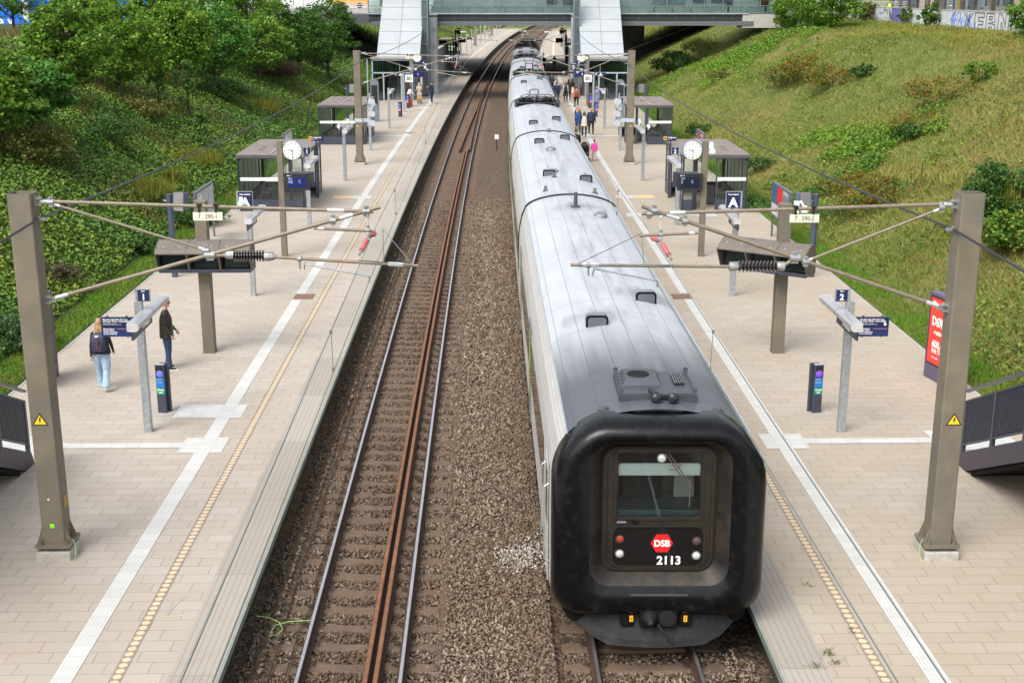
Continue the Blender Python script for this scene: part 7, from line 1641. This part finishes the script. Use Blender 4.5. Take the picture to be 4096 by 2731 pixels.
def bagback(label, t, Y, face, mat, h=1.75, z=0., strap=None, loc=None, w=.16):
    k = h/1.75; r = T('backpack', label, 'backpack', t, Y, z, rot=face)
    r.scale = (k, k, k)
    mb = MB(); rg = []
    for f, hw_, d_ in ((1.0, .12, .1), (1.03, w, .15), (1.2, w, .17), (1.36, w*.95, .14), (1.44, w*.75, .09), (1.46, w*.4, .05)): rg.append([(x, -.11-d_+(y+d_/2)+.0, f) for x, y in rrect(0, 0, hw_, -d_/2, d_/2, min(.05, d_*.4), 3)])
    obj('bag', mb.loft(rg), mat, r, smooth='all')
    obj('front_pocket', MB().prism(rrect(0, 1.14, w*.75, 1.03, 1.2, .04, 4), -.335, -.27), mat, r, bevel=.01)
    for e in (-1, 1): obj('shoulder_strap', MB().tube([(e*.09, -.12, 1.42), (e*.1, -.02, 1.5), (e*.11, .12, 1.42), (e*.13, .13, 1.25), (e*.15, .0, 1.1)], .014, 6), strap or mat, r)
    return r
def suitcase(label, t, Y, rot, mat, h=.62, lower=None):
    r = T('suitcase', label, 'suitcase', t, Y, 0, rot=rot, group='wheeled suitcases')
    obj('shell', MB().prism(rrect(0, .06+h/2, .21, .06, .06+h, .05, 4), -.12, .12), mat, r, bevel=.02)
    if lower: obj('lower_shell', MB().prism(rrect(0, .2, .213, .055, .06+h*.55, .05, 4), -.123, .123), lower, r)
    mb = MB()
    for k in range(5): mb.bx(-.16+k*.075, -.14+k*.075, -.13, .13, .1, h)
    obj('ribs', mb, mat, r); mb = MB()
    for x in (-.16, .16):
        for y in (-.09, .09): mb.lathe([(.03, -.012), (.03, .012)], (x, y, .03), 10, 'x')
    obj('wheels', mb, BLK, r); obj('pull_handle', MB().tube([(-.09, .1, h), (-.09, .1, h+.35), (.09, .1, h+.35), (.09, .1, h)], .01, 6), ALU, r)
BLACKC = cloth('black', (.014, .014, .016)); NAVYC = cloth('navy', (.015, .025, .06)); DJEAN = cloth('dark_jeans', (.02, .04, .1)); LJEAN = cloth('light_jeans', (.3, .42, .54)); LEATH = M('black_leather', (.02, .016, .014), .3, 0, .2, 20, bump=.5, bs=18)
WHITC = cloth('white', (.7, .68, .66)); BROWNH = M('hair_brown', (.07, .035, .018), .5, 0, .25, 30); BLONDE = M('hair_blonde', (.36, .22, .1), .45, 0, .35, 18, c2=(.14, .07, .03), amt=.6, s2=9); BLKH = M('hair_black', (.012, .01, .01), .4, 0, .2, 30); GREYH = M('hair_grey', (.35, .34, .33), .5, 0, .2, 30)
# the woman with the backpack, walking away
person('blonde woman in black jacket and wide light jeans walking away, left platform', -9.24+.0, 28.75, 2, 1.70, BLACKC, LJEAN, WHITC, hair=BLONDE, hairstyle='long', walk=13, armL=(-12, 8), armR=(22, 5), coat=.52, wide=1.15, near=True, female=True)
b = bagback('navy blue backpack with brown leather straps on the back of the blonde woman', -9.24, 28.75, 2, M('backpack_navy', (.018, .028, .065), .6, 0, .15, 9), 1.70, strap=WHITC, w=.165)
LB_ = M('brown_leather_strap', (.16, .045, .02), .4)
obj('buckle_strap', MB().bx(-.018, .018, -.345, -.338, 1.1, 1.38).bx(-.07, -.05, -.345, -.338, 1.07, 1.15).bx(.05, .07, -.345, -.338, 1.07, 1.15), LB_, b); obj('brand_patch', MB().bx(-.04, .04, -.297, -.29, 1.39, 1.43), WHITE, b)
# the man in the leather jacket, looking across the tracks
p, Hd, J, ar, B_ = person('man in black leather jacket and dark jeans standing near the left check in post', -8.12, 30.45, -82, 1.79, LEATH, DJEAN, M('shoe_black', (.02, .02, .025), .5), hair=BROWNH, armL=(6, 30), armR=(-4, 38), coat=.62, near=True, sleeve=LEATH, wide=.4)
sg = obj('sunglasses', MB().box(Hd(-.032, .1, .022), (.05, .014, .034)).box(Hd(.032, .1, .022), (.05, .014, .034)).box(Hd(0, .1, .03), (.03, .01, .008)).box(Hd(-.075, .04, .028), (.006, .12, .01)).box(Hd(.075, .04, .028), (.006, .12, .01)), BLK, p)
mb = MB()
for e in (-1, 1): an = J[e][2]; mb.box(an+Vector((0, .055, -.083)), (.085, .27, .022))
obj('shoe_soles', mb, WHITE, p)
# far left trio
person('woman in pale pink jacket and black trousers leaning beside a red suitcase', -7.45, 106.0, -60, 1.68, cloth('pale_pink', (.66, .56, .54)), BLACKC, WHITC, hair=BROWNH, hairstyle='long', bend=16, armL=(30, 20), armR=(20, 30), coat=.6, female=True)
suitcase('bright red brown hard suitcase standing by the pink jacketed woman', -7.3, 105.3, 20, M('suitcase_red', (.42, .06, .02), .35))
person('woman with a white headscarf and patterned beige coat facing the viewer on the left platform', -6.85, 109.6, 175, 1.66, cloth('beige_pattern', (.42, .35, .26)), BLACKC, BLKH, hair=cloth('offwhite_scarf', (.66, .6, .52)), hairstyle='scarf', armL=(30, 60), armR=(35, 50), coat=.8, female=True)
suitcase('gold and grey ribbed suitcase in front of the woman with the headscarf', -6.75, 108.7, 5, M('suitcase_gold', (.5, .33, .1), .35), .6, lower=M('suitcase_grey', (.12, .12, .13), .4))
hb = T('handbag', 'beige handbag resting on the gold and grey suitcase', 'handbag', -6.75, 108.65, .67); obj('bag', MB().box((0, 0, .13), (.4, .2, .26)), cloth('beige_bag', (.5, .38, .3)), hb, bevel=.04); obj('bag_handle', MB().tube([(-.1, 0, .25), (-.06, 0, .38), (.06, 0, .38), (.1, 0, .25)], .012, 6), cloth('beige_bag', (.5, .38, .3)), hb)
p, Hd, J, ar, B_ = person('man in navy padded jacket and cap with phone near the left platform edge', -5.75, 109.2, 70, 1.8, NAVYC, NAVYC, WHITC, hair=cloth('cap_navy', (.012, .02, .05)), armL=(25, 95), armR=(25, 90), coat=.62)
# right platform people
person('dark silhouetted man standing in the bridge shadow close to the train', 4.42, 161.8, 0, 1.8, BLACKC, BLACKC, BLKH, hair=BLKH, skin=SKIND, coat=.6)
person('woman in dark clothes with legs apart walking through the bridge shadow on the right platform', 5.69, 157.0, 170, 1.72, NAVYC, DJEAN, BLKH, hair=BLKH, hairstyle='long', walk=18, armL=(-15, 5), armR=(15, 5), female=True)
person('bald headed man in a dark blue jacket walking away beside the train', 4.69, 120.9, 5, 1.8, cloth('dull_blue', (.03, .05, .11)), BLACKC, BLKH, hair=BROWNH, walk=12, armL=(12, 5), armR=(-12, 5), coat=.55)
person('person in a dark coat mostly hidden by the train side, behind the bald man', 4.3, 112.9, 5, 1.72, NAVYC, BLACKC, BLKH, hair=BLKH, walk=10, coat=.6)
person('person in a white top with hair in a bun walking away between darker figures', 4.95, 114.9, 0, 1.7, WHITC, BLACKC, BLKH, hair=BLONDE, hairstyle='bun', walk=10, armL=(10, 10), armR=(-10, 10), female=True)
bagback('grey backpack on the back of the person in white', 4.95, 114.9, 0, cloth('grey_bag', (.2, .22, .25)), 1.7, w=.13)
person('broad man in a navy hooded jacket walking away close to the train', 4.82, 108.7, 3, 1.84, NAVYC, BLACKC, BLKH, hair=BLKH, walk=12, armL=(10, 5), armR=(-14, 5), coat=.65, wide=.3)
person('woman with long brown hair, white blouse and short black skirt walking away', 5.61, 110.2, -4, 1.7, WHITC, BLACKC, BLKH, hair=M('hair_auburn', (.16, .06, .025), .5, 0, .2, 20), hairstyle='long', walk=14, armL=(-16, 5), armR=(14, 5), skirt=(BLACKC, .55, .24), female=True)
bagback('black backpack on the woman in the white blouse', 5.61, 110.2, -4, BLACKC, 1.7, w=.15)
person('person in a long black coat walking beside the woman in the white blouse', 5.95, 112.3, 0, 1.78, BLACKC, BLACKC, BLKH, hair=BLKH, hairstyle='long', walk=10, coat=.85, armL=(10, 5), armR=(-12, 10))
person('woman in black with a pale skirt and long black hair walking away', 6.35, 114.8, 0, 1.68, BLACKC, SKIN, BLKH, hair=BLKH, hairstyle='long', walk=12, skirt=(WHITC, .45, .26), female=True)
hb = T('handbag', 'brown shoulder bag hanging at the side of the woman with the pale skirt', 'handbag', 6.62, 114.7, .85); obj('bag', MB().box((0, 0, .12), (.12, .3, .32)), LB_, hb, bevel=.03); obj('bag_strap', MB().tube([(0, -.1, .28), (-.05, 0, .65), (0, .1, .28)], .012, 5), LB_, hb)
person('man in a coral red hoodie and black trousers walking away beside the concrete wall', 6.24, 103.9, -3, 1.8, cloth('coral', (.75, .09, .08)), BLACKC, WHITC, hair=BROWNH, walk=12, armL=(8, 20), armR=(8, 20), coat=.5)
bagback('dark green backpack on the man in the coral red hoodie', 6.24, 103.9, -3, cloth('green_bag', (.05, .12, .03)), 1.8, w=.14)
person('blonde woman in a blue grey dress leaning by the right stair entrance', 7.95, 104.9, 150, 1.7, cloth('slate_blue', (.13, .17, .3)), SKIN, BLKH, hair=BLONDE, hairstyle='tail', armL=(15, 60), armR=(5, 30), skirt=(cloth('slate_blue', (.13, .17, .3)), .42, .27), female=True)
person('grey haired woman with a yellow scarf and open dark coat walking towards the viewer', 5.5, 87.2, 178, 1.66, BLACKC, BLACKC, BLKH, hair=GREYH, walk=10, coat=.7, female=True, armL=(20, 95), armR=(20, 80))
sc = T('scarf', 'yellow scarf of the grey haired woman', 'scarf', 5.5, 87.02, 1.3); obj('cloth', MB().ell((0, 0, 0), (.14, .1, .08), 12, 8).box((.02, -.05, -.15), (.09, .05, .25)), cloth('yellow_scarf', (.6, .45, .15)), sc, smooth='all')
person('woman in a bright blue rain jacket with straw blonde hair walking towards the viewer', 5.42, 84.8, 180, 1.72, cloth('royal_blue', (.02, .06, .22)), cloth('grey_trousers', (.06, .06, .08)), WHITC, hair=BLONDE, walk=12, armL=(-10, 10), armR=(12, 10), coat=.68, female=True)
person('black haired woman, cream blouse and dark cardigan, middle of the front trio', 5.67, 82.4, 178, 1.68, cloth('cream', (.62, .54, .44)), BLACKC, WHITC, skin=SKIND, hair=BLKH, hairstyle='long', sleeve=NAVYC, walk=12, armL=(10, 5), armR=(-12, 5), coat=.62, female=True)
person('man in a navy bomber jacket and black trousers, rightmost of the walking trio', 6.21, 83.9, 182, 1.84, NAVYC, BLACKC, WHITC, hair=BLKH, walk=9, armL=(8, 8), armR=(-8, 8), coat=.52)
person('adult in black bending over a pushchair half hidden behind the train', 4.55, 71.3, 0, 1.7, BLACKC, BLACKC, BLKH, hair=BROWNH, bend=14, armL=(30, 20), armR=(30, 20), coat=.6)
st = T('pushchair', 'black pushchair between the train and the girl in pink', 'pushchair', 5.0, 70.6, 0)
obj('seat', MB().prism([(-.3, .35), (.25, .3), (.35, .95), (.1, 1.0), (0, .55), (-.3, .5)], -.22, .22, 'x'), BLACKC, st, bevel=.03); obj('hood', MB().ell((0, .15, .85), (.24, .3, .25), 12, 8), BLACKC, st, smooth='all')
obj('frame', MB().tube([(-.22, -.45, 1.0), (-.22, .4, .15)], .014, 6).tube([(.22, -.45, 1.0), (.22, .4, .15)], .014, 6).tube([(-.22, -.45, 1.0), (.22, -.45, 1.0)], .016, 6), ANTH, st)
for x in (-.24, .24):
    for y in (-.3, .4): obj('wheel', MB().lathe([(.11, -.02), (.11, .02), (.03, .02), (.03, -.02)], (x, y, .11), 14, 'x'), BLK, st)
person('little girl in a bright pink jacket and pale tights walking away behind the pushchair', 5.56, 71.2, 5, 1.15, cloth('hot_pink', (.75, .06, .36)), cloth('pale_tights', (.6, .4, .4)), cloth('mauve_shoes', (.25, .15, .18)), hair=BLKH, hairstyle='tail', walk=12, armL=(20, 10), armR=(-10, 5), coat=.6, wide=.1)
person('person in a dark jacket and blue jeans sitting inside the second right shelter', 10.2, 81.2, 70, 1.75, BLACKC, cloth('mid_jeans', (.12, .22, .4)), BLKH, hair=BROWNH, sit=True, armL=(40, 95), armR=(20, 60), coat=0)
person('person in white clothes walking inside the glazed footbridge at its left end', face=-80, h=1.75, top=WHITC, bottom=WHITC, shoes=WHITC, hair=GREYH, walk=22, armL=(20, 10), armR=(-20, 10), loc=(-12.2, 122.2, 7.2))
person('person in a yellow safety vest standing behind the graffiti wall', face=150, h=1.75, top=cloth('hi_vis', (.55, .75, .05)), bottom=BLACKC, shoes=BLKH, hair=BLKH, sleeve=BLACKC, coat=.55, loc=(34.5, 120, 6.6))
# a few weeds at the right platform edge and chalk marks
C = []
for t0, y0, n in ((4.66, 16.25, 40), (4.7, 16.0, 30), (4.95, 18.4, 12), (5.2, 16.9, 14), (4.4, 15.9, 20)):
    for k in range(n): C.append((xm(y0)+t0+RNG.normal(0, .05), y0+RNG.normal(0, .04), .0))
stuff('weeds', blades(np.array(C), .07, .006, 1.2), leafmat('weed_dull', [(.06, .11, .02), (.09, .14, .03), (.12, .14, .04)]), 'small green weeds growing from the joints at the right platform edge', 'weeds')
CH = M('chalk_yellow', (.5, .46, .27), .9, 0, .2, 60)
tag(obj('chalk_mark', MB().tube([P(-5.02, 17.35, .006), P(-4.95, 17.75, .006), P(-4.88, 18.0, .002)], .005, 4).tube([P(-5.1, 17.35, .006), P(-4.75, 17.42, .002)], .005, 4).tube([P(-4.95, 17.95, .006), P(-4.86, 18.02, .006), P(-4.84, 17.9, .002)], .005, 4), CH), 'yellow chalk survey mark on the slabs of the left platform', 'chalk mark')
